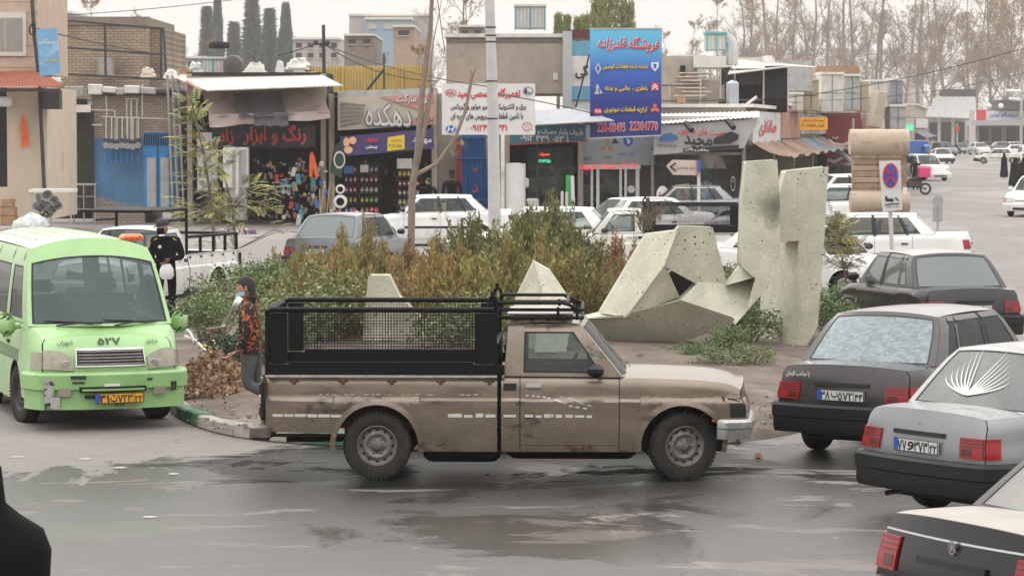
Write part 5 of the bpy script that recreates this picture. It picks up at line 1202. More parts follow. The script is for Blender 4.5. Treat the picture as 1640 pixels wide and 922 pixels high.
def rack(b, label, x0, x1, y0, y1, rows, Yr, cols_):
    o = thing_at('snack_rack', (x0+x1)/2, Yr, label, 'display rack', 'snack racks of the supermarket'); qbox('rack_back', BLACK, o, x0, x1, y0, 352, Yr + .5, .05)
    for i in range(rows):
        yy = y0 + (i + 1) * (y1 - y0) / rows; qbox('shelf', BLACK, o, x0, x1, yy - 1.5, yy, Yr, .5)
        m = MB(); n = int((x1 - x0) / 6.5)
        for j in range(n): qbox('', None, None, x0 + 1 + j * (x1-x0-2)/n, x0 + (j+.88) * (x1-x0-2)/n, yy - (y1-y0)/rows * .72, yy - 1.6, Yr + .1 + R.uniform(0, .1), .2, mb=m, r=.05)
        pk = own(m.build('snack_packets', PAL[cols_[i % len(cols_)]]), o); tag(pk, kind='stuff'); m = MB()
        for j in range(n): qbox('', None, None, x0 + 2.2 + j * (x1-x0-2)/n, x0 + (j+.7) * (x1-x0-2)/n, yy - (y1-y0)/rows * .5, yy - 4.4, Yr + .03, .05, mb=m)
        tag(own(m.build('packet_labels', PAL[(6, 1, 1, 6, 1)[i % 5]]), o), kind='stuff')
rack(b, 'black rack of red and pink snack packets left in the supermarket', 551, 574, 262, 343, 5, 98.3, (0, 5, 0, 3, 2)); rack(b, 'black rack of blue and green snack packets in the supermarket', 576, 608, 262, 343, 5, 98.2, (2, 0, 3, 7, 0)); rack(b, 'yellow framed rack of snacks at the supermarket door', 637, 674, 270, 330, 4, 98.0, (6, 0, 3, 1))
qbox('notice', OFFW, b, 577, 590, 264, 276, 97.9, .03); qbox('poster', OFFW, b, 636, 660, 254, 270, 97.9, .03); qbox('poster', flat('goods_blue'), b, 551, 566, 266, 278, 97.8, .03)
goods(b, 'shelf_goods', 30, (560, 690), (255, 330), (3, 6), PAL[3], 101); goods(b, 'shelf_goods', 24, (610, 690), (262, 335), (3, 6), PAL[0], 100.6); goods(b, 'floor_goods', 26, (520, 612), (330, 352), (3, 6), PAL[1], 96.8); goods(b, 'floor_goods', 14, (520, 612), (330, 352), (3, 6), PAL[0], 96.7)
# goods spread on the pavement, left of the paint shop
o = thing_at('ground_goods', 372, 90, 'tools and bottles spread on a cloth on the pavement', 'goods'); qbox('ground_cloth', GREYS, o, 350, 412, 377.5, 378.2, 88, 3)
for c_ in (1, 2, 0): goods(o, 'small_wares', 22, (352, 408), (365, 374), (2.5, 5), PAL[c_], 88.6)
# ---- F: plain wall, red-blue gate, rendered building above
b = thing_at('rendered_building', 830, 103, 'bare cement rendered block with roof cooler, behind the lamp pole', 'building'); qbox('wall', RENDER, b, 715, 905, 58, 150, 103, 9); qbox('wall', RENDER, b, 690, 800, 150, 366, 103.0 - 3, 12); qbox('roof_edge', OFFW, b, 712, 908, 54, 60, 102.9, 9.2); qbox('dark_streak', M('darker_render', (.16, .14, .12), .95, var=.3), b, 715, 905, 60, 68, 102.96, .1)  # darker band of wall just below the roof edge
qbox('white_frame', ALU, b, 901, 916, 50, 175, 102.6, .4); qbox('mural_window', M('teal_mural', (.12, .30, .42), .6, var=.2), b, 916, 946, 66, 90, 102.7, .2); qbox('mural_window', OFFW, b, 916, 946, 90, 138, 102.7, .2); qbox('mural_window', M('teal_mural'), b, 916, 946, 138, 160, 102.7, .2); qbox('maroon_band', flat('maroon', (.10, .02, .025), .6), b, 906, 948, 48, 62, 102.7, .3); qbox('wall_right', OFFW, b, 906, 946, 160, 205, 102.8, .2)
ptxt('گی', BLKP, b, 932, 115, 102.6, 20, 22, .06); qbox('paint_splash', OFFW, b, 886, 894, 117, 129, 102.95, .04, r=.02)
def cooler(px0, px1, py0, py1, Y, label, duct=None, cover=None):
    o = thing_at('roof_cooler', (px0+px1)/2, Y, label, 'air cooler', 'evaporative coolers on the roofs', z=zof(py1, Y)); mt = M('cooler_side', (.47, .47, .44), .6, var=.15)
    qbox('cooler_body', mt, o, px0, px1, py0 + 2, py1 - 3, Y, 1.1, r=.03)
    for x in lin(px0, px1 - 2.5, 3): qbox('corner_post', TEAL, o, x, x + 2.5, py0, py1, Y - .04, .06)
    qbox('top_cover', cover or TEAL, o, px0 - 1, px1 + 1, py0 - 1, py0 + 2.5, Y - .08, 1.3)
    for x in lin(px0 + 4, px1 - 5, max(3, int((px1-px0)/6))): qbox('slat', OFFW, o, x, x + 1.6, py0 + 5, py1 - 5, Y - .03, .04)
    if duct: ptube('duct', M('duct_metal', (.46, .46, .45), .5, m=.2, var=.1), o, [(a[0], a[1], Y + .3) for a in duct], .30, 10)
    return o
cooler(824, 874, 8, 49, 103, 'teal framed cooler with ragged white cover on the cement block', cover=OFFW); cooler(1130, 1163, 52, 84, 108, 'teal cooler with a big bent white duct', duct=[(1150, 66), (1163, 62), (1170, 70), (1170, 104)]); cooler(322, 362, 92, 122, 104, 'pale cooler wrapped in plastic on the paint shop roof', cover=M('plastic_wrap', (.5, .55, .55), .4, var=.2))
o = thing_at('old_tyre', 350, 104, 'black tyre lying on top of the plastic wrapped cooler', 'tyre', z=zof(78, 104)); m = MB(); c = at(351, 73, 104.4); m.lathe([(.17, -.1), (.35, -.12), (.39, -.05), (.39, .05), (.35, .12), (.17, .1), (.17, -.1)], 24, ax='z', c=tuple(c)); own(m.build('tyre_ring', RUBBER), o)
o = thing_at('cooler_motor', 376, 104, 'rounded dark cooler drum beside the wrapped cooler', 'machine', z=zof(122, 104)); m = MB(); c = at(374, 105, 104.2); m.lathe([(.01, -.42), (.34, -.38), (.38, 0), (.34, .38), (.01, .42)], 20, c=tuple(c)); own(m.build('drum', M('drum_dark', (.11, .10, .085), .6, var=.4)), o)
g = thing_at('metal_gate', 757, 99.6, 'blue corrugated gate with a red strip behind the lamp pole', 'gate'); corr('gate_sheet', BLUEG, g, [(739, 345, 99.3), (783, 345, 99.3), (777, 216, 99.3), (739, 216, 99.3)], 9, .04); corr('gate_sheet', REDG, g, [(731, 325, 99.25), (740, 325, 99.25), (740, 218, 99.25), (731, 218, 99.25)], 2, .03)
for y in (219, 252, 318): qbox('gate_rail', BLUEG, g, 731, 782, y, y + 2, 99.2, .05)
for y, t_ in ((272, 'پ'), (302, 'د')): ptxt(t_, REDP, g, 761, y, 99.2, 8, 12, .03)
o = thing_at('roof_fence', 590, 106, 'yellow corrugated sheet fence on the roof above the supermarket', 'fence', z=zof(150, 106)); corr('fence_sheet', YSHEET, o, [(488, 150, 106), (688, 150, 106), (688, 105, 106), (488, 107, 106)], 40, .04)
for x in (548, 598, 644): qbox('fence_post', YSHEET, o, x, x + 1.5, 104, 150, 105.9, .05)
o = thing_at('utility_pole', 519, 101, 'short dark utility pole with two round insulators over the paint shop', 'pole', z=zof(118, 101)); ptube('pole', DKMET, o, [(519, 118, 101), (518, 40, 101)], .06); ptube('cross_arm', DKMET, o, [(505, 71, 101), (528, 70, 101)], .04)
for x in (506, 525):
    m = MB(); m.lathe([(.003, -.06), (.09, -.04), (.09, .04), (.003, .06)], 12, c=tuple(at(x, 69, 100.9))); own(m.build('insulator', DKMET), o)
ptube('roof_mast', DKMET, SH['market'], [(615, 145, 100), (615, 85, 100)], .03); ptube('roof_prop', DKMET, SH['market'], [(586, 147, 99), (614, 112, 99)], .05)
# ---- white banner in front
b = thing_at('banner_sign', 783, 95, 'white banner sign with red and black Persian lettering behind the lamp pole', 'sign', z=zof(215, 95)); Y = 95
qbox('sign_panel', M('banner_white', (.66, .65, .63), .6, var=.05), b, 708, 857, 134, 216, Y, .1)
ptxt('تعمیرگاه تخصصی امید', REDP, b, 783, 150, Y, 100, 17, .05); logo_oval(b, 722, 149, Y, 6, REDP, 'KIA', rx=9); logo_oval(b, 846, 146, Y, 6.5, BLKP, 'L', rx=8)
ptxt('برق و الکترونیک ، تعمیر موتور و گیربکس', BLKP, b, 782, 171, Y, 120, 12, .04); ptxt('با تامین قطعات و سرویس های دوره ای', BLKP, b, 780, 187, Y, 115, 12, .04); ptxt('۰۹۱۲۴۱۶۵۴۴۱', REDP, b, 783, 205, Y, 58, 10, .04)
m = MB(); disc(m, at(722, 207, Y), 8*Y/FPX, 6*Y/FPX, 20, y=-.03); own(m.build('logo', BLUEP, smooth=False), b); ptxt('H', WHITE, b, 722, 207, Y, 9, 8, .03, slant=.3, off=.04); logo_oval(b, 844, 203, Y, 7, REDP, rx=8); logo_oval(b, 844, 205, Y, 5, REDP, rx=2.5); logo_oval(b, 844, 199, Y, 2.5, REDP, rx=6)
# ---- G: disposable-ware shop
b = shopbox('packaging_shop', 808, 934, 196, 'shop with white plastic rolls outside under a teal sign', Yf=98, head=228)
S = poly('fascia_sign', flat('teal_sign', (.03, .17, .24), .5), b, [(817, 200, 96.8), (938, 200, 96.8), (938, 225, 96.8), (817, 231, 96.8)], .2)
for pts in ([(815, 230, 96.7), (940, 224, 96.7), (940, 226.5, 96.7), (815, 233, 96.7)], [(815, 199, 96.7), (940, 199, 96.7), (940, 201, 96.7), (815, 201, 96.7)]): poly('sign_border', REDG, S, pts, .05)
ptxt('ظروف یکبار مصرف و بسته بندی', OFFW, S, 878, 211, 96.7, 112, 12, .03, .03); ptxt('۰۹۱۲ ۳۳۹ ۰۵۳ ۱', OFFW, S, 872, 222, 96.7, 76, 9, .04, .03)
corr('awning_sheet', M('pale_grey_sheet', (.52, .54, .56), .5, var=.1), b, [(855, 200, 95.2), (984, 193, 95.2), (926, 174, 97.6), (855, 177, 97.6)], 30, .03)
qbox('shop_window', SHOPG, b, 845, 918, 235, 345, 98.4, .02); qbox('window_frame', DKMET, b, 858, 861, 228, 350, 98.3, .1)
e_ = qbox('led_sign', BLACK, b, 857, 887, 238, 264, 97.6, .1); ptxt('مصرف', M('red_led', (.6, .02, .02), .5, emit=((1, .08, .05), 1.6)), e_, 872, 247, 97.5, 16, 7, .03); ptxt('۰۲۱۷۷۳۹۵۸', M('green_led', (.02, .6, .3), .5, emit=((.1, 1, .5), 1.2)), e_, 872, 258, 97.5, 20, 5, .02)
goods(b, 'shelf_goods', 50, (845, 915), (262, 340), (3, 7), PAL[1], 100.5); goods(b, 'shelf_goods', 30, (845, 930), (262, 340), (3, 7), GREYS, 100)
for i, (x, w_, y0, y1, mt, lb, Yg) in enumerate([(810, 32, 262, 342, PLAST, 'fat white roll of plastic sheet, widest of the rolls', 96), (898, 4.5, 307, 345, PLAST, 'thin white roll nearest the shop window', 96), (905, 5, 308, 345, flat('pale_pink_roll', (.6, .5, .48), .6), 'thin pinkish white roll standing short of the green roll', 95.8), (906, 9, 281, 345, flat('green_roll', (.03, .42, .10), .5), 'bright green roll standing among white ones', 96.2), (915.5, 6, 282, 350, PLAST, 'tall white roll leaning right of the green one', 96)]):
    o = thing_at('plastic_roll', x + w_/2, Yg, lb + ' outside the packaging shop', 'roll', 'plastic rolls outside the packaging shop'); m = MB(); a = at(x + w_/2, y1, Yg); c = at(x + w_/2 - (2 if i == 4 else 0), y0, Yg); rr = w_/2 * Yg / FPX; m.tube([a, a.lerp(c, .5), c], rr, 16); m.tube([c, c + Vector((0, 0, .02))], rr*.5, 10); own(m.build('roll_body', mt), o)
for i, (x, y, w_, h_) in enumerate([(839, 285, 8, 16), (843, 318, 20, 26)]): qbox('wrapped_stack', PLAST, b, x, x + w_, y, y + h_, 97.2, .4, r=.05)
# ---- H: dealer shop and billboard
b = shopbox('parts_shop', 925, 1050, 196, 'car parts shop with white framed doors under the tall blue billboard', Yf=98.5, head=265, wallm=M('grey_blue_board', (.34, .38, .37), .6, var=.08), pil=5)
for x0, x1 in ((928, 934), (946, 950), (955, 960), (992, 996), (1000, 1004), (1018, 1024)): qbox('door_frame', PLAST, b, x0, x1, 268, 350, 98.3, .1)
qbox('door_header', PLAST, b, 926, 1026, 264, 271, 98.2, .15)
for x0, x1 in ((934, 946), (960, 992), (1004, 1018)): qbox('door_glass', SHOPG, b, x0, x1, 271, 348, 98.4, .03)
for x, t_, c_ in ((941, 'قادرزاده', REDP), (974, 'قیمتگاه', REDP), (1006, 'لوازم یدکی', REDP)): ptxt(t_, M('red_neon', (.6, .02, .02), .5, emit=((1, .05, .04), .8)), b, x, 268 - (x-940)*.06, 98, 26, 10, .05, .03)
ptxt('RENAULT', BLKP, b, 938, 254, 98.3, 20, 5, .02); ptxt('سایپا', BLKP, b, 973, 252, 98.3, 12, 6, .02); ptxt('ایران خودرو', BLUEP, b, 1003, 246, 98.3, 24, 7, .03)
def poly2(nm, mt, root, c, pts, Y, k=1, off=.05): 
    return poly(nm, mt, root, [(c[0] + a*k, c[1] + d*k, Y) for a, d in pts], .03)
for a in (0, 120, 240):
    q = [(-3, -2), (3, -2), (3, -11), (-3, -11)]; ca, sa = cos(radians(a)), sin(radians(a)); poly2('emblem', M('copper_emblem', (.45, .22, .10), .5), b, (972, 234), [(x_*ca - y_*sa, x_*sa + y_*ca) for x_, y_ in q], 98.2)
poly2('emblem', BLUEP, b, (1006, 224), [(-8, -4), (8, -4), (7, 6), (0, 12), (-7, 6)], 98.2); poly2('emblem', OFFW, b, (1006, 225), [(-3, -3), (3, -2), (4, 3), (0, 7), (-2, 2)], 98.1); poly2('emblem', DKMET, b, (985, 226), [(-6, 4), (0, -6), (6, 4)], 98.2)
goods(b, 'shelf_goods', 40, (932, 1040), (285, 340), (3, 6), PAL[2], 101.5); goods(b, 'shelf_goods', 20, (932, 1040), (285, 340), (3, 6), PAL[1], 101)
m = MB(); disc(m, at(1011, 303, 98.2), .13, .13, 18); own(m.build('door_sticker', PAL[1], smooth=False), b)
bb = thing_at('billboard', 1003, 96, 'tall blue billboard with Persian shop name and two phone numbers', 'billboard', z=zof(220, 96)); Y = 96
mt = M('billboard_print', (.1, .2, .5), .45); n = mt.node_tree; g_ = n.nodes.new('ShaderNodeSeparateXYZ'); tc_ = n.nodes.new('ShaderNodeTexCoord'); cr = n.nodes.new('ShaderNodeValToRGB'); n.links.new(tc_.outputs['Generated'], g_.inputs[0]); n.links.new(g_.outputs['Z'], cr.inputs[0]); n.links.new(cr.outputs[0], n.nodes['Principled BSDF'].inputs['Base Color'])
cr.color_ramp.elements[0].position = 0; cr.color_ramp.elements[0].color = (.012, .018, .17, 1); cr.color_ramp.elements[1].position = 1; cr.color_ramp.elements[1].color = (.12, .50, .72, 1)
for p_, c_ in ((.35, (.012, .025, .22)), (.62, (.03, .12, .48)), (.85, (.11, .42, .70))): q = cr.color_ramp.elements.new(p_); q.color = c_ + (1,)
poly('board_panel', mt, bb, [(945, 46, Y), (1060, 46, Y), (1059, 217, Y), (945, 222, Y)], .15); 
for pts in ([(944, 45, Y-.02), (1061, 45, Y-.02), (1061, 47, Y-.02), (944, 47, Y-.02)], [(944, 220.5, Y-.02), (1060, 216, Y-.02), (1060, 218, Y-.02), (944, 223, Y-.02)]): poly('board_edge', ALU, bb, pts, .2)
for dx, mt_, of in ((-1, WHITE, .03), (0, REDP, .05)): ptxt('فروشگاه قادرزاده', mt_, bb, 1007 + dx, 71 + dx, Y, 96, 24, .03, .03, off=of, slant=.15)
for s_, x, y, w_ in (('عرضه کننده قطعات اتومبیل', 1002, 107, 72), ('باطری ، جانبی و بدنه', 1003, 142, 68), ('ارائه قطعات موتوری', 1002, 176, 68)): ptxt(s_, BLKP, bb, x + .7, y + .8, Y, w_, 9.5, .05, off=.03); ptxt(s_, YELP, bb, x, y, Y, w_, 9.5, .03, off=.05)
for s_, x in (('220-88495', 979), ('22384770', 1031)): ptxt(s_, WHITE, bb, x, 204 - (x-979)*.04, Y, 44, 13, .06, off=.03); ptxt(s_, REDP, bb, x, 204 - (x-979)*.04, Y, 43, 12, .02, off=.05)
SILV = flat('silver_print', (.45, .45, .47), .4); poly('logo', SILV, bb, [(952.5, 110, Y-.06), (958, 100, Y-.06), (958, 104, Y-.06), (955.5, 110, Y-.06), (958, 116, Y-.06), (958, 120, Y-.06)], .02); poly('logo', SILV, bb, [(963.5, 110, Y-.06), (958, 100, Y-.06), (958, 104, Y-.06), (960.5, 110, Y-.06), (958, 116, Y-.06), (958, 120, Y-.06)], .02)
poly('logo', WHITE, bb, [(1043, 100, Y-.06), (1055, 100, Y-.06), (1055, 108, Y-.06), (1049, 115, Y-.06), (1043, 108, Y-.06)], .02); poly('logo', BLUEP, bb, [(1046, 102, Y-.08), (1052, 103, Y-.08), (1051, 108, Y-.08), (1048, 111, Y-.08)], .02)
for a, c_, d_ in (((951, 151), (957, 140), (963, 151)), ((950, 145), (956, 134), (958, 140)), ((958, 142), (965, 150), (959, 150))): pass
poly('logo', SILV, bb, [(952, 151, Y-.06), (956, 141, Y-.06), (960, 151, Y-.06)], .02); poly('logo', SILV, bb, [(954, 140, Y-.06), (957, 134, Y-.06), (960, 140, Y-.06), (957, 146, Y-.06)], .02); poly('logo', SILV, bb, [(960, 142, Y-.06), (966, 150, Y-.06), (961, 150, Y-.06)], .02)
poly('logo', REDP, bb, [(1043, 132, Y-.06), (1055, 132, Y-.06), (1055, 145, Y-.06), (1043, 145, Y-.06)], .02)
for dy in (0, 4): poly('logo', WHITE, bb, [(1044, 139+dy, Y-.08), (1049, 134+dy, Y-.08), (1054, 139+dy, Y-.08), (1054, 141+dy, Y-.08), (1049, 136.5+dy, Y-.08), (1044, 141+dy, Y-.08)], .02)
for a in (0, 120, 240):
    ca, sa = cos(radians(a)), sin(radians(a)); poly2('logo', flat('logo_orange', (.7, .14, .05), .5), bb, (1049, 174), [(x_*ca - y_*sa, x_*sa + y_*ca) for x_, y_ in [(-2.6, 0), (2.6, 0), (2.6, -7), (-2.6, -7)]], Y - .06)
m = MB(); disc(m, at(958, 178, Y), 7*Y/FPX, 5*Y/FPX, 20, y=-.04); own(m.build('logo', REDP, smooth=False), bb); ptxt('KIA', WHITE, bb, 958, 178, Y, 9, 5, .02, off=.06)
ptube('strut', DKMET, bb, [(944, 88, 96.2), (922, 172, 97.8)], .03); ptube('strut', DKMET, bb, [(1000, 46, 96.3), (1000, 200, 98)], .05)
# ---- I: detailing shop with slanted sign
b = shopbox('body_shop', 1043, 1192, 240, 'dark fronted car body shop with car brand emblems on its door', Yf=98, head=248, wallm=M('concrete_pillar', (.30, .27, .24), .9, var=.3, sc=3), pil=4)
S = poly('fascia_sign', M('white_sign_print', (.52, .51, .50), .6, var=.05), b, [(1048, 203, 96.5), (1214, 190, 96.5), (1192, 237, 96.7), (1047, 248, 96.7)], .2)
ptxt('دست های جادویی', REDP, S, 1123, 212, 96.4, 72, 13, .04, .08); ptxt('مجید', BLKP, S, 1118, 228, 96.4, 44, 18, .06, .08); ptxt('۰۹۱۲۹۶۲۱۶۳۶', BLKP, S, 1068, 234, 96.4, 32, 5, .02, .06)
poly('black_strip', BLKP, S, [(1094, 238, 96.45), (1184, 232, 96.45), (1183, 237.5, 96.45), (1094, 244, 96.45)], .02); ptxt('صافکاری و نقاشی', WHITE, S, 1116, 240, 96.35, 38, 5, .03, .06, off=.05)
poly('printed_car', flat('print_blue_car', (.05, .13, .32), .4), S, [(1055, 226, 96.4), (1057, 219, 96.4), (1064, 215, 96.4), (1075, 213, 96.4), (1085, 218, 96.4), (1086, 224, 96.4), (1078, 227, 96.4)], .02); poly('printed_car', BLKP, S, [(1142, 232, 96.4), (1143, 222, 96.4), (1156, 215, 96.4), (1172, 211, 96.4), (1184, 216, 96.4), (1182, 224, 96.4), (1170, 230, 96.4)], .02)
for x, y in ((1098, 203), (1165, 199)): ptube('spotlight', BLACK, S, [(x, y - 6, 96.2), (x + 10, y + 6, 95.8)], .1, 6)
corr('roof_sheet', WSHEET, b, [(1044, 199, 96.3), (1216, 187, 96.3), (1216, 178, 99), (1044, 183, 99)], 24, .02); qbox('awning_band', M('pale_band', (.45, .4, .36), .8), b, 1048, 1200, 186, 200, 97, .1, 97)
qbox('shop_window', SHOPG, b, 1048, 1190, 262, 345, 98.3, .03)
for x in (1075, 1110, 1145, 1180): qbox('mullion', DKMET, b, x, x + 2.5, 262, 345, 98.2, .08)
m = MB()
for k in range(10):
    for s2 in (-1, 1): m.tube([at(1124 + k*3, 246, 98.1), at(1124 + k*3 + s2*12, 270, 98.1)], .012, 4)
tag(own(m.build('lattice', OFFW), b), kind='stuff')
em = flat('crest_gold', (.75, .55, .08), .4); poly('crest', em, b, [(1082, 296, 98), (1104, 294, 98), (1103, 315, 98), (1093, 329, 98), (1084, 316, 98)], .04)
for pts in ([(1084, 301), (1092, 300), (1092, 305), (1084, 306)], [(1094, 311), (1102, 310), (1100, 317), (1094, 318)], [(1094, 300), (1103, 299), (1103, 301), (1094, 302)], [(1086, 312), (1092, 312), (1092, 314), (1086, 314)]): poly('crest_field', REDP if pts[0][1] in (301, 311) else BLKP, b, [(x, y, 97.95) for x, y in pts], .02)
poly('crest_field', BLKP, b, [(1091, 304, 97.9), (1096, 302, 97.9), (1097, 310, 97.9), (1093, 316, 97.9), (1090, 310, 97.9)], .02)
k = 98 / FPX; m = MB(); disc(m, at(1130, 307, 98), 13*k, 17*k, 28, y=-.04, r0=.66); own(m.build('roundel_ring', flat('roundel_black', (.04, .045, .05), .4), smooth=False), b)
m = MB(); disc(m, at(1130, 307, 98), 13.3*k, 17.4*k, 28, y=-.035, r0=.95); own(m.build('roundel_rim', SILV, smooth=False), b)
for q in range(4):
    m = MB(); disc(m, at(1130, 307, 98), 8.6*k, 11.2*k, 8, y=-.04, a0=q*pi/2, a1=(q+1)*pi/2); own(m.build('roundel_quarter', (PAL[1], flat('roundel_blue', (.05, .25, .6), .4))[q % 2], smooth=False), b)
for x, t_ in ((1123, 'B'), (1130, 'M'), (1137, 'W')): ptxt(t_, SILV, b, x, 293.5 + abs(x-1130)*.25, 97.95, 4, 4, .02, off=.05)
logo_oval(b, 1174, 294, 97.9, 12, OFFW, rx=3.6); logo_oval(b, 1174, 288, 97.9, 4, OFFW, rx=2)
o = thing_at('oval_board', 1062, 96, 'white oval board with red writing outside the body shop', 'sign'); m = MB(); disc(m, at(1061, 312, 96), 9.5*k, 14*k, 24); own(m.build('board_panel', PLAST, smooth=False), o); ptxt('آینه', REDP, o, 1061, 310, 95.95, 12, 12, .01); ptube('stand', ALU, o, [(1061, 326, 96.05), (1061, 352, 96.05)], .03)
# arrow sign on a pole
o = thing_at('direction_sign', 1119, 88, 'white arrow direction sign with brown text on a pale pole', 'sign'); poly('arrow_panel', M('pink_white_panel', (.55, .44, .38), .5, var=.05), o, [(1067, 266, 88), (1077, 256, 88), (1121, 257, 88), (1121, 281, 88), (1078, 280, 88)], .05)
poly('arrow_mark', BLKP, o, [(1072, 267, 87.95), (1082, 260, 87.95), (1083, 262, 87.95), (1076, 267, 87.95), (1083, 273, 87.95), (1082, 275, 87.95)], .02); poly('panel_edge', flat('orange_edge', (.6, .2, .08), .5), o, [(1115, 257, 87.95), (1118, 257, 87.95), (1118, 281, 87.95), (1115, 281, 87.95)], .02)
qbox('panel_clamp', BLUEP, o, 1117, 1122, 257, 276, 87.9, .15); ptxt('سرای محله فردوس', BLKP, o, 1097, 269, 87.95, 30, 6, .02); ptube('pole', OFFW, o, [(1119, 258, 88.1), (1119, 395, 88.1)], .05)
# ================================================================ shops receding on the right, rooftops, far street
def unit(name, pa, Ya, pb, Yb, ptop, label, wall, sign=None, sy=(180, 225), stext=None, smat=None, tmat=None, awn=None, cat='shop'):
    b = empty(name, (xof(pa, Ya), Ya, 0), 0, label, cat)
    k = Ya / FPX; zt = zof(ptop, Ya)
    a = Vector((xof(pa, Ya), Ya, 0)); c = Vector((xof(pb, Yb), Yb, 0)); t = (c - a).normalized(); n = Vector((-t.y, t.x, 0)); w_ = (c - a).length
    T = Matrix(((t.x, n.x, 0, a.x), (t.y, n.y, 0, a.y), (0, 0, 1, 0), (0, 0, 0, 1)))
    def bx(nm, mt, x0, x1, y0, y1, z0, z1, r=.0):
        m = MB(); m.rbox(x0, x1, y0, y1, z0, z1, r) if r else m.box(x0, x1, y0, y1, z0, z1); m.v = [tuple(T @ Vector(p)) for p in m.v]; return own(m.build(nm, mt), b)
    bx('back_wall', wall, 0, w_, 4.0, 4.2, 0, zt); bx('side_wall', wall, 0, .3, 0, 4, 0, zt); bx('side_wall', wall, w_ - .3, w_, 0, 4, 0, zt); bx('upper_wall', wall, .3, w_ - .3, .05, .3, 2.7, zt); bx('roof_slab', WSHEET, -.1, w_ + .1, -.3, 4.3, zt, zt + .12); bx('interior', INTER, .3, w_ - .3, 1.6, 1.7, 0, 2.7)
    if sign:
        s_ = bx('sign_board', sign, .2, w_ - .2, -.25, -.1, zof(sy[1], Ya), zof(sy[0], Ya))
        if stext: own(txt(stext, tmat or REDP, None, T @ Vector((w_/2, -.28, (zof(sy[1], Ya) + zof(sy[0], Ya))/2)), w_ * .6, (zof(sy[0], Ya) - zof(sy[1], Ya)) * .5, .03, t, (0, 0, 1)), s_)
    if awn:
        m = MB(); rs = []
        for j in range(5):
            u = j / 4; rs.append([tuple(T @ Vector((lerp(.1, w_ - .1, i/20), -.1 - 1.5*u + .06*sin(i*1.3), 2.9 - .6*u - .15*sin(pi*u) + .08*sin(i*1.9)*u))) for i in range(21)])
        m.rings(rs, closed=False); own(m.build('awning_cloth', awn), b)
    return b, T, w_
JUNK = [M('junk_white', (.55, .52, .48), .7, var=.2, sc=2), M('junk_beige', (.44, .37, .28), .8, var=.2, sc=2), GREYS, M('junk_grey', (.24, .24, .25), .7, var=.2), OFFW]
AW1 = M('brown_awning', (.27, .18, .13), .9, var=.4, sc=2, bump=.4, bsc=4); AW2 = M('grey_blue_awning', (.16, .19, .22), .9, var=.3, sc=2, bump=.4, bsc=4)
unit('repair_shop', 1193, 99, 1240, 112, 172, 'narrow workshop with a tilted white sign right of the body shop', RENDER, M('white_sign_print'), (178, 232), 'صافکاری', awn=AW1)
unit('repair_shop', 1240, 112, 1272, 124, 168, 'workshop with a faded brown picture sign', RENDER, M('brown_sign', (.32, .17, .12), .7, var=.4, sc=1.5), (172, 222), None, awn=AW1)
unit('repair_shop', 1272, 124, 1302, 136, 160, 'workshop under the orange street sign', M('plaster_tan', (.4, .34, .28), .9), M('grey_picture_sign', (.25, .22, .2), .7, var=.5, sc=1.5), (185, 215), None, awn=AW2)
unit('repair_shop', 1302, 136, 1326, 148, 160, 'workshop with grey blue awning beside the red wall', GREYS, M('pale_sign', (.4, .36, .33), .7, var=.4), (185, 215), None, awn=AW1)
unit('repair_shop', 1376, 150, 1396, 176, 158, 'low shop with brown awning right of the red wall', M('plaster_tan'), M('brown_sign'), (188, 215), None, awn=AW1)
unit('repair_shop', 1396, 177, 1416, 208, 160, 'low grey shop behind the stone scroll top', GREYS, M('pale_sign'), (188, 212), None, awn=AW2)
unit('repair_shop', 1414, 210, 1432, 252, 163, 'low dark shop behind the stone scroll shoulder', DKMET, M('grey_picture_sign'), (188, 208), None, awn=AW1)
unit('repair_shop', 1464, 300, 1482, 372, 168, 'farthest low shop of the row, beside the shed roofed one', M('plaster_tan'), M('white_sign_print'), (188, 205), None, awn=AW2)
rw = thing_at('red_shop', 1350, 142, 'dark red painted shop front with white ribbon wave behind the stone scroll', 'shop'); qbox('wall', M('crimson_wall', (.23, .025, .035), .6, var=.12), rw, 1322, 1378, 181, 330, 142, 4)
for pts in ([(1325, 256, 141.9), (1336, 259, 141.9), (1348, 252, 141.9), (1362, 255, 141.9)], [(1325, 238, 141.9), (1338, 231, 141.9), (1350, 233, 141.9), (1362, 228, 141.9)]): ptube('white_wave', PAL[1], rw, pts, .09, 6)
for x, y in ((1333, 219), (1337, 220), (1340, 219), (1348, 246), (1352, 247)): qbox('white_dot', PAL[1], rw, x, x + 2.4, y, y + 3, 141.9, .05)
ptube('leaning_pipe', GREYS, rw, [(1326, 225, 139), (1366, 262, 139)], .12); ptube('door_post', GREYS, rw, [(1366, 190, 141), (1366, 215, 141)], .08)
o = thing_at('street_sign', 1303, 118, 'orange street sign with two lines of black Persian text', 'sign', z=zof(208, 118)); qbox('sign_panel', flat('orange_sign', (.80, .36, .02), .5), o, 1280, 1325, 188, 208, 118, .08); ptxt('آموزشگاه رانندگی', BLKP, o, 1303, 193, 118, 36, 5, .02); ptxt('فروش قطعات ۵۰۰', BLKP, o, 1302, 201, 118, 36, 6, .02)
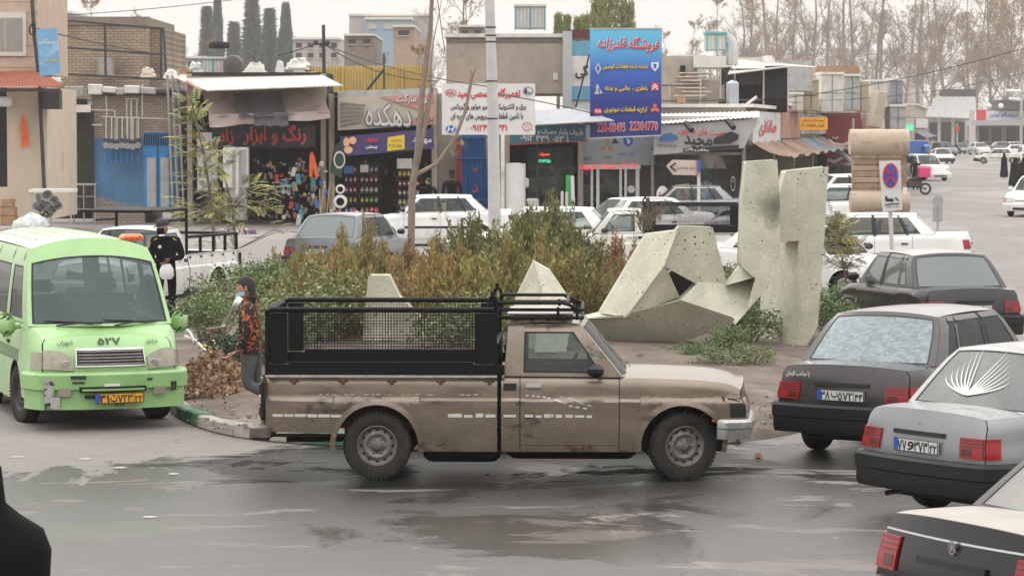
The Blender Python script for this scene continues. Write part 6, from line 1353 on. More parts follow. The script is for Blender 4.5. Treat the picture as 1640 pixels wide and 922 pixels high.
# rooftop containers and panels, each a thing
TOPS = [(1234, 1262, 146, 178, 112, 0, 'grey white box with a light lid'), (1262, 1286, 150, 178, 118, 0, 'white box beside the grey one'), (1286, 1311, 128, 178, 120, 1, 'upright beige panel'), (1314, 1350, 118, 180, 130, 0, 'tall white panelled box'), (1351, 1377, 121, 177, 136, 2, 'tall grey panelled box'), (1378, 1391, 130, 180, 142, 1, 'narrow cream panel'), (1392, 1420, 130, 172, 150, 0, 'white box with slatted top'), (1402, 1416, 146, 205, 128, 1, 'leaning beige sheet'), (1424, 1445, 128, 200, 160, 3, 'dark grey kiosk box'), (1425, 1450, 170, 210, 150, 2, 'small grey window box')]
for x0, x1, y0, y1, Y_, mi, lb in TOPS:
    o = thing_at('roof_box', (x0+x1)/2, Y_, lb + ' on the workshop roofs', 'box', 'boxes on the workshop roofs', z=zof(y1, Y_)); qbox('box_body', JUNK[mi], o, x0, x1, y0, y1, Y_, 2.2, r=.03, rot=(.18 if 'leaning' in lb else 0))
    if x1 - x0 > 20: qbox('panel_joint', DARK, o, (x0+x1)/2 - .3, (x0+x1)/2 + .3, y0 + 1, y1 - 1, Y_ - .02, .03); qbox('box_top', WSHEET, o, x0 - 1, x1 + 1, y0 - 2.5, y0 + 1, Y_ - .1, 2.5); qbox('panel_joint', DARK, o, x0 + 1, x1 - 1, (y0+y1)/2, (y0+y1)/2 + .5, Y_ - .02, .03)
o = thing_at('black_roof_shed', 1215, 106, 'black corrugated shed with white sloping roof above the body shop', 'shed', z=zof(180, 106)); corr('shed_wall', M('black_sheet', (.03, .03, .038), .6), o, [(1225, 158, 106), (1260, 158, 106.4), (1258, 105, 106.4), (1225, 106, 106)], 10, .03); corr('shed_roof', WSHEET, o, [(1165, 119, 104), (1262, 106, 106), (1310, 108, 111), (1180, 95, 111)], 22, .03); qbox('shed_back', INTER, o, 1152, 1260, 108, 180, 109, .3); corr('shed_wall', DKMET, o, [(1152, 136, 105.6), (1222, 136, 105.6), (1222, 110, 105.6), (1152, 110, 105.6)], 16, .03)
for x in (1152, 1175, 1221): qbox('post', GREYS, o, x, x + 2.5, 110, 186, 105.5, .08)
o = thing_at('roof_terrace', 1120, 103, 'cluttered flat roof with low parapets behind the blue billboard', 'roof', z=zof(200, 103)); qbox('parapet', M('old_plaster', (.40, .34, .29), .9, var=.25, sc=2), o, 1058, 1116, 90, 130, 108, 4); qbox('parapet', WSHEET, o, 1112, 1162, 90, 108, 107, 4); qbox('roof_wall', OFFW, o, 1060, 1216, 182, 200, 99.5, 4.0); qbox('back_wall', M('old_plaster'), o, 1058, 1160, 128, 185, 106, .5); qbox('dark_window', DARK, o, 1089, 1097, 105, 124, 107.9, .2)
for i in range(7): qbox('roof_tile_row', M('terracotta_grey', (.34, .27, .22), .9, var=.3, sc=4), o, 1080 + R.uniform(-8, 12), 1130 + R.uniform(-8, 12), 116 + i*6, 119.5 + i*6, 105.5 - i*.2, .5, r=.04)
for (x, y0, y1) in ((1072, 135, 182), (1098, 162, 185), (1122, 105, 185), (1148, 165, 190), (1190, 165, 186)): ptube('railing_post', GREYS, o, [(x, y0, 102.5), (x, y1, 102.5)], .03)
ptube('railing', DKMET, o, [(1060, 137, 102.5), (1120, 136, 102.5)], .03); ptube('railing', DKMET, o, [(1060, 162, 102.4), (1225, 160, 102.4)], .025); ptube('leaning_bar', OFFW, o, [(1166, 190, 101), (1212, 155, 101)], .05)
for i, (x0, x1, y0, y1, mt, lb) in enumerate([(1163, 1183, 128, 172, M('silver_duct', (.4, .43, .46), .35, m=.5), 'silver bent duct hanging over the roof terrace'), (1150, 1161, 158, 180, BLACK, 'black container on the roof terrace'), (1151, 1160, 172, 182, YELP, 'small orange yellow can on the roof terrace'), (1085, 1098, 152, 170, CARD, 'brown carton on the roof terrace')]):
    q = thing_at('roof_clutter', (x0+x1)/2, 101.5, lb, 'container', z=zof(y1, 101.5)); qbox('body', mt, q, x0, x1, y0, y1, 101.5, .4, r=.12)
for i, (x0, x1, y0, y1, Y_, mt, lb) in enumerate([(1075, 1130, 88, 94, 112, WSHEET, 'white sloping sheet roof behind the terrace'), (1165, 1240, 92, 108, 112, WSHEET, 'wide white sheet roof right of the bent duct'), (1226, 1236, 89, 104, 110, PLAST, 'small white tank on the shed roof'), (1240, 1300, 97, 106, 118, GREYS, 'dark edged shed roof before the bare trees'), (1305, 1375, 106, 116, 140, CARD, 'low brownish roof ridge above the tall boxes')]):
    q = thing_at('roof_shed', (x0+x1)/2, Y_, lb, 'shed', z=zof(y1, Y_)); qbox('body', mt, q, x0, x1, y0, y1 + 40, Y_, 3)
# left roofs: rubbish over the paint shop
for i, (x0, x1, y0, y1, Y_, mt, lb) in enumerate([(225, 250, 108, 124, 102, M('cream_sheet', (.6, .52, .4), .8), 'crumpled cream cloth bundle beside the steel frame'), (262, 286, 112, 126, 101.5, WSHEET, 'white tarpaulin heap left of the wrapped cooler'), (280, 312, 110, 124, 102, CARD, 'open brown carton on the white roof'), (300, 326, 100, 124, 103, M('plastic_wrap'), 'plastic bag heap beside the wrapped cooler'), (392, 428, 100, 120, 103, WSHEET, 'white rubbish heap on the paint shop roof'), (441, 456, 98, 118, 104, PLAST, 'white fan box on the paint shop roof'), (456, 500, 94, 112, 106, WSHEET, 'grey white tarpaulin roof by the dark pole'), (80, 100, 122, 132, 96, PLAST, 'white jerry can on the gutter')]):
    q = thing_at('roof_heap', (x0+x1)/2, Y_, lb, 'rubbish', z=zof(y1, Y_)); m = MB(); c = at((x0+x1)/2, y1, Y_); w2 = (x1-x0)/2*Y_/FPX; h2 = (y1-y0)*Y_/FPX; rs = []
    for j in range(6):
        t = j/5; rs.append([(c.x + w2*(1-.5*t*t)*R.uniform(.75, 1.15)*(abs(cos(a_2))**.6)*(1 if cos(a_2) > 0 else -1), c.y + w2*.7*(1-.4*t)*R.uniform(.8, 1.1)*sin(a_2), c.z + h2*t*R.uniform(.8, 1.1)) for a_2 in lin(0, 2*pi, 13)[:-1]])
    m.rings(rs, True, True); own(m.build('heap', mt, ang=12), q)
# ---- distant buildings
def far_building(x0, x1, y0, Y_, mt, label, floors=2, wins=4, roof=None, winm=None):
    b = thing_at('distant_building', (x0+x1)/2, Y_, label, 'building'); qbox('wall', mt, b, x0, x1, y0, 212, Y_, 12)
    qbox('parapet', roof or OFFW, b, x0 - 1, x1 + 1, y0 - 2, y0 + 1.5, Y_ - .3, 13)
    for f_ in range(floors):
        for k in range(wins):
            a = x0 + (k + .25) * (x1-x0)/wins; w_ = (x1-x0)/wins*.5; y = y0 + 7 + f_*16; wd = qbox('window', winm or DKMET, b, a, a + w_, y, y + 8, Y_ - .05, .1); qbox('sill', OFFW, wd, a - .6, a + w_ + .6, y + 8, y + 9, Y_ - .2, .25)
    return b
PALE = M('pale_render', (.42, .38, .36), .9, var=.1); BLUEC = M('blue_cladding', (.24, .33, .40), .6, var=.1); TANB = M('tan_render', (.38, .28, .21), .9, var=.12)
far_building(470, 545, 62, 260, PALE, 'pale low rise block left of the blue fronted hall', 2, 4); far_building(560, 690, 24, 330, PALE, 'pale hall with flared roof far behind the supermarket', 1, 1, winm=BLUEC)
b = far_building(585, 660, 30, 325, BLUEC, 'blue panelled hall front in the hazy distance', 1, 3, winm=PALE); far_building(552, 600, 56, 200, M('grey_brick_far', (.24, .20, .17), .9), 'grey brown brick house behind the yellow roof fence', 1, 2); far_building(630, 664, 42, 190, TANB, 'tan gabled house behind the thin bare tree', 1, 1)
far_building(735, 775, 42, 200, M('grey_brick_far'), 'dark low house behind the lamp pole', 1, 2); far_building(92, 116, 20, 240, BLUEC, 'small pale blue house behind the brick building', 1, 2); far_building(150, 330, 92, 170, PALE, 'pale wall between the brick building and the conifers', 1, 5)
far_building(1448, 1478, 88, 900, PALE, 'pale block seen through the bare trees', 3, 3)
b = thing_at('distant_shop', 1525, 450, 'flat shed roofed shop at the end of the street', 'shop'); corr('roof_sheet', GREYS, b, [(1482, 187, 440), (1565, 190, 440), (1562, 155, 462), (1498, 155, 462)], 18, .1); qbox('wall', M('old_plaster'), b, 1484, 1562, 186, 241, 456, 6); qbox('upper_shed', DKMET, b, 1512, 1562, 143, 156, 468, 6)
for x in (1502, 1524, 1545): qbox('pillar', OFFW, b, x, x + 4, 188, 239, 446, .6)
for x in (1488, 1508, 1530): qbox('shop_opening', INTER, b, x, x + 18, 196, 240, 455.6, .3)
b = thing_at('distant_shop', 1600, 400, 'white shop with red and white fascia sign at the far right', 'shop'); qbox('wall', PALE, b, 1562, 1700, 176, 245, 400, 6); S = qbox('fascia_sign', PLAST, b, 1562, 1640, 178, 193, 398, 1); qbox('red_panel', REDP, S, 1563, 1578, 176, 193, 397.5, .5); qbox('roof_sheet', GREYS, b, 1556, 1700, 193, 201, 394, 6); qbox('roof_sheet', DKMET, b, 1600, 1700, 160, 176, 396, 8)
ptxt('فروشگاه لوازم', BLUEP, S, 1608, 185, 397.8, 44, 9, .03)
for x in (1568, 1588, 1612, 1630): qbox('shop_window', (INTER, REDG, DKMET, INTER)[int(x) % 4], b, x, x + 15, 204, 236, 399.6, .3)
b = thing_at('grocery_kiosk', 1450, 260, 'pale kiosk with a green sign beside the stone scroll', 'kiosk'); qbox('wall', PALE, b, 1428, 1464, 196, 262, 260, 5); S = qbox('green_sign', M('green_lit_sign', (.03, .5, .25), .5, emit=((.1, 1, .55), .5)), b, 1444, 1462, 200, 210, 259.6, .3); ptxt('داروخانه', WHITE, S, 1453, 205, 259.4, 14, 5, .03)
o = thing_at('street_light', 1634, 330, 'grey street light mast with twin white heads at the far right', 'street light'); ptube('mast', GREYS, o, [(1635, 251, 330), (1636, 132, 330)], .18)
for x, y in ((1610, 147), (1616, 160), (1632, 146)): ptube('lamp_arm', PLAST, o, [(1636, y, 330), (x, y - 2, 330)], .2, 5)
for x in (1584, 1603):
    o = thing_at('globe_lamp', x, 390, ('left' if x == 1584 else 'right') + ' white globe lamp above the red and white fascia', 'lamp', z=zof(178, 390)); m = MB(); m.lathe([(.01, -.38)] + [(.38*sin(a), -.38*cos(a)) for a in lin(.3, 2.8, 6)] + [(.01, .38)], 12, ax='z', c=tuple(at(x, 170, 390))); own(m.build('globe', PLAST), o); ptube('stem', DKMET, o, [(x, 174, 390), (x, 180, 390)], .04)
o = thing_at('shop_mast', 1528, 380, 'thin red and white no entry sign on a post by the far shop', 'sign'); ptube('post', GREYS, o, [(1533, 244, 380), (1533, 198, 380)], .1); m = MB(); disc(m, at(1533, 206, 379.8), .32, .34, 14); own(m.build('sign_disc', REDP, smooth=False), o)
for i, (p0, p1, p2) in enumerate([((1180, 165, 110), (1420, 145, 120), (1700, 60, 120)), ((1120, 158, 105), (1450, 175, 150), (1680, 105, 170)), ((60, 46, 88), (170, 76, 94), (262, 88, 105)), ((520, 72, 101), (640, 120, 100), (790, 140, 70)), ((521, 72, 101), (600, 128, 100), (700, 130, 97)), ((0, 30, 120), (200, 22, 120), (374, 0, 120)), ((700, -5, 100), (706, 40, 100), (712, 80, 101)), ((445, 90, 104), (480, 80, 103), (506, 71, 101)), ((950, 182, 96), (860, 160, 95), (790, 150, 69)), ((1060, 172, 100), (1200, 178, 105), (1500, 190, 160))]):
    A, B, C_ = at(*p0), at(*p1), at(*p2); pts = [A*(1-t)**2 + B*2*t*(1-t)*1 + C_*t*t for t in lin(0, 1, 14)]; m = MB(); m.tube(pts, .02, 4)
    lb = ['long cable crossing the bare trees on the right', 'lower cable across the right hand roofs', 'cable from the brown pipe to the steel frame', 'upper cable from the dark pole to the lamp pole', 'lower cable from the dark pole past the bare tree', 'cable across the sky over the brick building', 'vertical cable above the cement block', 'cable from the dark pole to the conifers', 'cable from the billboard to the lamp pole', 'cable above the body shop roof'][i]
    o = empty('overhead_cable', tuple(A), 0, lb, 'cable', 'overhead cables'); own(m.build('wire', BLKP), o)
# ================================================================ concrete sculpture
SCM = M('green_grey_concrete', (.49, .48, .385), .9, var=.18, sc=2.2, bump=.5, bsc=22, col2=(.60, .59, .50), thr=.585, sc2=7, pit=13, soot=[(.29, -.95, 2.2, .34), (.25, -.95, 1.95, .2), (.93, -.65, 2.55, .26)])
SCP = M('sculpture_pit', (.05, .05, .04), .95)
def pf(name, pts, c, d, root, Y0, mat=None):
    """planar slab face: pixel outline pts on the plane through three control corners c = {index: distance offset}; d thick"""
    Q = [at(*pts[i], Y0 + dy) for i, dy in c.items()]; n = (Q[1] - Q[0]).cross(Q[2] - Q[0]).normalized(); O = Vector((0, 0, CH)); P = []
    for x, y in pts: v = at(x, y, Y0) - O; P.append(O + v * ((Q[0] - O).dot(n) / v.dot(n)))
    k = len(P); dv = Vector((0, d, 0)); m = MB(); m.add(P + [p + dv for p in P], [tuple(range(k)), tuple(range(k, 2*k))[::-1]] + [(i, (i+1) % k, (i+1) % k + k, i + k) for i in range(k)])
    o = own(m.build(name, mat or SCM, smooth=False), root); bv = o.modifiers.new('edge_round', 'BEVEL'); bv.width = .018; bv.segments = 2; bv.limit_method = 'ANGLE'; bv.angle_limit = radians(30); return o
sp = thing_at('concrete_sculpture', 1200, 41, 'faceted grey green concrete sculpture with two tall slabs and a holed loop', 'sculpture'); Ys_ = 40.5
pf('tall_slab', [(1260, 276), (1325, 269), (1320, 357), (1308, 521), (1284, 564), (1270, 575), (1281, 383), (1247, 387), (1247, 322)], {0: .0, 1: .12, 3: .1}, .75, sp, Ys_ + .3)
pf('slab_flank', [(1247, 387), (1281, 383), (1272, 572), (1243, 593), (1218, 576), (1222, 455), (1247, 428)], {0: 1.1, 1: .10, 5: 1.5}, .3, sp, Ys_ + .3)
pf('tall_slab', [(1197, 261), (1243, 258), (1247, 322), (1248, 433), (1224, 464), (1198, 492), (1212, 445), (1188, 425), (1191, 318)], {0: .0, 1: .0, 4: -.15}, .62, sp, Ys_ - .45)
pf('sloping_beam', [(1091, 482), (1120, 452), (1163, 457), (1213, 445), (1224, 464), (1177, 517), (1172, 509)], {0: -.25, 2: .15, 6: -.16}, .5, sp, Ys_ - .5)
pf('sloping_beam', [(905, 513), (1003, 505), (1091, 482), (1172, 509), (1177, 517), (1087, 548), (994, 570), (935, 560)], {1: .0, 3: -.16, 5: .25}, .6, sp, Ys_ - .55)
pf('beam_cap', [(905, 512), (962, 499), (1008, 503), (1003, 507)], {0: .0, 1: .9, 3: 0.02}, .1, sp, Ys_ - .58)
pf('loop_top', [(1163, 457), (1188, 425), (1213, 445)], {0: -.0, 1: .5, 2: .0}, .3, sp, Ys_ - .55)
pf('loop_leg', [(962, 500), (1035, 377), (1083, 371), (1063, 424), (1003, 505)], {0: .35, 1: .35, 4: -.10}, .45, sp, Ys_ - .5)
pf('loop_leg', [(1063, 424), (1086, 474), (1003, 506)], {0: -.02, 1: .22, 2: -.10}, .35, sp, Ys_ - .5)
pf('loop_head', [(1083, 371), (1089, 364), (1140, 366), (1163, 457), (1117, 453), (1063, 424)], {0: -.02, 2: .1, 5: -.02}, .45, sp, Ys_ - .5)
pf('hole_shade', [(1072, 440), (1084, 432), (1122, 452), (1088, 476)], {0: .2, 1: .2, 2: .2}, .2, sp, Ys_, M('shade_black', (.02, .02, .018), .95))  # near-black slab stands in for the shade inside the loop's hole
s2 = thing_at('concrete_sculpture', 640, 42, 'low pale concrete wedge seen through the pickup cage', 'sculpture'); pf('wedge', [(592, 443), (622, 443), (638, 476), (683, 520), (683, 562), (583, 564), (585, 500)], {0: 0, 2: -.1, 5: 0}, .5, s2, 40.2); pf('wedge_arm', [(683, 520), (790, 518), (790, 562), (683, 562)], {0: 0, 1: .2, 3: 0}, .5, s2, 40.3)
s3 = thing_at('concrete_sculpture', 870, 39, 'pointed pale concrete pyramid behind the pickup roof rack', 'sculpture'); pf('pyramid_side', [(855, 421), (868, 470), (858, 562), (812, 562), (826, 478)], {0: .3, 1: -.1, 3: .3}, .6, s3, 38.8); pf('pyramid_side', [(855, 421), (881, 434), (917, 490), (905, 562), (858, 562), (868, 470)], {0: .3, 5: -.1, 2: .4}, .6, s3, 38.8)
# ---- stone scroll monument
LIME = M('limestone', (.45, .36, .27), .85, var=.15, sc=2.2, bump=.5, bsc=10, col2=(.33, .26, .2), thr=.6, sc2=2); LIME2 = M('limestone_rough', (.30, .215, .15), .95, var=.35, sc=5, bump=1, bsc=9)
mo = thing_at('scroll_monument', 1410, 74, 'beige stone scroll monument with carved text bands on a stepped plinth', 'monument'); Ym = 74; kk = Ym / FPX
def roll(pts, name, mt=LIME, x0=1361, x1=1455, Y0=Ym):
    m = MB(); A = [at(0, y, Y0 + d) for y, d in pts]; xa, xb = xof(x0, Y0), xof(x1, Y0); m.rings([[(x, p.y, p.z) for p in A] for x in (xa, xb)], True, True); return own(m.build(name, mt), mo)
c1_ = at(0, 228, Ym); roll([(228 - 21*cos(a), .1 + .34*sin(a)) for a in lin(0, 2*pi, 21)[:-1]], 'top_roll'); roll([(323 + 17*cos(a), -.1 + .30*sin(a)) for a in lin(0, 2*pi, 19)[:-1]], 'bottom_roll')
m = MB(); disc(m, (0, 0, 0), .16, .17, 16, r0=.5); 
for i in range(9):
    y0 = 226 + i * 9.6; x0, x1 = 1365 + i*.4, 1444 + i*.2; n_ = 2
    for j in range(n_):
        a, b_ = lerp(x0, x1, j/n_), lerp(x0, x1, (j+1)/n_); qbox('stone_block', LIME2 if i % 2 else M('limestone_mid', (.38, .285, .205), .9, var=.25, sc=4, bump=.8, bsc=12), mo, a + .1, b_ - .1, y0, y0 + 9.2, Ym + R.uniform(-.01, .025), .5, r=.015)
qbox('scroll_core', LIME2, mo, 1366, 1452, 224, 330, Ym + .1, .35)
for py0, py1, x0, x1, e in ((340, 357, 1372, 1438, .0), (356, 380, 1366, 1444, .2), (370, 390, 1356, 1459, .5)): qbox('plinth_step', LIME if py0 != 356 else LIME2, mo, x0, x1, py0, py1, Ym - e*.7 - .2, 1.0 + e, r=.03)
qbox('plinth_block', M('plinth_brown', (.28, .18, .13), .85, var=.15), mo, 1447, 1475, 377, 402, Ym - .9, 1.2, r=.02); qbox('notice', PLAST, mo, 1446, 1453, 300, 312, Ym - .3, .04)
med = [(1330, 402), (1380, 412), (1440, 412), (1500, 403), (1524, 394), (1524, 386), (1500, 381), (1440, 378), (1380, 378), (1335, 384)]
island(med, 'median_paving', M('median_paving', (.30, .27, .24), .9, var=.15, sc=1), 'median_kerb', seg=.8, mound=.16, paint=lambda a, i: M('pale_kerb', (.42, .37, .32), .85, var=.15))
# ---- signs and poles near
o = empty('no_stopping_sign', tuple(ground(1431, 488)), 0, 'white no stopping and tow away sign on a leaning white pole', 'sign'); p0 = o.location; Yn = p0.y
ptube('pole', M('sign_pole', (.50, .49, .46), .5, var=.1), o, [(1432, 492, Yn), (1423, 260, Yn + .05)], .040, 10)
q = poly('sign_panel', M('sign_white', (.62, .62, .61), .4, var=.05), o, [(1408, 258, Yn-.06), (1442, 257, Yn-.06), (1445, 336, Yn-.06), (1414, 339, Yn-.06)], .03)
for r_, mt, of, r0 in ((12.2, REDP, .02, 0.), (9.8, BLUEP, .03, 0.)):
    m = MB(); kq = Yn / FPX; c = at(1426.2, 281, Yn - .06); disc(m, (c.x, c.y, c.z), r_*kq, (r_+7.5)*kq*1.0, 28, y=-of); own(m.build('sign_ring' if r0 == 0 else 'sign_field', mt, smooth=False), q)
for s2_ in (-1, 1): poly('sign_cross', REDP, q, [(1426 - s2_*8 - 1.6, 268.5, Yn-.105), (1426 - s2_*8 + 1.6, 267, Yn-.105), (1426 + s2_*8 + 1.6, 293.5, Yn-.105), (1426 + s2_*8 - 1.6, 295, Yn-.105)], .008)
poly('truck_symbol', BLKP, q, [(1417, 327, Yn-.075), (1441, 325, Yn-.075), (1441, 326.5, Yn-.075), (1417, 328.5, Yn-.075)], .01); poly('truck_symbol', BLKP, q, [(1418, 322, Yn-.075), (1418, 314, Yn-.075), (1421, 314, Yn-.075), (1421, 318, Yn-.075), (1431, 318, Yn-.075), (1431, 323, Yn-.075)], .01); poly('truck_symbol', BLKP, q, [(1433, 316, Yn-.075), (1435, 316, Yn-.075), (1440, 321, Yn-.075), (1438, 322, Yn-.075)], .01); ptxt('حمل با جرثقیل', BLKP, q, 1430, 331, Yn - .06, 22, 4, .02, off=.02)
for x, s_ in ((1392, 1),):
    o = empty('bollard', tuple(ground(1383, 500)), 0, 'short grey concrete post between the sapling and the charcoal saloon', 'bollard'); qbox('post', CONCW, o, 1375, 1386, 462, 505, ground(1383, 503).y, .12, r=.02)
o = thing_at('round_sign', 1501, 80, 'back of a small round road sign with a plate below on a pole', 'sign'); gy = ground(1501, 388); o.location = gy; Yr = gy.y; ptube('pole', GREYS, o, [(1501, 388, Yr), (1503, 314, Yr)], .035); m = MB(); kq = Yr/FPX; m.lathe([(.01, .0), (9*kq, .0), (9*kq, .03), (.01, .03)], 20, c=tuple(at(1502, 322, Yr - .06))); own(m.build('sign_disc', M('sign_back_grey', (.30, .31, .30), .6), ang=30), o); qbox('sign_plate', M('sign_back_grey'), o, 1494, 1501, 330, 355, Yr - .06, .02); qbox('sign_plate', M('sign_back_grey'), o, 1503, 1510, 330, 355, Yr - .06, .02)
o = empty('lamp_pole', tuple(ground(792, 441)), 0, 'tall pale concrete lamp pole rising out of the shrubs', 'pole'); Yl = o.location.y
m = MB(); m.tube([at(793, 441, Yl), at(790, 200, Yl), at(783, -40, Yl)], [.155, .13, .105], 12); own(m.build('pole', CONCW), o)
for y in (44, 57, 67, 130, 190): 
    m = MB(); c = at(785.5 + (y-44)*.02, y, Yl); m.lathe([(.118 + y*.00012, -.015), (.13 + y*.00012, 0), (.118 + y*.00012, .015)], 14, ax='z', c=tuple(c)); own(m.build('pole_band', BLKP), o)
# ================================================================ vegetation
rv = lambda s: Vector((R.uniform(-s, s), R.uniform(-s, s), R.uniform(-s, s)))
JUN = M('juniper_green', (.115, .14, .05), .8, var=.5, sc=2.5, rnd=(.19, .175, .065)); JUNR = M('juniper_rust', (.30, .165, .085), .85, var=.45, sc=2.5, rnd=(.24, .18, .08)); JUNT = M('juniper_tips', (.27, .25, .085), .8, var=.4, sc=3, rnd=(.34, .23, .085))
LEAF = M('box_leaf', (.12, .18, .06), .6, var=.5, sc=3, rnd=(.17, .20, .08)); LEAFP = M('pale_leaf', (.20, .23, .07), .6, var=.3, sc=3); LEAFY = M('yellow_leaf', (.42, .36, .08), .6, var=.3, sc=3); BARK = M('bark', (.17, .13, .105), .95, var=.3, sc=6, bump=.6, bsc=20); BARKG = M('grey_bark', (.225, .175, .14), .95, var=.25, sc=4)
DRY = M('dry_leaf', (.24, .13, .07), .85, var=.5, sc=4, col2=(.36, .24, .15), thr=.55, sc2=5)
def juniper(seed, n=75, h=1.7, w=.75):
    R.seed(seed); root = empty('juniper_shrub'); g = [MB(), MB(), MB()]; st = MB()
    for i in range(n):
        a = R.uniform(0, 2*pi); tilt = R.uniform(0, 1) ** .8; hh = h * R.uniform(.55, 1.0) * (1 - .45 * tilt); d = Vector((cos(a) * w * tilt, sin(a) * w * tilt, hh)); base = Vector((cos(a), sin(a), 0)) * w * .25 * tilt
        if i % 5 == 0: st.tube([base, base + d * .9], [.02, .005], 3)
        k = R.choices((0, 1, 2), (.62, .16, .22))[0]; bn = int(40 + 44 * hh / h)
        for j in range(bn):
            t = R.uniform(.08, 1) ** .7; p = base + d * t + rv(.035 + .17 * (1 - t)); dr = (d.normalized() * 1.3 + rv(.75)).normalized(); L_ = R.uniform(.06, .13) * (1.25 - .5*t); sd_ = dr.cross(rv(1)).normalized() * R.uniform(.008, .018)
            q = g[2 if (t > .85 and R.random() < .5) else k]; q.add([p - sd_, p + sd_, p + dr * L_ * .6 + sd_ * .8, p + dr * L_, p + dr * L_ * .6 - sd_ * .8], [(0, 1, 2, 3, 4)])
    for q, mt, nm in ((g[0], JUN, 'green_foliage'), (g[1], JUNR, 'rusty_foliage'), (g[2], JUNT, 'pale_tips')): q.build(nm, mt, root, smooth=False)
    st.build('stems', BARK, root); KIDS[root] = list(root.children) or [o for o in COL.objects if o.parent == root]; return root
def leafy(seed, n=2600, h=.9, w=.6, mt=None, ls=.028):
    R.seed(seed); root = empty('leafy_bush'); g = MB(); st = MB(); cl = [Vector((R.uniform(-w, w)*.7, R.uniform(-w, w)*.7, R.uniform(.2, .95) * h)) for _ in range(26)]
    for c in cl: st.tube([Vector((c.x*.2, c.y*.2, 0)), c * .6 + Vector((0, 0, .05)), c], [.012, .008, .004], 3)
    for i in range(n):
        c = cl[i % 26]; p = c + Vector([R.gauss(0, .11) for _ in range(3)]); p.z = max(.03, p.z); a = rv(1).normalized(); b = a.cross(rv(1)).normalized(); L_ = ls * R.uniform(.7, 1.5)
        g.add([p - a*L_, p + b*L_*.5, p + a*L_, p - b*L_*.5], [(0, 1, 2, 3)])
    g.build('leaves', mt or LEAF, root, smooth=False); st.build('stems', BARK, root); KIDS[root] = [o for o in COL.objects if o.parent == root]; return root
JP = [juniper(11), juniper(12, 60, 1.7, .6), juniper(13, 85, 1.6, .9)]; LP = [leafy(21), leafy(22, 2200, .8, .7), leafy(23, 2600, .9, .6, M('dark_box_leaf', (.035, .065, .03), .6, var=.4, sc=3), .03)]
protos = JP + LP
def spot(px, base, top, proto, h0, label, group=None, name=None, swap=None, wmul=1.):
    g = ground(px, base, .15); s = FPX / g.y; h = (base - top) / s * (1.27 if 'juniper' in label else 1.06); c = dup(proto, (g.x, g.y, .12), R.uniform(0, 6.28), label, 'shrub', group, swap); k = h / h0; c.scale = (k * wmul, k * wmul, k); return c
R.seed(5)
js = [(440, 478, 412), (478, 486, 400), (512, 500, 398), (548, 486, 384), (585, 492, 372), (618, 478, 392), (700, 480, 392), (735, 476, 384), (768, 484, 345), (795, 492, 382), (826, 495, 372), (858, 497, 338), (884, 492, 344), (915, 495, 358), (950, 488, 398), (985, 482, 390), (1015, 485, 400),
      (500, 540, 442), (560, 552, 428), (610, 530, 410), (640, 520, 416), (690, 545, 420), (735, 540, 412), (775, 545, 405), (815, 540, 398), (870, 530, 392), (930, 530, 400), (470, 525, 428), (545, 518, 408), (715, 515, 402), (655, 500, 402), (905, 510, 372), (1000, 512, 418), (845, 515, 366)]
where = ['at the left end of the row by the leafy bushes', 'behind the grey saloon boot', 'before the grey saloon tail lamp', 'under the grey saloon window', 'tall one right of the grey saloon', 'left of the bare tree', 'just right of the bare tree', 'under the white saloon door', 'narrow peak just left of the lamp pole', 'at the foot of the lamp pole', 'right of the lamp pole', 'tallest dark peak right of the lamp pole', 'second dark peak right of the lamp pole', 'wide dark one left of the sculpture pyramid top', 'rust tinged one under the white cabbed pickup', 'rusty one beside the sculpture loop', 'rusty one touching the sculpture leg',
         'low one behind the cage corner', 'low one left of the pale wedge', 'right behind the pale wedge', 'at the foot of the bare tree', 'low green one right of the bare tree', 'low one under the lamp pole', 'low one behind the cage hoop', 'behind the roof rack left end', 'behind the pointed concrete pyramid', 'right of the concrete pyramid', 'low one behind the boy', 'middle one above the cage left half', 'between the bare tree and lamp pole', 'behind the bare tree trunk', 'dark one behind the pyramid tip', 'low rusty one before the sculpture leg', 'dark one between pyramid and lamp pole']
for i, (x, b_, t) in enumerate(js):
    yl = i in (2, 3, 18, 21, 23, 25, 29, 7); rusty = i in (5, 6, 14, 15, 16, 20, 32, 30) ; dk = i in (11, 12, 13, 31, 33, 8)
    sw = {JUN: JUNR, JUNT: JUNR} if rusty else {JUN: JUNT, JUNR: JUNT} if yl else ({JUNR: JUN, JUNT: JUN} if dk else None)
    spot(x, b_, t, JP[i % 3], 1.65, ('rusty brown' if rusty else 'dark green' if dk else 'yellowish' if yl else 'mid green') + ' juniper shrub, ' + where[i].replace('rusty ', '').replace('rust tinged ', '').replace('dark ', ''), 'juniper shrubs on the island', swap=sw, wmul=.95)
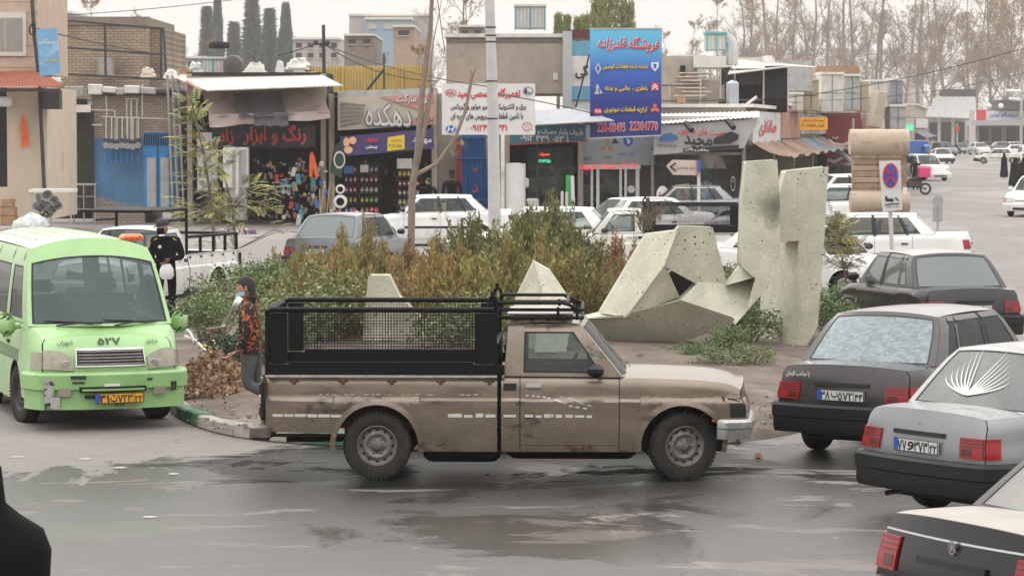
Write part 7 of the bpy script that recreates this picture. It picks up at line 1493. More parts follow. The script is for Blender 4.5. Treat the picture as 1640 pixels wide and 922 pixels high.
ls_ = [(330, 545, 475, 0, 'green bush behind the leaf heap'), (352, 520, 440, 1, 'pale green bush under the saplings'), (392, 505, 425, 0, 'tall leafy bush behind the boy'), (425, 500, 415, 1, 'leafy bush between the boy and the saplings'), (372, 605, 530, 2, 'dark green low bush left of the boy'), (310, 520, 470, 1, 'small bush beside the old tyre'), (455, 515, 420, 0, 'leafy bush above the pickup tail'), (505, 560, 440, 1, 'wide leafy bush behind the pickup cage'), (562, 545, 455, 0, 'leafy bush left of the concrete wedge seen through the mesh'), (735, 572, 480, 1, 'leafy bush seen through the mesh right of the wedge'), (760, 560, 470, 0, 'leafy bush behind the right end of the cage'),
       (1020, 585, 562, 1, 'low dark bush under the sloping beam'), (1108, 578, 545, 0, 'low bush under the middle of the beam'), (1145, 592, 545, 1, 'low round bush below the beam end'), (1170, 570, 520, 0, 'bush behind the beam near the tall slab'), (1190, 555, 480, 1, 'leafy bush between the beam and the tall slab'), (1212, 520, 460, 0, 'bush behind the tall slab foot'), (1198, 540, 470, 1, 'leafy bush in the gap between the beam tip and the tall slab'), (1105, 520, 470, 0, 'bush behind the hole of the sculpture loop'), (1330, 545, 480, 0, 'leafy bush at the right foot of the tall slab'), (1075, 572, 548, 1, 'tiny bush at the left below the sloping beam'), (1172, 470, 418, 1, 'bush tip behind the holed loop'), (1205, 590, 545, 1, 'small weeds left of the slab foot'), (1335, 520, 455, 0, 'bush right of the tall slab'), (1392, 505, 462, 1, 'bush beside the grey post'), (1085, 545, 490, 0, 'bush below the holed loop'), (440, 590, 500, 0, 'leafy bush behind the cage corner post')]
for x, b_, t, k, lb in ls_: spot(x, b_, t, LP[k], .95, lb, 'leafy bushes on the island', wmul=1.1)
# weeds and litter on the soil
def scatter(name, mt, n, x, y, size, label, flatk=.3, z=.16, cluster=None):
    m = MB()
    for i in range(n):
        g = ground(R.uniform(*x), R.uniform(*y), z) if not cluster else cluster(); a = rv(1); a.z *= flatk; a.normalize(); b = a.cross(rv(1)).normalized(); s = size * R.uniform(.5, 1.5); c = g + Vector((0, 0, R.uniform(.0, .02)))
        m.add([c - a*s, c + b*s*.5 + Vector((0, 0, s*.3)), c + a*s, c - b*s*.5 + Vector((0, 0, s*.3))], [(0, 1, 2, 3)])
    return tag(m.build(name, mt, None, smooth=False), label, None, None, 'stuff')
def heap():
    t = R.random(); a = R.uniform(0, 2*pi); r = sqrt(R.random()); c = ground(340, 612, .2); return Vector((c.x + .62*r*cos(a), c.y + 1.5*r*sin(a), .16 + .44*(1 - r)*R.uniform(.2, 1) + .1*max(0, sin(7*a))*(1-r)))
scatter('dry_leaf_heap', M('heap_leaf', (.26, .15, .085), .85, var=.6, sc=6, col2=(.42, .31, .22), thr=.5, sc2=12), 2600, (0, 1), (0, 1), .042, 'heap of dry brown leaves on the island soil behind the minibus', 1, cluster=heap)
tag(COL.objects['dry_leaf_heap'], cat=None)
scatter('fallen_leaves', DRY, 900, (300, 1230), (580, 690), .02, 'scattered dry leaves on the soil'); scatter('fallen_leaves', DRY, 260, (720, 1010), (712, 728), .02, 'dry leaves along the kerb under the pickup', z=.02)
m = MB()
for i in range(300):
    g = ground(R.uniform(310, 1250), R.uniform(560, 690), .15); s = R.uniform(.01, .035); T = Matrix.Translation(g) @ Matrix.Rotation(R.uniform(0, 3), 4, 'Z'); m.box(-s, s, -s*.7, s*.7, -.01, s*.8, 0, T)
tag(m.build('pebbles', M('pebble', (.30, .27, .23), .9, var=.4, sc=9)), 'small stones and clods on the island soil', None, None, 'stuff')
# rubbish by the heap
o = empty('white_sheet', tuple(ground(376, 560, .15)), 0, 'crumpled white sheet leaning in the bush left of the boy', 'sheet'); Yq = o.location.y
m = MB(); rs = [[tuple(at(lerp(352, 388, u) + 6*v_, lerp(532, 478, u) - 22*v_ + 3*sin(u*9), Yq + .15*sin(u*5 + v_*3))) for u in lin(0, 1, 9)] for v_ in lin(0, 1, 5)]; m.rings(rs, closed=False); own(m.build('sheet', PLAST), o)
o = empty('rolled_mat', tuple(ground(348, 590, .15)), 0, 'rolled brown patterned mat standing in the leaf heap', 'mat'); Yq = o.location.y; m = MB(); m.tube([at(349, 552, Yq), at(346, 524, Yq)], .14, 14); own(m.build('roll', M('brown_mat', (.16, .09, .06), .9, var=.6, sc=14)), o)
o = empty('old_tyre', tuple(ground(310, 524)), 0, 'worn black tyre standing behind the minibus mirror', 'tyre'); m = MB(); m.lathe([(.18, -.09), (.30, -.1), (.34, -.05), (.34, .05), (.30, .1), (.18, .09), (.18, -.09)], 24, ax='x', c=(0, 0, .34)); m.build('tyre_ring', RUBBER, o); o.rotation_euler = (0, 0, .5)
for i, (x0, y0, x1, y1, mt, lb) in enumerate([(296, 538, 330, 562, PAL[1], 'thin white stick lying on the leaf heap'), (300, 528, 312, 550, GREYS, 'grey stick beside the minibus mirror'), (318, 555, 348, 562, PAL[6], 'yellow strip lying on the leaf heap'), (338, 540, 352, 572, M('wood_handle'), 'bent brown stick at the heap top')]):
    a_, b_ = at(x0, y0, 37), at(x1, y1, 36.5); o = empty('rubbish_stick', tuple(b_), 0, lb, 'rubbish'); m = MB(); m.tube([a_, (a_+b_)/2 + Vector((0, 0, .04)), b_], .02, 5); own(m.build('stick', mt), o)
# saplings with feathery leaves
def frond(g, p, d, L_, n=9, droop=.5):
    d = d.normalized(); side = d.cross(Vector((0, 0, 1))); side = side.normalized() if side.length > .1 else Vector((1, 0, 0)); q = p.copy(); pts = [q.copy()]
    for i in range(n):
        d = (d + Vector((0, 0, -droop / n))).normalized(); q = q + d * (L_ / n); pts.append(q.copy())
        for s_ in (-1, 1):
            a = (side * s_ + d * .45 + Vector((0, 0, -.25)) + rv(.15)).normalized(); l = L_ * .30 * (1 - .5 * abs(i/n - .4)); wv = d * l * .17; g.add([q, q + a*l*.5 + wv, q + a*l, q + a*l*.5 - wv], [(0, 1, 2, 3)])
    return pts
def sapling(px, base, pts, Y, fr, label, leafm, fl=.34, seed=1, r0=.035, nf=9):
    R.seed(seed); o = empty('sapling', (xof(px, Y), Y, 0), 0, label, 'sapling'); P = [at(x, y, Y + d) for x, y, d in pts]; m = MB(); n = len(P); m.tube(P, [lerp(r0, .012, i/(n-1)) for i in range(n)], 6); own(m.build('trunk', BARK), o)
    g = MB(); s = MB(); gy = MB()
    for (x, y, rx, ry, k) in fr:
        for _ in range(int(k * 1.8)):
            p = at(x + R.uniform(-rx, rx), y + R.uniform(-ry, ry), Y + R.uniform(-.5, .5)); near = min(P, key=lambda q: (q - p).length); d = (p - near); d.z = abs(d.z)*.3 + .15; 
            if d.length < .05: d = rv(1)
            if (near - p).length < 1.2 and R.random() < .5: s.tube([near, p], [.008, .004], 3)
            pts_ = frond(gy if R.random() < .25 else g, p, d + rv(.3), fl * R.uniform(.7, 1.3), nf); s.tube(pts_, .003, 3)
    own(g.build('leaves', leafm, smooth=False), o); own(gy.build('yellow_leaves', LEAFY, smooth=False), o); own(s.build('twigs', BARK), o); return o
Ys = ground(345, 455).y
sapling(345, 455, [(346, 458, 0), (344, 400, 0), (338, 320, .1), (325, 240, 0), (312, 185, 0), (304, 150, 0)], Ys, [(305, 165, 18, 10, 8), (310, 195, 22, 14, 14), (312, 235, 26, 18, 16), (318, 285, 26, 20, 16), (345, 250, 14, 18, 5), (330, 335, 34, 16, 20)], 'tall thin sapling with drooping pale green leaves, left one of the pair', LEAFP, .36, 3, .045)
sapling(378, 455, [(374, 458, 0), (378, 400, 0), (372, 330, .1), (356, 270, .1), (350, 240, 0)], Ys + 1, [(352, 262, 22, 20, 14), (375, 310, 40, 20, 30), (345, 345, 50, 18, 34), (410, 330, 24, 14, 12), (430, 300, 14, 10, 6), (440, 365, 14, 10, 4), (360, 385, 34, 14, 8)], 'bushy yellow green sapling right of the tall thin one', LEAFP, .32, 4, .04)
Yr_ = ground(1360, 500).y
sapling(1355, 500, [(1352, 512, 0), (1358, 470, 0), (1352, 430, .1), (1345, 390, 0), (1340, 350, 0)], Yr_, [(1340, 360, 16, 16, 34), (1345, 385, 24, 16, 44), (1350, 412, 24, 18, 44)], 'small two stemmed tree with drooping olive leaves right of the tall slab', M('olive_leaf', (.15, .16, .06), .6, var=.4, sc=3), .26, 6, .03, 7)
q_ = [o for o in COL.objects if o.name.startswith('sapling')][-1]; m = MB(); m.tube([at(1372, 500, Yr_), at(1366, 460, Yr_), at(1352, 418, Yr_)], [.03, .022, .012], 6); own(m.build('trunk', BARK), q_)
Yt = ground(660, 478).y; o = thing_at('bare_tree', 660, Yt, 'thin bare tree with forked trunk in front of the supermarket', 'tree')
m = MB(); m.tube([at(661, 480, Yt), at(658, 400, Yt), at(660, 300, Yt), at(668, 250, Yt), at(676, 150, Yt), at(688, 60, Yt), at(692, -5, Yt)], [.085, .075, .075, .065, .06, .05, .04], 8); m.tube([at(666, 280, Yt), at(700, 262, Yt), at(727, 225, Yt), at(745, 180, Yt), at(757, 118, Yt)], [.045, .04, .035, .032, .03], 6); m.tube([at(668, 260, Yt), at(680, 200, Yt), at(692, 140, Yt)], [.06, .05, .04], 6); own(m.build('trunk', M('pale_bark', (.25, .19, .155), .9, var=.25, sc=5, bump=.4)), o)
m = MB()
for a, b_ in (((690, 20), (700, 12)), ((757, 120), (764, 108)), ((757, 120), (752, 112)), ((745, 180), (752, 172)), ((727, 225), (738, 232)), ((676, 150), (668, 135)), ((690, 140), (700, 128)), ((683, 90), (676, 78))): m.tube([at(*a, Yt), at(*b_, Yt)], [.018, .008], 4)
own(m.build('twigs', BARK), o); g = MB(); R.seed(9)
for (x, y, k) in ((735, 215, 12), (728, 235, 10), (712, 330, 10), (700, 345, 10), (745, 195, 5), (690, 375, 8), (720, 375, 8)):
    for _ in range(k): frond(g, at(x + R.uniform(-10, 10), y + R.uniform(-10, 10), Yt + R.uniform(-.2, .2)), rv(1), .16, 5)
own(g.build('leaves', M('lime_leaf', (.33, .36, .10), .6, var=.2), smooth=False), o)
o = thing_at('twig_bush', 1030, 58, 'dry twiggy bush before the white pickup cage', 'shrub'); m = MB(); g = MB()
for i in range(60):
    a = at(R.uniform(1025, 1040), R.uniform(345, 372), 58.5); b_ = at(1035 + R.gauss(0, 26), 332 + R.gauss(0, 10), 58.5); m.tube([a, b_], [.008, .003], 3)
    for _ in range(4): frond(g, a.lerp(b_, R.random()), rv(1), .10, 4)
own(m.build('twigs', BARK), o); own(g.build('leaves', M('drab_leaf', (.20, .17, .07), .8, var=.4), smooth=False), o)
# background trees
def bare(seed, h=15, spread=.5, nl=16, leaf=0):
    R.seed(seed); root = empty('bare_tree'); tr = MB(); tw = MB(); lf = MB()
    pts = [Vector((0, 0, 0))]; d = Vector((0, 0, 1))
    for i in range(8): d = (d + rv(.09)).normalized(); d.z = max(d.z, .9); pts.append(pts[-1] + d * h / 8)
    tr.tube(pts, [lerp(.17, .03, i/8) for i in range(9)], 7)
    def grow(p, d, L_, r, lv):
        n = 4 if lv < 2 else 3; P = [p]; 
        for i in range(n): d = (d + rv(.22) + Vector((0, 0, .10))).normalized(); P.append(P[-1] + d * L_ / n)
        (tr if lv == 0 else tw).tube(P, [lerp(r, r*.35, i/n) for i in range(n+1)], 5 if lv == 0 else 3, cap=False)
        if lv < 3:
            for k in range((7, 6, 6)[lv]):
                t = R.uniform(.25, 1); i = min(int(t*n), n-1); q = P[i].lerp(P[i+1], t*n - i); nd = (d + rv(.75)).normalized(); grow(q, nd, L_ * R.uniform(.35, .6), r * .5, lv + 1)
        elif leaf and R.random() < leaf:
            for _ in range(3): a = rv(1).normalized()*.06; b = a.cross(rv(1)).normalized()*.05; q = P[-1] + rv(.12); lf.add([q-a, q+b, q+a, q-b], [(0, 1, 2, 3)])
    for i in range(nl):
        t = R.uniform(.22, .97); k = min(int(t*8), 7); q = pts[k].lerp(pts[k+1], t*8 - k); a = R.uniform(0, 2*pi); d = Vector((cos(a), sin(a), R.uniform(.6, 1.6))).normalized(); grow(q, d, h * spread * (1.05 - t*.75) * R.uniform(.5, .9), .075 * (1.15 - t), 0)
    tr.build('trunk', BARKG, root); tw.build('crown', BARKG, root)
    if lf.v: lf.build('leaves', M('last_leaves', (.30, .19, .09), .8, var=.4), root, smooth=False)
    KIDS[root] = [o for o in COL.objects if o.parent == root]; return root
BT = [bare(31, 16, .34, 10), bare(32, 15, .42, 10, .5), bare(33, 17, .30, 9, .15)]; protos += BT
R.seed(77)
bts = [(1078, 235, .62, 1, 'behind the bent duct'), (1100, 260, .7, 1, 'right of the bent duct'), (1150, 240, .8, 1, 'behind the teal cooler'), (1185, 235, .95, 0, 'above the white sheet roof'), (1203, 250, 1.0, 1, 'above the black shed roof'), (1228, 230, 1.05, 2, 'thick one above the shed'), (1252, 260, 1.05, 0, 'left of the upright beige panel'), (1270, 235, .95, 2, 'above the upright beige panel'), (1292, 245, 1.1, 0, 'left above the tall white box'), (1325, 230, 1.05, 2, 'above the tall white box'), (1350, 225, 1.1, 0, 'above the tall grey box'), (1366, 240, 1.15, 2, 'above the cream panel'), (1392, 230, 1.1, 0, 'between the panel and the kiosk'), (1412, 235, 1.1, 2, 'above the dark kiosk box'), (1442, 225, 1.0, 0, 'above the stone scroll'), (1470, 228, 1.05, 2, 'thick one right of the stone scroll'), (1500, 260, .95, 1, 'above the left end of the far shed shop'), (1520, 235, 1.05, 0, 'above the far shed shop'), (1550, 255, .9, 1, 'right of the far shed shop'), (1585, 240, 1.0, 1, 'above the globe lamps'), (1610, 250, 1.05, 1, 'left of the street light'), (1640, 235, 1.05, 1, 'at the right edge'),
       (75, 180, .62, 1, 'behind the tilted blue sign'), (120, 185, .68, 1, 'left behind the brick building'), (170, 190, .68, 1, 'right behind the brick building'), (242, 170, .56, 1, 'leafy one at the corner of the brick building'), (292, 175, .5, 0, 'left of the conifers'), (320, 190, .52, 1, 'beside the conifers'), (500, 200, .42, 1, 'behind the dark utility pole'), (555, 190, .50, 0, 'before the pale hall'), (600, 170, .45, 1, 'above the yellow fence left part'), (650, 160, .48, 1, 'above the yellow fence right part'), (690, 170, .62, 0, 'right behind the forked tree top'), (735, 175, .78, 2, 'pale trunk left of the lamp pole'), (760, 180, .7, 1, 'just left of the lamp pole'), (1035, 225, .5, 1, 'right of the blue billboard'), (1380, 300, 1.1, 1, 'far one behind the grey box'), (1300, 300, 1.1, 1, 'far one behind the white box'), (1240, 300, 1.1, 1, 'far one behind the shed'), (1490, 300, 1.1, 1, 'far one right of the scroll'), (1560, 300, 1.15, 1, 'far one behind the globe lamps'), (1620, 300, 1.2, 1, 'far one at the right')]
for px, Y_, k, pi_, lb in bts:
    if px > 1060: Y_, k = Y_ * 2.05, k * 2.05
    elif Y_ > 165 or px < 300: Y_, k = Y_ * 1.3, k * 1.3
    dup(BT[pi_], (xof(px, Y_), Y_, 0), R.uniform(0, 6.28), 'tall bare tree, ' + lb, 'tree', 'bare trees behind the roofs', None, (k, k, k * R.uniform(.95, 1.05)))
def conifer(px, top, Y_, w_, kind, label, mt):
    o = thing_at('conifer', px, Y_, label, 'tree'); H = zof(top, Y_); m = MB(); m.tube([(o.location.x, Y_, 0), (o.location.x, Y_, H)], [.2, .03], 6); own(m.build('trunk', BARK), o); g = MB(); n = 1500 if mt.name == 'poplar_leaf' else 5200
    for i in range(n):
        t = R.random() ** .8; a = R.uniform(0, 2*pi); rr = w_ * ((1 - t) ** .8 * (1 + .25*sin(t*17 + px)*(1-t)) if kind == 'c' else (1 - t) * (.45 + .55 * (1 - (t * 11 % 1)))); r = rr * sqrt(R.random()); z = H * (.52 + .48 * t) - (r * .25 if kind != 'c' else 0)
        p = Vector((o.location.x + r*cos(a), Y_ + r*sin(a), z)) + rv(w_ * (.55 if mt.name == 'poplar_leaf' else .14)); d = (Vector((cos(a), sin(a), 2.2 if kind == 'c' else .05)) + rv(.3)).normalized(); L_ = R.uniform(.18, .4) * Y_ / 160; s = d.cross(rv(1)).normalized() * .0004 * Y_; g.add([p - s, p + s, p + d*L_], [(0, 1, 2)])
    own(g.build('crown', mt, smooth=False), o)
CON = M('conifer_green', (.05, .08, .065), .8, var=.4, sc=.8); CONB = M('spruce_blue', (.07, .10, .10), .8, var=.4, sc=.8)
conifer(350, -12, 480, .95, 'c', 'narrow dark cypress left of the layered spruce', CON); conifer(405, -8, 470, 2.4, 's', 'tall layered spruce with open tiers', CONB); conifer(376, 38, 480, 1.5, 's', 'short dark fir between cypress and spruce', CONB); conifer(333, 12, 470, 1.3, 's', 'thin spruce left of the narrow cypress', CONB); conifer(433, 16, 470, 1.7, 's', 'open sparse cedar between spruce and round cypress', M('grey_green', (.08, .10, .07), .8, var=.3)); conifer(459, 12, 440, 1.5, 'c', 'round headed dark cypress above the white fan box', CON)
POP = M('poplar_leaf', (.22, .25, .08), .7, var=.3, sc=1)
for px, top, Y_, w_, lb in ((975, -20, 190, 1.2, 'tall yellow green poplar above the billboard top'), (958, -4, 192, .8, 'poplar left of the tallest poplar'), (1003, 6, 190, .7, 'poplar right of the tallest poplar'), (938, 30, 185, .4, 'poplar tip just left of the billboard'), (926, 33, 186, .4, 'second poplar tip left of the billboard'), (908, 31, 188, .35, 'third poplar tip left of the billboard'), (894, 28, 188, .35, 'fourth poplar tip left of the billboard')): conifer(px, top, Y_, w_, 'c', lb, POP)
m = MB(); R.seed(3)
for i in range(17000):
    px = R.uniform(1180, 1660); Y_ = R.uniform(500, 620); top = 70 + 40*sin(px*.02) + 25*sin(px*.07); p = at(px, R.uniform(min(175, top - 25), 195), Y_) if px > 1440 else at(px, R.uniform(80, 190), Y_); a = rv(1).normalized() * R.uniform(.5, 1.6); b_ = a.cross(rv(1)).normalized() * .07; m.add([p - b_, p + b_, p + a], [(0, 1, 2)])
tag(m.build('far_thicket', M('thicket', (.22, .165, .135), .95, var=.3, sc=.2), None, smooth=False), 'hazy brown thicket behind the far shops', None, None, 'stuff')
# ================================================================ more vehicles
def car_at(src, px, py, a, label, swap=None, end='r', dx=0., skip=(), group='white cars parked and passing behind the island', cat='car'):
    """px, py = ground pixel of the vehicle's middle"""
    g = ground(px, py); d = Vector((sin(radians(a)), cos(radians(a)), 0)); KIDS.update({src: [c for c in src.children if c.name.split('.')[0] not in skip]})
    for c in src.children: KIDS[c] = list(c.children)
    o = dup(src, (g.x - d.x * 1.3, g.y - d.y * 1.3, 0), heading(a), label, cat, group, swap); return o
wp = empty('parked_sedan', (0, 0, 0), 0, 'white saloon side on in front of the supermarket', 'car', 'white cars parked and passing behind the island'); sedan(wp, P_WHITE, 'p405', None); g = ground(692, 392); wp.location = (g.x + 1.33, g.y, 0); wp.rotation_euler = (0, 0, heading(-93))
wl = empty('parked_sedan', (0, 0, 0), 0, 'white saloon behind the dark juniper peaks right of the lamp pole', 'car', 'white cars parked and passing behind the island'); sedan(wl, P_WHITE, 'l90', None); g = ground(866, 440); wl.location = (g.x + 1.3, g.y, 0); wl.rotation_euler = (0, 0, heading(-84))
ws = empty('parked_suv', (0, 0, 0), 0, 'white off roader right of the stone scroll, coming towards the camera', 'car'); sedan(ws, P_WHITE, 'suv', None); g = ground(1468, 289); ws.location = (g.x, g.y + 1.3, 0); ws.rotation_euler = (0, 0, heading(160))
bpy.context.view_layer.update()
car_at(wp, 1012, 400, -118, 'white saloon with pale roof behind the caged white pickup'); car_at(wp, 1228, 398, -86, 'white saloon behind the two tall slabs', {P_WHITE: P_SILVER})
o = car_at(wp, 1290, 478, 128, 'white saloon facing right behind the tall slab and olive tree'); o = car_at(wp, 1388, 443, -82, 'clean white saloon in front of the stone scroll plinth')
car_at(wl, 1345, 372, -80, 'white hatch roofed car left of the stone scroll'); car_at(ws, 1342, 352, -100, 'white off roader with red lamp left of the stone scroll'); car_at(ws, 1345, 318, -75, 'grey off roader at the red wall', {P_WHITE: P_MIDGREY}); car_at(wp, 1352, 336, -95, 'white saloon roof between the off roaders')
for px, py, a, src, lb, sw in ((1508, 262, 178, wp, 'white saloon driving towards the camera in mid street', None), (1541, 247, 172, wp, 'grey saloon queued left of the white one in the far street', {P_WHITE: P_MIDGREY}), (1568, 248, 170, wl, 'white saloon at the head of the far queue', None), (1452, 262, 190, wl, 'white car close behind the stone scroll roll', None), (1600, 262, -75, wp, 'cream saloon side on behind the two walking women', {P_WHITE: P_CREAM}), (1524, 236, 165, ws, 'small red car far up the street', {P_WHITE: P_RED}), (1556, 236, 100, wp, 'silver saloon far up the street', {P_WHITE: P_SILVER}), (1594, 240, 185, ws, 'silver off roader in the far queue', {P_WHITE: P_SILVER}), (1620, 238, 100, wl, 'white car in the far queue near the right edge', None), (1632, 252, 95, wp, 'white saloon roof behind the street light', None), (1585, 232, 90, wl, 'farthest white car under the white shop', None), (1490, 240, 175, wl, 'dark car far up the street beside the blue truck', {P_WHITE: P_CHAR}), (1665, 345, 205, wl, 'white car cut by the right edge', None), (1645, 262, 0, ws, 'white off roader by the far right kerb', None)):
    car_at(src, px, py, a, lb, sw, group='cars in the far street')
for px, py, a, src, sw, lb in ((1476, 262, 165, wl, None, 'white van nosed car right behind the delivery box'), (1498, 244, 170, wp, {P_WHITE: P_SILVER}, 'silver saloon above the one driving down mid street'), (1553, 241, 175, wl, {P_WHITE: P_CHAR}, 'dark car between the two queued far cars'), (1580, 243, 178, wp, None, 'white saloon behind the head of the far queue'), (1608, 246, 80, wl, {P_WHITE: P_MIDGREY}, 'grey car across the far street near the light mast'), (1626, 244, 85, wp, None, 'white saloon by the foot of the light mast'), (1570, 238, 80, ws, {P_WHITE: P_CHAR}, 'dark off roader under the fascia sign'), (1513, 250, 165, ws, {P_WHITE: P_MIDGREY}, 'grey off roader tailing in mid street'), (1640, 236, 80, wp, {P_WHITE: P_CREAM}, 'cream car at the very end by the right edge'), (1100, 366, -88, wp, {P_WHITE: P_SILVER}, 'silver saloon in front of the brand emblems')):
    car_at(src, px, py, a, lb, sw, group='cars in the far street')
pk = COL.objects['pickup_truck']; KIDS[pk] = []
wpk = car_at(pk, 1020, 441, -90, 'old white pickup with black mesh cage facing left behind the sculpture', {PK: P_CREAM, PKD: P_CREAM}, skip=('stripe_tape', 'roof_rack'), group=None, cat='pickup truck')
wp2 = car_at(pk, 236, 492, -160, 'white pickup with open black rack behind the minibus', {PK: P_WHITE, PKD: P_WHITE}, skip=('stripe_tape', 'roof_rack', 'bed_cage'), group=None, cat='pickup truck')
rk = sub('cab_rack', wp2); m = MB(); rr = .03
for y in (-.72, .72):
    m.tube([(-1.0, y, .98), (-1.0, y, 1.30), (1.12, y, 1.30)], rr, 6); m.tube([(1.12, y, .98), (1.12, y, 1.82), (2.5, y, 1.80)], rr, 6); m.tube([(1.2, y, 1.62), (1.9, y, 1.62)], rr*.7, 6)
    for x in (-.5, 0, .55): m.tube([(x, y, .98), (x, y, 1.30)], rr, 6)
for x in (1.12, 1.5, 1.9, 2.5): m.tube([(x, -.72, 1.81), (x, .72, 1.81)], rr, 6)
m.tube([(-1.0, -.72, 1.3), (-1.0, .72, 1.3)], rr, 6); m.build('rack_tubes', CAGE, rk)
# blue truck far
o = thing_at('blue_truck', 1470, 215, 'small blue covered truck behind the stone scroll', 'truck'); g = ground(1470, 274); qbox('cargo_box', P_BLUE, o, 1454, 1486, 225, 256, 214, 3.5, r=.05); qbox('cab', P_BLUE, o, 1480, 1490, 232, 256, 213, 2, r=.1); qbox('lamp', AMBER, o, 1486, 1490, 240, 246, 212.9, .1)
for x in (1458, 1482): m = MB(); m.lathe([(.02, -.1), (.42, -.1), (.42, .1), (.02, .1)], 16, c=tuple(at(x, 264, 214))); own(m.build('wheel', RUBBER), o)
# motorbike with pink delivery box
bk = thing_at('delivery_motorbike', 1462, 105, 'motorbike with bright pink delivery box right of the stone scroll', 'motorbike'); Yb = ground(1462, 312).y; bk.location.y = Yb; bk.location.x = xof(1462, Yb)
for x in (-.62, .62): m = MB(); m.lathe([(.20, -.04), (.27, -.05), (.30, 0), (.27, .05), (.20, .04), (.20, -.04)], 18, c=(x, 0, .3)); m.lathe([(.04, -.06), (.04, .06)], 8, c=(x, 0, .3), cap=True); m.build('wheel', RUBBER, bk)
m = MB(); m.tube([(.62, 0, .3), (0, 0, .45), (-.62, 0, .3)], .035, 6); m.tube([(-.62, 0, .3), (-.45, 0, .95)], .03, 6); m.rbox(-.3, .45, -.12, .12, .35, .72, .06); m.build('engine_frame', DKMET, bk); m = MB(); m.rbox(-.2, .65, -.13, .13, .72, .84, .05); m.build('saddle', BLACK, bk); m = MB(); m.tube([(-.45, -.32, 1.0), (-.4, 0, .95), (-.45, .32, 1.0)], .02, 6); m.build('handlebar', STEEL, bk)
o = empty('delivery_box', (bk.location.x + .55, Yb, 0), 0, 'bright pink insulated delivery box on the motorbike', 'box'); m = MB(); m.rbox(-.3, .3, -.28, .28, .86, 1.42, .03); m.build('box_body', flat('hot_pink', (.75, .04, .20), .5), o); m = MB(); m.rbox(-.31, .31, -.29, .29, 1.28, 1.44, .03); m.build('lid', flat('pale_pink', (.85, .25, .36), .5), o)
# ================================================================ people
SKIN = flat('skin', (.42, .24, .16), .6); HAIR = flat('hair_black', (.012, .01, .009), .7); FABK = M('black_cloth', (.004, .004, .005), .9, var=.35, sc=4, spec=.15)
def figure(root, J, bones, rad, mats, pick, sub_=2):
    """one skinned body; J joints, bones pairs (first joint = pelvis), pick(face centre) -> material index"""
    ks = list(J); me = bpy.data.meshes.new('body'); me.from_pydata([J[k] for k in ks], [(ks.index(a), ks.index(b)) for a, b in bones], []); o = bpy.data.objects.new('body', me); COL.objects.link(o)
    sk = o.modifiers.new('skin', 'SKIN'); sk.use_smooth_shade = True; 
    for i, k in enumerate(ks):
        r = rad[k]; me.skin_vertices[0].data[i].radius = r if isinstance(r, tuple) else (r, r)
    me.skin_vertices[0].data[0].use_root = True; s2 = o.modifiers.new('s', 'SUBSURF'); s2.levels = s2.render_levels = sub_
    dg = bpy.context.evaluated_depsgraph_get(); dg.update(); m2 = bpy.data.meshes.new_from_object(o.evaluated_get(dg)); bpy.data.objects.remove(o); m2.materials.clear()
    for mm in mats: m2.materials.append(mm)
    for p in m2.polygons: p.material_index = pick(p.center); p.use_smooth = True
    b = bpy.data.objects.new('body', m2); COL.objects.link(b); b.parent = root; return b
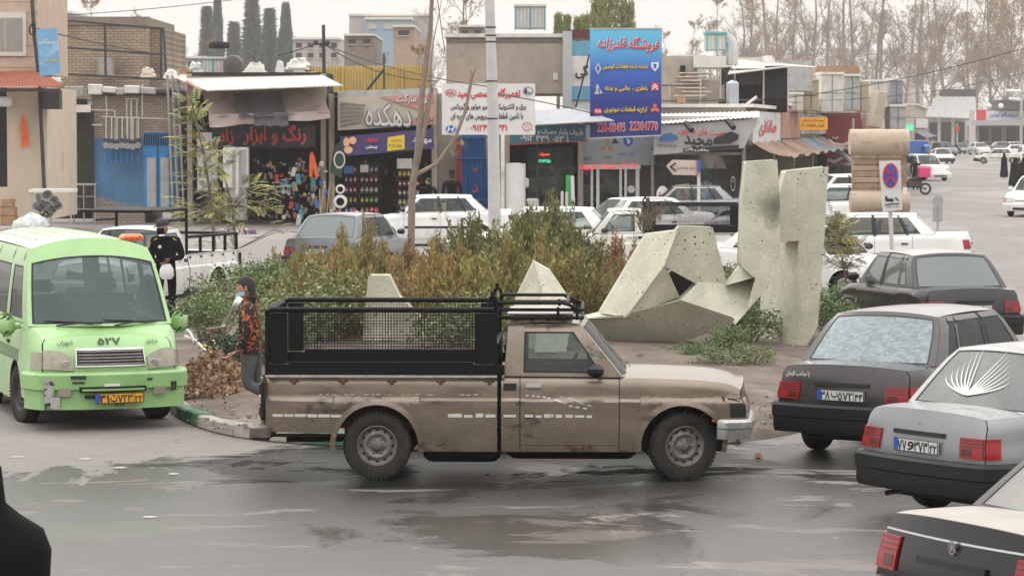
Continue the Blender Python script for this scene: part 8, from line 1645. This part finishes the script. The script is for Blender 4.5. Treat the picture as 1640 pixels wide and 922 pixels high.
def head(root, c, f, hair=True, skin=SKIN, hairm=HAIR, scale=1., cap=None, mask=None, chinmask=None):
    """head facing direction f: egg skull with brow, nose, mouth, eyes, ears, hair"""
    c = Vector(c); f = Vector(f).normalized(); s = f.cross(Vector((0, 0, 1))).normalized(); u = s.cross(f).normalized(); T = Matrix((( f.x, s.x, u.x, c.x), (f.y, s.y, u.y, c.y), (f.z, s.z, u.z, c.z), (0, 0, 0, 1)))
    def W_(p): return tuple(T @ (Vector(p) * scale))
    m = MB(); rs = []
    for j in range(15):
        t = -pi/2 + pi * j / 14; z = .115 * sin(t); row = []
        for i in range(20):
            a = 2*pi*i/20; x = .095 * cos(t) * cos(a); y = .076 * cos(t) * sin(a); 
            if z < 0: x += .012 * (-z/.115) * (1 if cos(a) > 0 else -.5); y *= 1 - .22 * (-z / .115)
            fr = max(0, cos(a)) ** 8
            x += fr * (.020 * math.exp(-((z + .012)/.016)**2) * (1 if abs(sin(a)) < .35 else .2) + .006 * math.exp(-((z - .03)/.012)**2) + .006 * math.exp(-((z + .055)/.01)**2) - .007 * math.exp(-((z - .012)/.012)**2) * (1 if abs(sin(a)) > .25 else 0))
            row.append(W_((x, y, z)))
        rs.append(row)
    m.rings(rs, True, True); h = m.build('head', skin, root)
    for sg in (-1, 1):
        e = MB(); e.lathe([(.001, -.006), (.009, -.003), (.010, 0), (.001, .004)], 8, ax='x', c=(0, 0, 0)); e.v = [W_((p[0] + .088, p[1] + sg*.030, p[2] * .6 + .012)) for p in e.v]; e.build('eye', HAIR, h)
        e = MB(); e.rbox(-.015, .015, -.006, .006, -.028, .028, .006); e.v = [W_((p[0], p[1] + sg*.078, p[2])) for p in e.v]; e.build('ear', skin, h)
        e = MB(); e.box(.088, .094, sg*.030 - .014, sg*.030 + .014, .028, .033); e.v = [W_(p) for p in e.v]; e.build('eyebrow', HAIR, h)
    e = MB(); e.box(.090, .098, -.02, .02, -.060, -.054); e.v = [W_(p) for p in e.v]; e.build('mouth', flat('lips', (.30, .12, .10), .6), h)
    if hair:
        m = MB(); rs = []
        for j in range(9):
            t = lerp(.05, pi/2, j/8); row = []
            for i in range(24):
                a = 2*pi*i/24; k = 1.12 + .05 * sin(i*5.1 + j*2); zz = .115 * sin(t) * 1.13; low = 0
                if j == 0: zz = .052 if cos(a) > .5 else .012 if cos(a) > .1 else -.03 if cos(a) > -.5 else -.085
                if j == 1: zz = .06 if cos(a) > .45 else .01
                row.append(W_((.095 * cos(t if j > 1 else .1) * cos(a) * k, .076 * cos(t if j > 1 else .1) * sin(a) * k, zz)))
            rs.append(row)
        m.rings(rs, False, True); m.build('hair', hairm, root)
    if cap:
        m = MB(); m.rings([[W_((.105*cos(a)*k, .088*sin(a)*k, z)) for a in lin(0, 2*pi, 21)[:-1]] for k, z in ((1.02, .035), (1.05, .07), (.95, .11), (.6, .14), (.05, .148))], False, True); m.rings([[W_((.09 + q*.09, y_*(1 - q*.35), .04 - q*.02)) for y_ in lin(-.075, .075, 7)] for q in lin(0, 1, 4)], closed=False); m.build('cap', cap, root)
    if mask:
        m = MB(); m.rings([[W_(((.103 + .018*(1-abs(z + .04)/.06)) * cos(a), .086 * sin(a), z)) for a in lin(-1.35, 1.35, 11)] for z in lin(-.105, -.0, 6)], closed=False); m.build('face_mask', mask, root)
    if chinmask:
        m = MB(); m.rings([[W_(((.112 + .01*q) * cos(a), .082 * sin(a), -.062 - .045*q + .03*abs(sin(a)))) for a in lin(-1.4, 1.4, 11)] for q in lin(0, 1, 4)], closed=False); m.build('face_mask', chinmask, root)
    return h
def hand(root, c, d, n, skin=SKIN, s=1., curl=.8):
    """palm and five curled fingers; d = direction of the fingers, n = palm normal"""
    c = Vector(c); d = Vector(d).normalized(); n = Vector(n).normalized(); a = d.cross(n).normalized(); n = a.cross(d).normalized(); m = MB()
    rs = [[c + d*t*.09*s + (a*cos(q)*w_ + n*sin(q)*.014)*s for q in lin(0, 2*pi, 9)[:-1]] for t, w_ in ((-.1, .024), (.2, .036), (.7, .042), (1.0, .040))]; m.rings(rs, True, True)
    for i, (off, L_) in enumerate(((-.030, .068), (-.010, .078), (.011, .073), (.030, .058))):
        p = c + d*.085*s + a*off*s; P = [p]; dd = d.copy()
        for k in range(3): dd = (dd + n * curl * .55).normalized(); P.append(P[-1] + dd * L_ * s * (.42, .32, .26)[k])
        m.tube(P, [.0095*s, .009*s, .008*s, .006*s], 6)
    p = c + d*.02*s - a*.034*s; m.tube([p, p + (d*.6 - a*.6 + n*.3)*.035*s, p + (d*1.2 - a*.7 + n*.6)*.045*s], [.012*s, .010*s, .008*s], 6); return m.build('hand', skin, root)
BN = [('pelvis', 'waist'), ('waist', 'chest'), ('chest', 'neck'), ('chest', 'ls'), ('ls', 'le'), ('le', 'lw'), ('chest', 'rs'), ('rs', 're'), ('re', 'rw'), ('pelvis', 'lh'), ('lh', 'lk'), ('lk', 'la'), ('la', 'lt'), ('pelvis', 'rh'), ('rh', 'rk'), ('rk', 'ra'), ('ra', 'rt')]
RD = dict(pelvis=(.15, .11), waist=(.14, .10), chest=(.165, .11), neck=.052, ls=.075, le=.055, lw=.038, rs=.075, re=.055, rw=.038, lh=.095, lk=.07, la=.05, lt=.04, rh=.095, rk=.07, ra=.05, rt=.04)
# boy, facing left (-x), walking with the rear shin swung back behind the truck
g = ground(398, 700); boy = empty('person', (g.x + .02, g.y, 0), 0, 'boy in orange and black patterned jacket with pale blue mask under his chin', 'person')
J = dict(pelvis=(0, 0, .92), waist=(.0, 0, 1.05), chest=(.0, 0, 1.28), neck=(-.02, 0, 1.46), ls=(-.02, -.17, 1.37), le=(-.0, -.24, 1.12), lw=(-.13, -.20, .93), rs=(.02, .17, 1.37), re=(.05, .22, 1.12), rw=(-.03, .2, .92), lh=(.0, -.09, .88), lk=(-.03, -.10, .58), la=(.30, -.10, .42), lt=(.36, -.10, .32), rh=(.02, .09, .88), rk=(.06, .1, .56), ra=(.38, .10, .36), rt=(.42, .10, .24))
FLO = bpy.data.materials.new('floral_jacket'); FLO.use_nodes = True; n = FLO.node_tree; vo = n.nodes.new('ShaderNodeTexVoronoi'); vo.inputs['Scale'].default_value = 42; tc_ = n.nodes.new('ShaderNodeTexCoord'); cr = n.nodes.new('ShaderNodeValToRGB'); n.links.new(tc_.outputs['Object'], vo.inputs[0]); n.links.new(vo.outputs['Color'], cr.inputs[0]); n.links.new(cr.outputs[0], n.nodes['Principled BSDF'].inputs['Base Color']); cr.color_ramp.interpolation = 'CONSTANT'; cr.color_ramp.elements[0].color = (.015, .012, .01, 1)
cr.color_ramp.elements[1].position = .92; cr.color_ramp.elements[1].color = (.12, .13, .03, 1)
for p_, c_ in ((.44, (.34, .04, .016)), (.54, (.015, .012, .01)), (.66, (.42, .15, .03)), (.74, (.015, .012, .01)), (.86, (.28, .03, .015))): q = cr.color_ramp.elements.new(p_); q.color = c_ + (1,)
n.nodes['Principled BSDF'].inputs['Roughness'].default_value = .85
def pb(c): return 3 if c.z > 1.455 and abs(c.y) < .08 else 0 if c.z > .90 and not (c.x < -.09 and c.z < .955) else 3 if (c.z > .86 and c.x < -.09) else 2 if c.z < .14 else 1
figure(boy, J, BN, RD, [FLO, M('grey_denim', (.07, .074, .08), .9, var=.2, sc=6), BLACK, SKIN], pb); head(boy, (-.04, 0, 1.60), (-1, -.12, -.05), chinmask=flat('blue_mask', (.28, .45, .58), .7)); hand(boy, (-.14, -.20, .925), (-.7, -.1, -.55), (-.5, .1, .6))
m = MB(); m.rings([[(.02 + .062*cos(a), .062*sin(a), z) for a in lin(0, 2*pi, 13)[:-1]] for z in (1.44, 1.50)], closed=True); m.build('collar', FLO, boy); m = MB(); m.rings([[(.0 + .175*cos(a)*.75, .165*sin(a), z) for a in lin(0, 2*pi, 19)[:-1]] for z in (.90, .95)]); m.build('jacket_hem', FLO, boy)
# man in black behind the minibus
g = ground(266, 522); man = empty('person', tuple(g), 0, 'man in black cap, black mask and dark jacket holding a white bag behind the minibus', 'person')
J = dict(pelvis=(0, 0, .95), waist=(.0, 0, 1.08), chest=(.0, 0, 1.32), neck=(-.02, -.02, 1.50), ls=(-.20, 0, 1.42), le=(-.25, -.06, 1.14), lw=(-.06, -.22, 1.06), rs=(.20, 0, 1.42), re=(.29, -.06, 1.16), rw=(.10, -.24, 1.13), lh=(-.1, 0, .91), lk=(-.11, -.03, .5), la=(-.11, 0, .09), lt=(-.11, -.14, .05), rh=(.1, 0, .91), rk=(.11, -.03, .5), ra=(.11, 0, .09), rt=(.12, -.14, .05))
figure(man, J, BN, {**RD, 'chest': (.185, .125), 'waist': (.16, .12), 'ls': .085, 'rs': .085, 'le': .065, 're': .065}, [FABK, SKIN], lambda c: 1 if c.z > 1.53 else 0); head(man, (-.04, -.03, 1.645), (-.8, -.6, -.12), hair=False, cap=M('grey_cap', (.035, .032, .032), .8), mask=FABK)
hand(man, (-.05, -.235, 1.05), (.8, -.3, -.2), (0, .4, .8), flat('brown_skin', (.22, .12, .08), .6)); hand(man, (.09, -.26, 1.13), (-.5, -.4, -.6), (-.5, .2, .3), flat('brown_skin'))
for sg in (-1, 1): m = MB(); m.tube([(sg*.13, -.08, 1.47), (sg*.24, -.055, 1.40), (sg*.30, -.06, 1.27)], .010, 4); m.build('yellow_piping', YELP, man)
m = MB(); disc(m, (-.08, -.135, 1.33), .03, .03, 12); m.build('chest_badge', OFFW, man)
bg_ = empty('white_bag', (g.x + .05, g.y - .28, 0), 0, 'small white bag held by the man in black', 'bag'); m = MB(); m.rings([[(w_*cos(a)*.11, w_*.06*sin(a), z) for a in lin(0, 2*pi, 11)[:-1]] for w_, z in ((.75, .80), (1.1, .86), (1.05, .96), (.6, 1.05))], True, True); m.build('bag_body', PLAST, bg_)
# two men by the wall
for px, py, Yp, lb, f in ((724, 386, 91, 'man in black jacket and cap standing by the blue gate', (0, 1, 0)), (686, 392, 92, 'man in black bending left of the man by the blue gate', (-1, .2, -.2))):
    p_ = thing_at('person', px, Yp, lb, 'person', 'men by the plain wall'); J2 = dict(pelvis=(0, 0, .93), waist=(0, 0, 1.06), chest=(.0, 0, 1.3), neck=(0, 0, 1.47), ls=(-.2, 0, 1.4), le=(-.26, -.02, 1.13), lw=(-.2, -.1, .9), rs=(.2, 0, 1.4), re=(.26, -.02, 1.13), rw=(.2, -.1, .9), lh=(-.1, 0, .89), lk=(-.1, 0, .5), la=(-.1, 0, .09), lt=(-.1, -.1, .05), rh=(.1, 0, .89), rk=(.1, 0, .5), ra=(.1, 0, .09), rt=(.1, -.1, .05)); figure(p_, J2, BN, RD, [FABK], lambda c: 0, 1); head(p_, (0, 0, 1.61), f, cap=FABK if px > 700 else None); p_.scale = (1.12, 1.12, 1.12) if px > 700 else (1, 1, .98)
# women in black chadors
def chador(root, h=1.62, seed=1, face=(0, -1, 0)):
    R.seed(seed); m = MB(); rs = []; ph = R.uniform(0, 6)
    for z, rx, ry in ((.06, .34, .30), (.3, .33, .28), (.6, .30, .25), (.9, .27, .23), (1.1, .26, .22), (1.25, .265, .20), (1.34, .24, .17), (1.40, .17, .14), (1.45, .125, .125), (1.52, .118, .130), (1.60, .112, .125), (1.66, .085, .10), (1.69, .03, .04)):
        k = h / 1.69; rs.append([((rx + .022 * sin(7*a + ph + z*2) * max(0, 1.3 - z)) * cos(a) * k, (ry + .022 * sin(7*a + ph + z*2) * max(0, 1.3 - z)) * sin(a) * k, z * k) for a in lin(0, 2*pi, 37)[:-1]])
    m.rings(rs, True, True); m.build('body', FABK, root, ang=85); f = Vector(face); e = MB(); c = Vector((0, 0, 1.55 * h / 1.69)) + f * .085; e.rings([[tuple(c + f * (.05*cos(t)) + Vector((f.y, -f.x, 0)) * (.055*sin(t)*cos(a)) + Vector((0, 0, .075*sin(t)*sin(a)))) for a in lin(0, 2*pi, 13)[:-1]] for t in lin(1.5, .05, 5)], False, True); e.build('face', SKIN, root)
    for x in (-.09, .09): b = MB(); b.rbox(x - .045, x + .045, -.16, .1, 0, .08, .03); b.build('shoe', BLACK, root)
for px, py, lb, sd2 in ((1608, 285, 'woman in black walking in the far street, left of the pair', 1), (1626, 299, 'woman in wide black chador, right and nearer of the pair', 2)):
    g = ground(px, py); p_ = empty('person', tuple(g), 0, lb, 'person', 'women walking in the far street'); chador(p_, 1.66, sd2, (0, 1, 0)); p_.scale = (.8, .8, 1) if sd2 == 1 else (1.1, 1, 1)
g = ground(1639, 300); p_ = empty('person', tuple(g), 0, 'person in dark clothes cut by the right edge of the street', 'person'); chador(p_, 1.7, 4, (0, 1, 0)); p_.scale = (.8, .8, 1)
g = ground(1466, 305); p_ = empty('person', tuple(g), 0, 'person in dark jacket standing behind the delivery motorbike', 'person'); figure(p_, J2, BN, RD, [FABK], lambda c: 0, 1); head(p_, (0, 0, 1.61), (0, -1, 0))
p_ = empty('person', (xof(-62, 13.0), 13.0, 0), 0, 'person in black cloak cut off at the lower left corner', 'person'); chador(p_, 1.84, 8, (-.6, .8, 0)); p_.scale = (1.38, 1.2, 1)
# prototypes away
for r_ in protos:
    for c_ in KIDS.get(r_, []): bpy.data.objects.remove(c_)
    bpy.data.objects.remove(r_)
# small road litter and worn paint
R.seed(14)
for i, (x, y, w_, h_) in enumerate([(28, 731, 26, 3), (136, 734, 24, 4), (190, 748, 30, 4), (278, 758, 20, 4), (240, 827, 26, 4)]):
    g = ground(x, y, .004); k = FPX / g.y; q = [(g.x + w_/k*.5*cos(a)*R.uniform(.7, 1.1), g.y + h_/k*3.5*sin(a)*R.uniform(.7, 1.1), .004) for a in lin(0, 2*pi, 11)[:-1]]; m = MB(); m.add(q, [tuple(range(10))]); tag(m.build('paint_mark', M('worn_white_paint', (.45, .43, .41), .8, var=.3, sc=20, col2=(.2, .18, .17), thr=.5, sc2=20), None, smooth=False), 'worn white paint marks on the road', kind='structure')
for i, (x, y) in enumerate([(1214, 733)]):
    g = ground(x, y); o = empty('dead_leaf', tuple(g), 0, ('curled dead leaf on the road before the pickup bumper', 'dark clod of earth behind the rear tyre', 'small white scrap on the wet road under the pickup')[i], ('leaf', 'clod', 'scrap')[i]); m = MB(); m.rings([[(.05*cos(a)*(1 - .3*j), .04*sin(a)*(1-.3*j), .008 + .02*j + .01*sin(3*a)) for a in lin(0, 2*pi, 9)[:-1]] for j in (0, 1, 2)], True, True); m.build('blade', (DRY, RUBBER, PLAST)[i], o)
# ================================================================ unseen blocks added behind the viewer to darken reflections
for i, (x0, x1, h_, Yb_, c_, lb) in enumerate([(-46, -17, 8.5, -15, (.26, .2, .16), 'brown block added unseen behind the viewer to darken reflections, left of three'), (-16, 9, 7, -14, (.2, .18, .17), 'grey block added unseen behind the viewer to darken reflections, middle of three'), (10, 42, 9.5, -16, (.28, .22, .17), 'tan block added unseen behind the viewer to darken reflections, right of three')]):
    b = empty('building', (x0, Yb_, 0), 0, lb, 'building'); MB().box(0, x1 - x0, -9, 0, 0, h_).build('wall', M('unseen_block%d' % i, c_, .9, var=.2, sc=.8), b, smooth=False); MB().box(-.2, x1 - x0 + .2, -9.2, .25, h_, h_ + .3).build('parapet', GREYS, b, smooth=False)  # added unseen block; its wall and parapet only darken reflections
    for k in range(int((x1 - x0) / 3.2)):
        MB().box(k*3.2 + .6, k*3.2 + 3.0, .0, .06, .1, 2.6).build('shutter', (DKMET, GREYS, BLUEG)[k % 3], b, smooth=False)  # shutters of the added unseen blocks
        for f_ in range(1, int(h_ / 3)): MB().box(k*3.2 + 1, k*3.2 + 2.4, .0, .05, f_*3 + .6, f_*3 + 2.0).build('window', INTER, b, smooth=False)  # windows of the added unseen blocks
# ================================================================ air
hz = bpy.data.materials.new('haze'); hz.use_nodes = True; n = hz.node_tree; n.nodes.remove(n.nodes['Principled BSDF']); pv = n.nodes.new('ShaderNodeVolumePrincipled'); pv.inputs['Density'].default_value = .0003; pv.inputs['Color'].default_value = (1, .985, .97, 1); pv.inputs['Anisotropy'].default_value = .2; n.links.new(pv.outputs[0], n.nodes['Material Output'].inputs['Volume'])
m = MB(); m.box(-710, 710, -90, 1610, -1, 30); tag(m.build('haze', hz, None, smooth=False), kind='stuff')
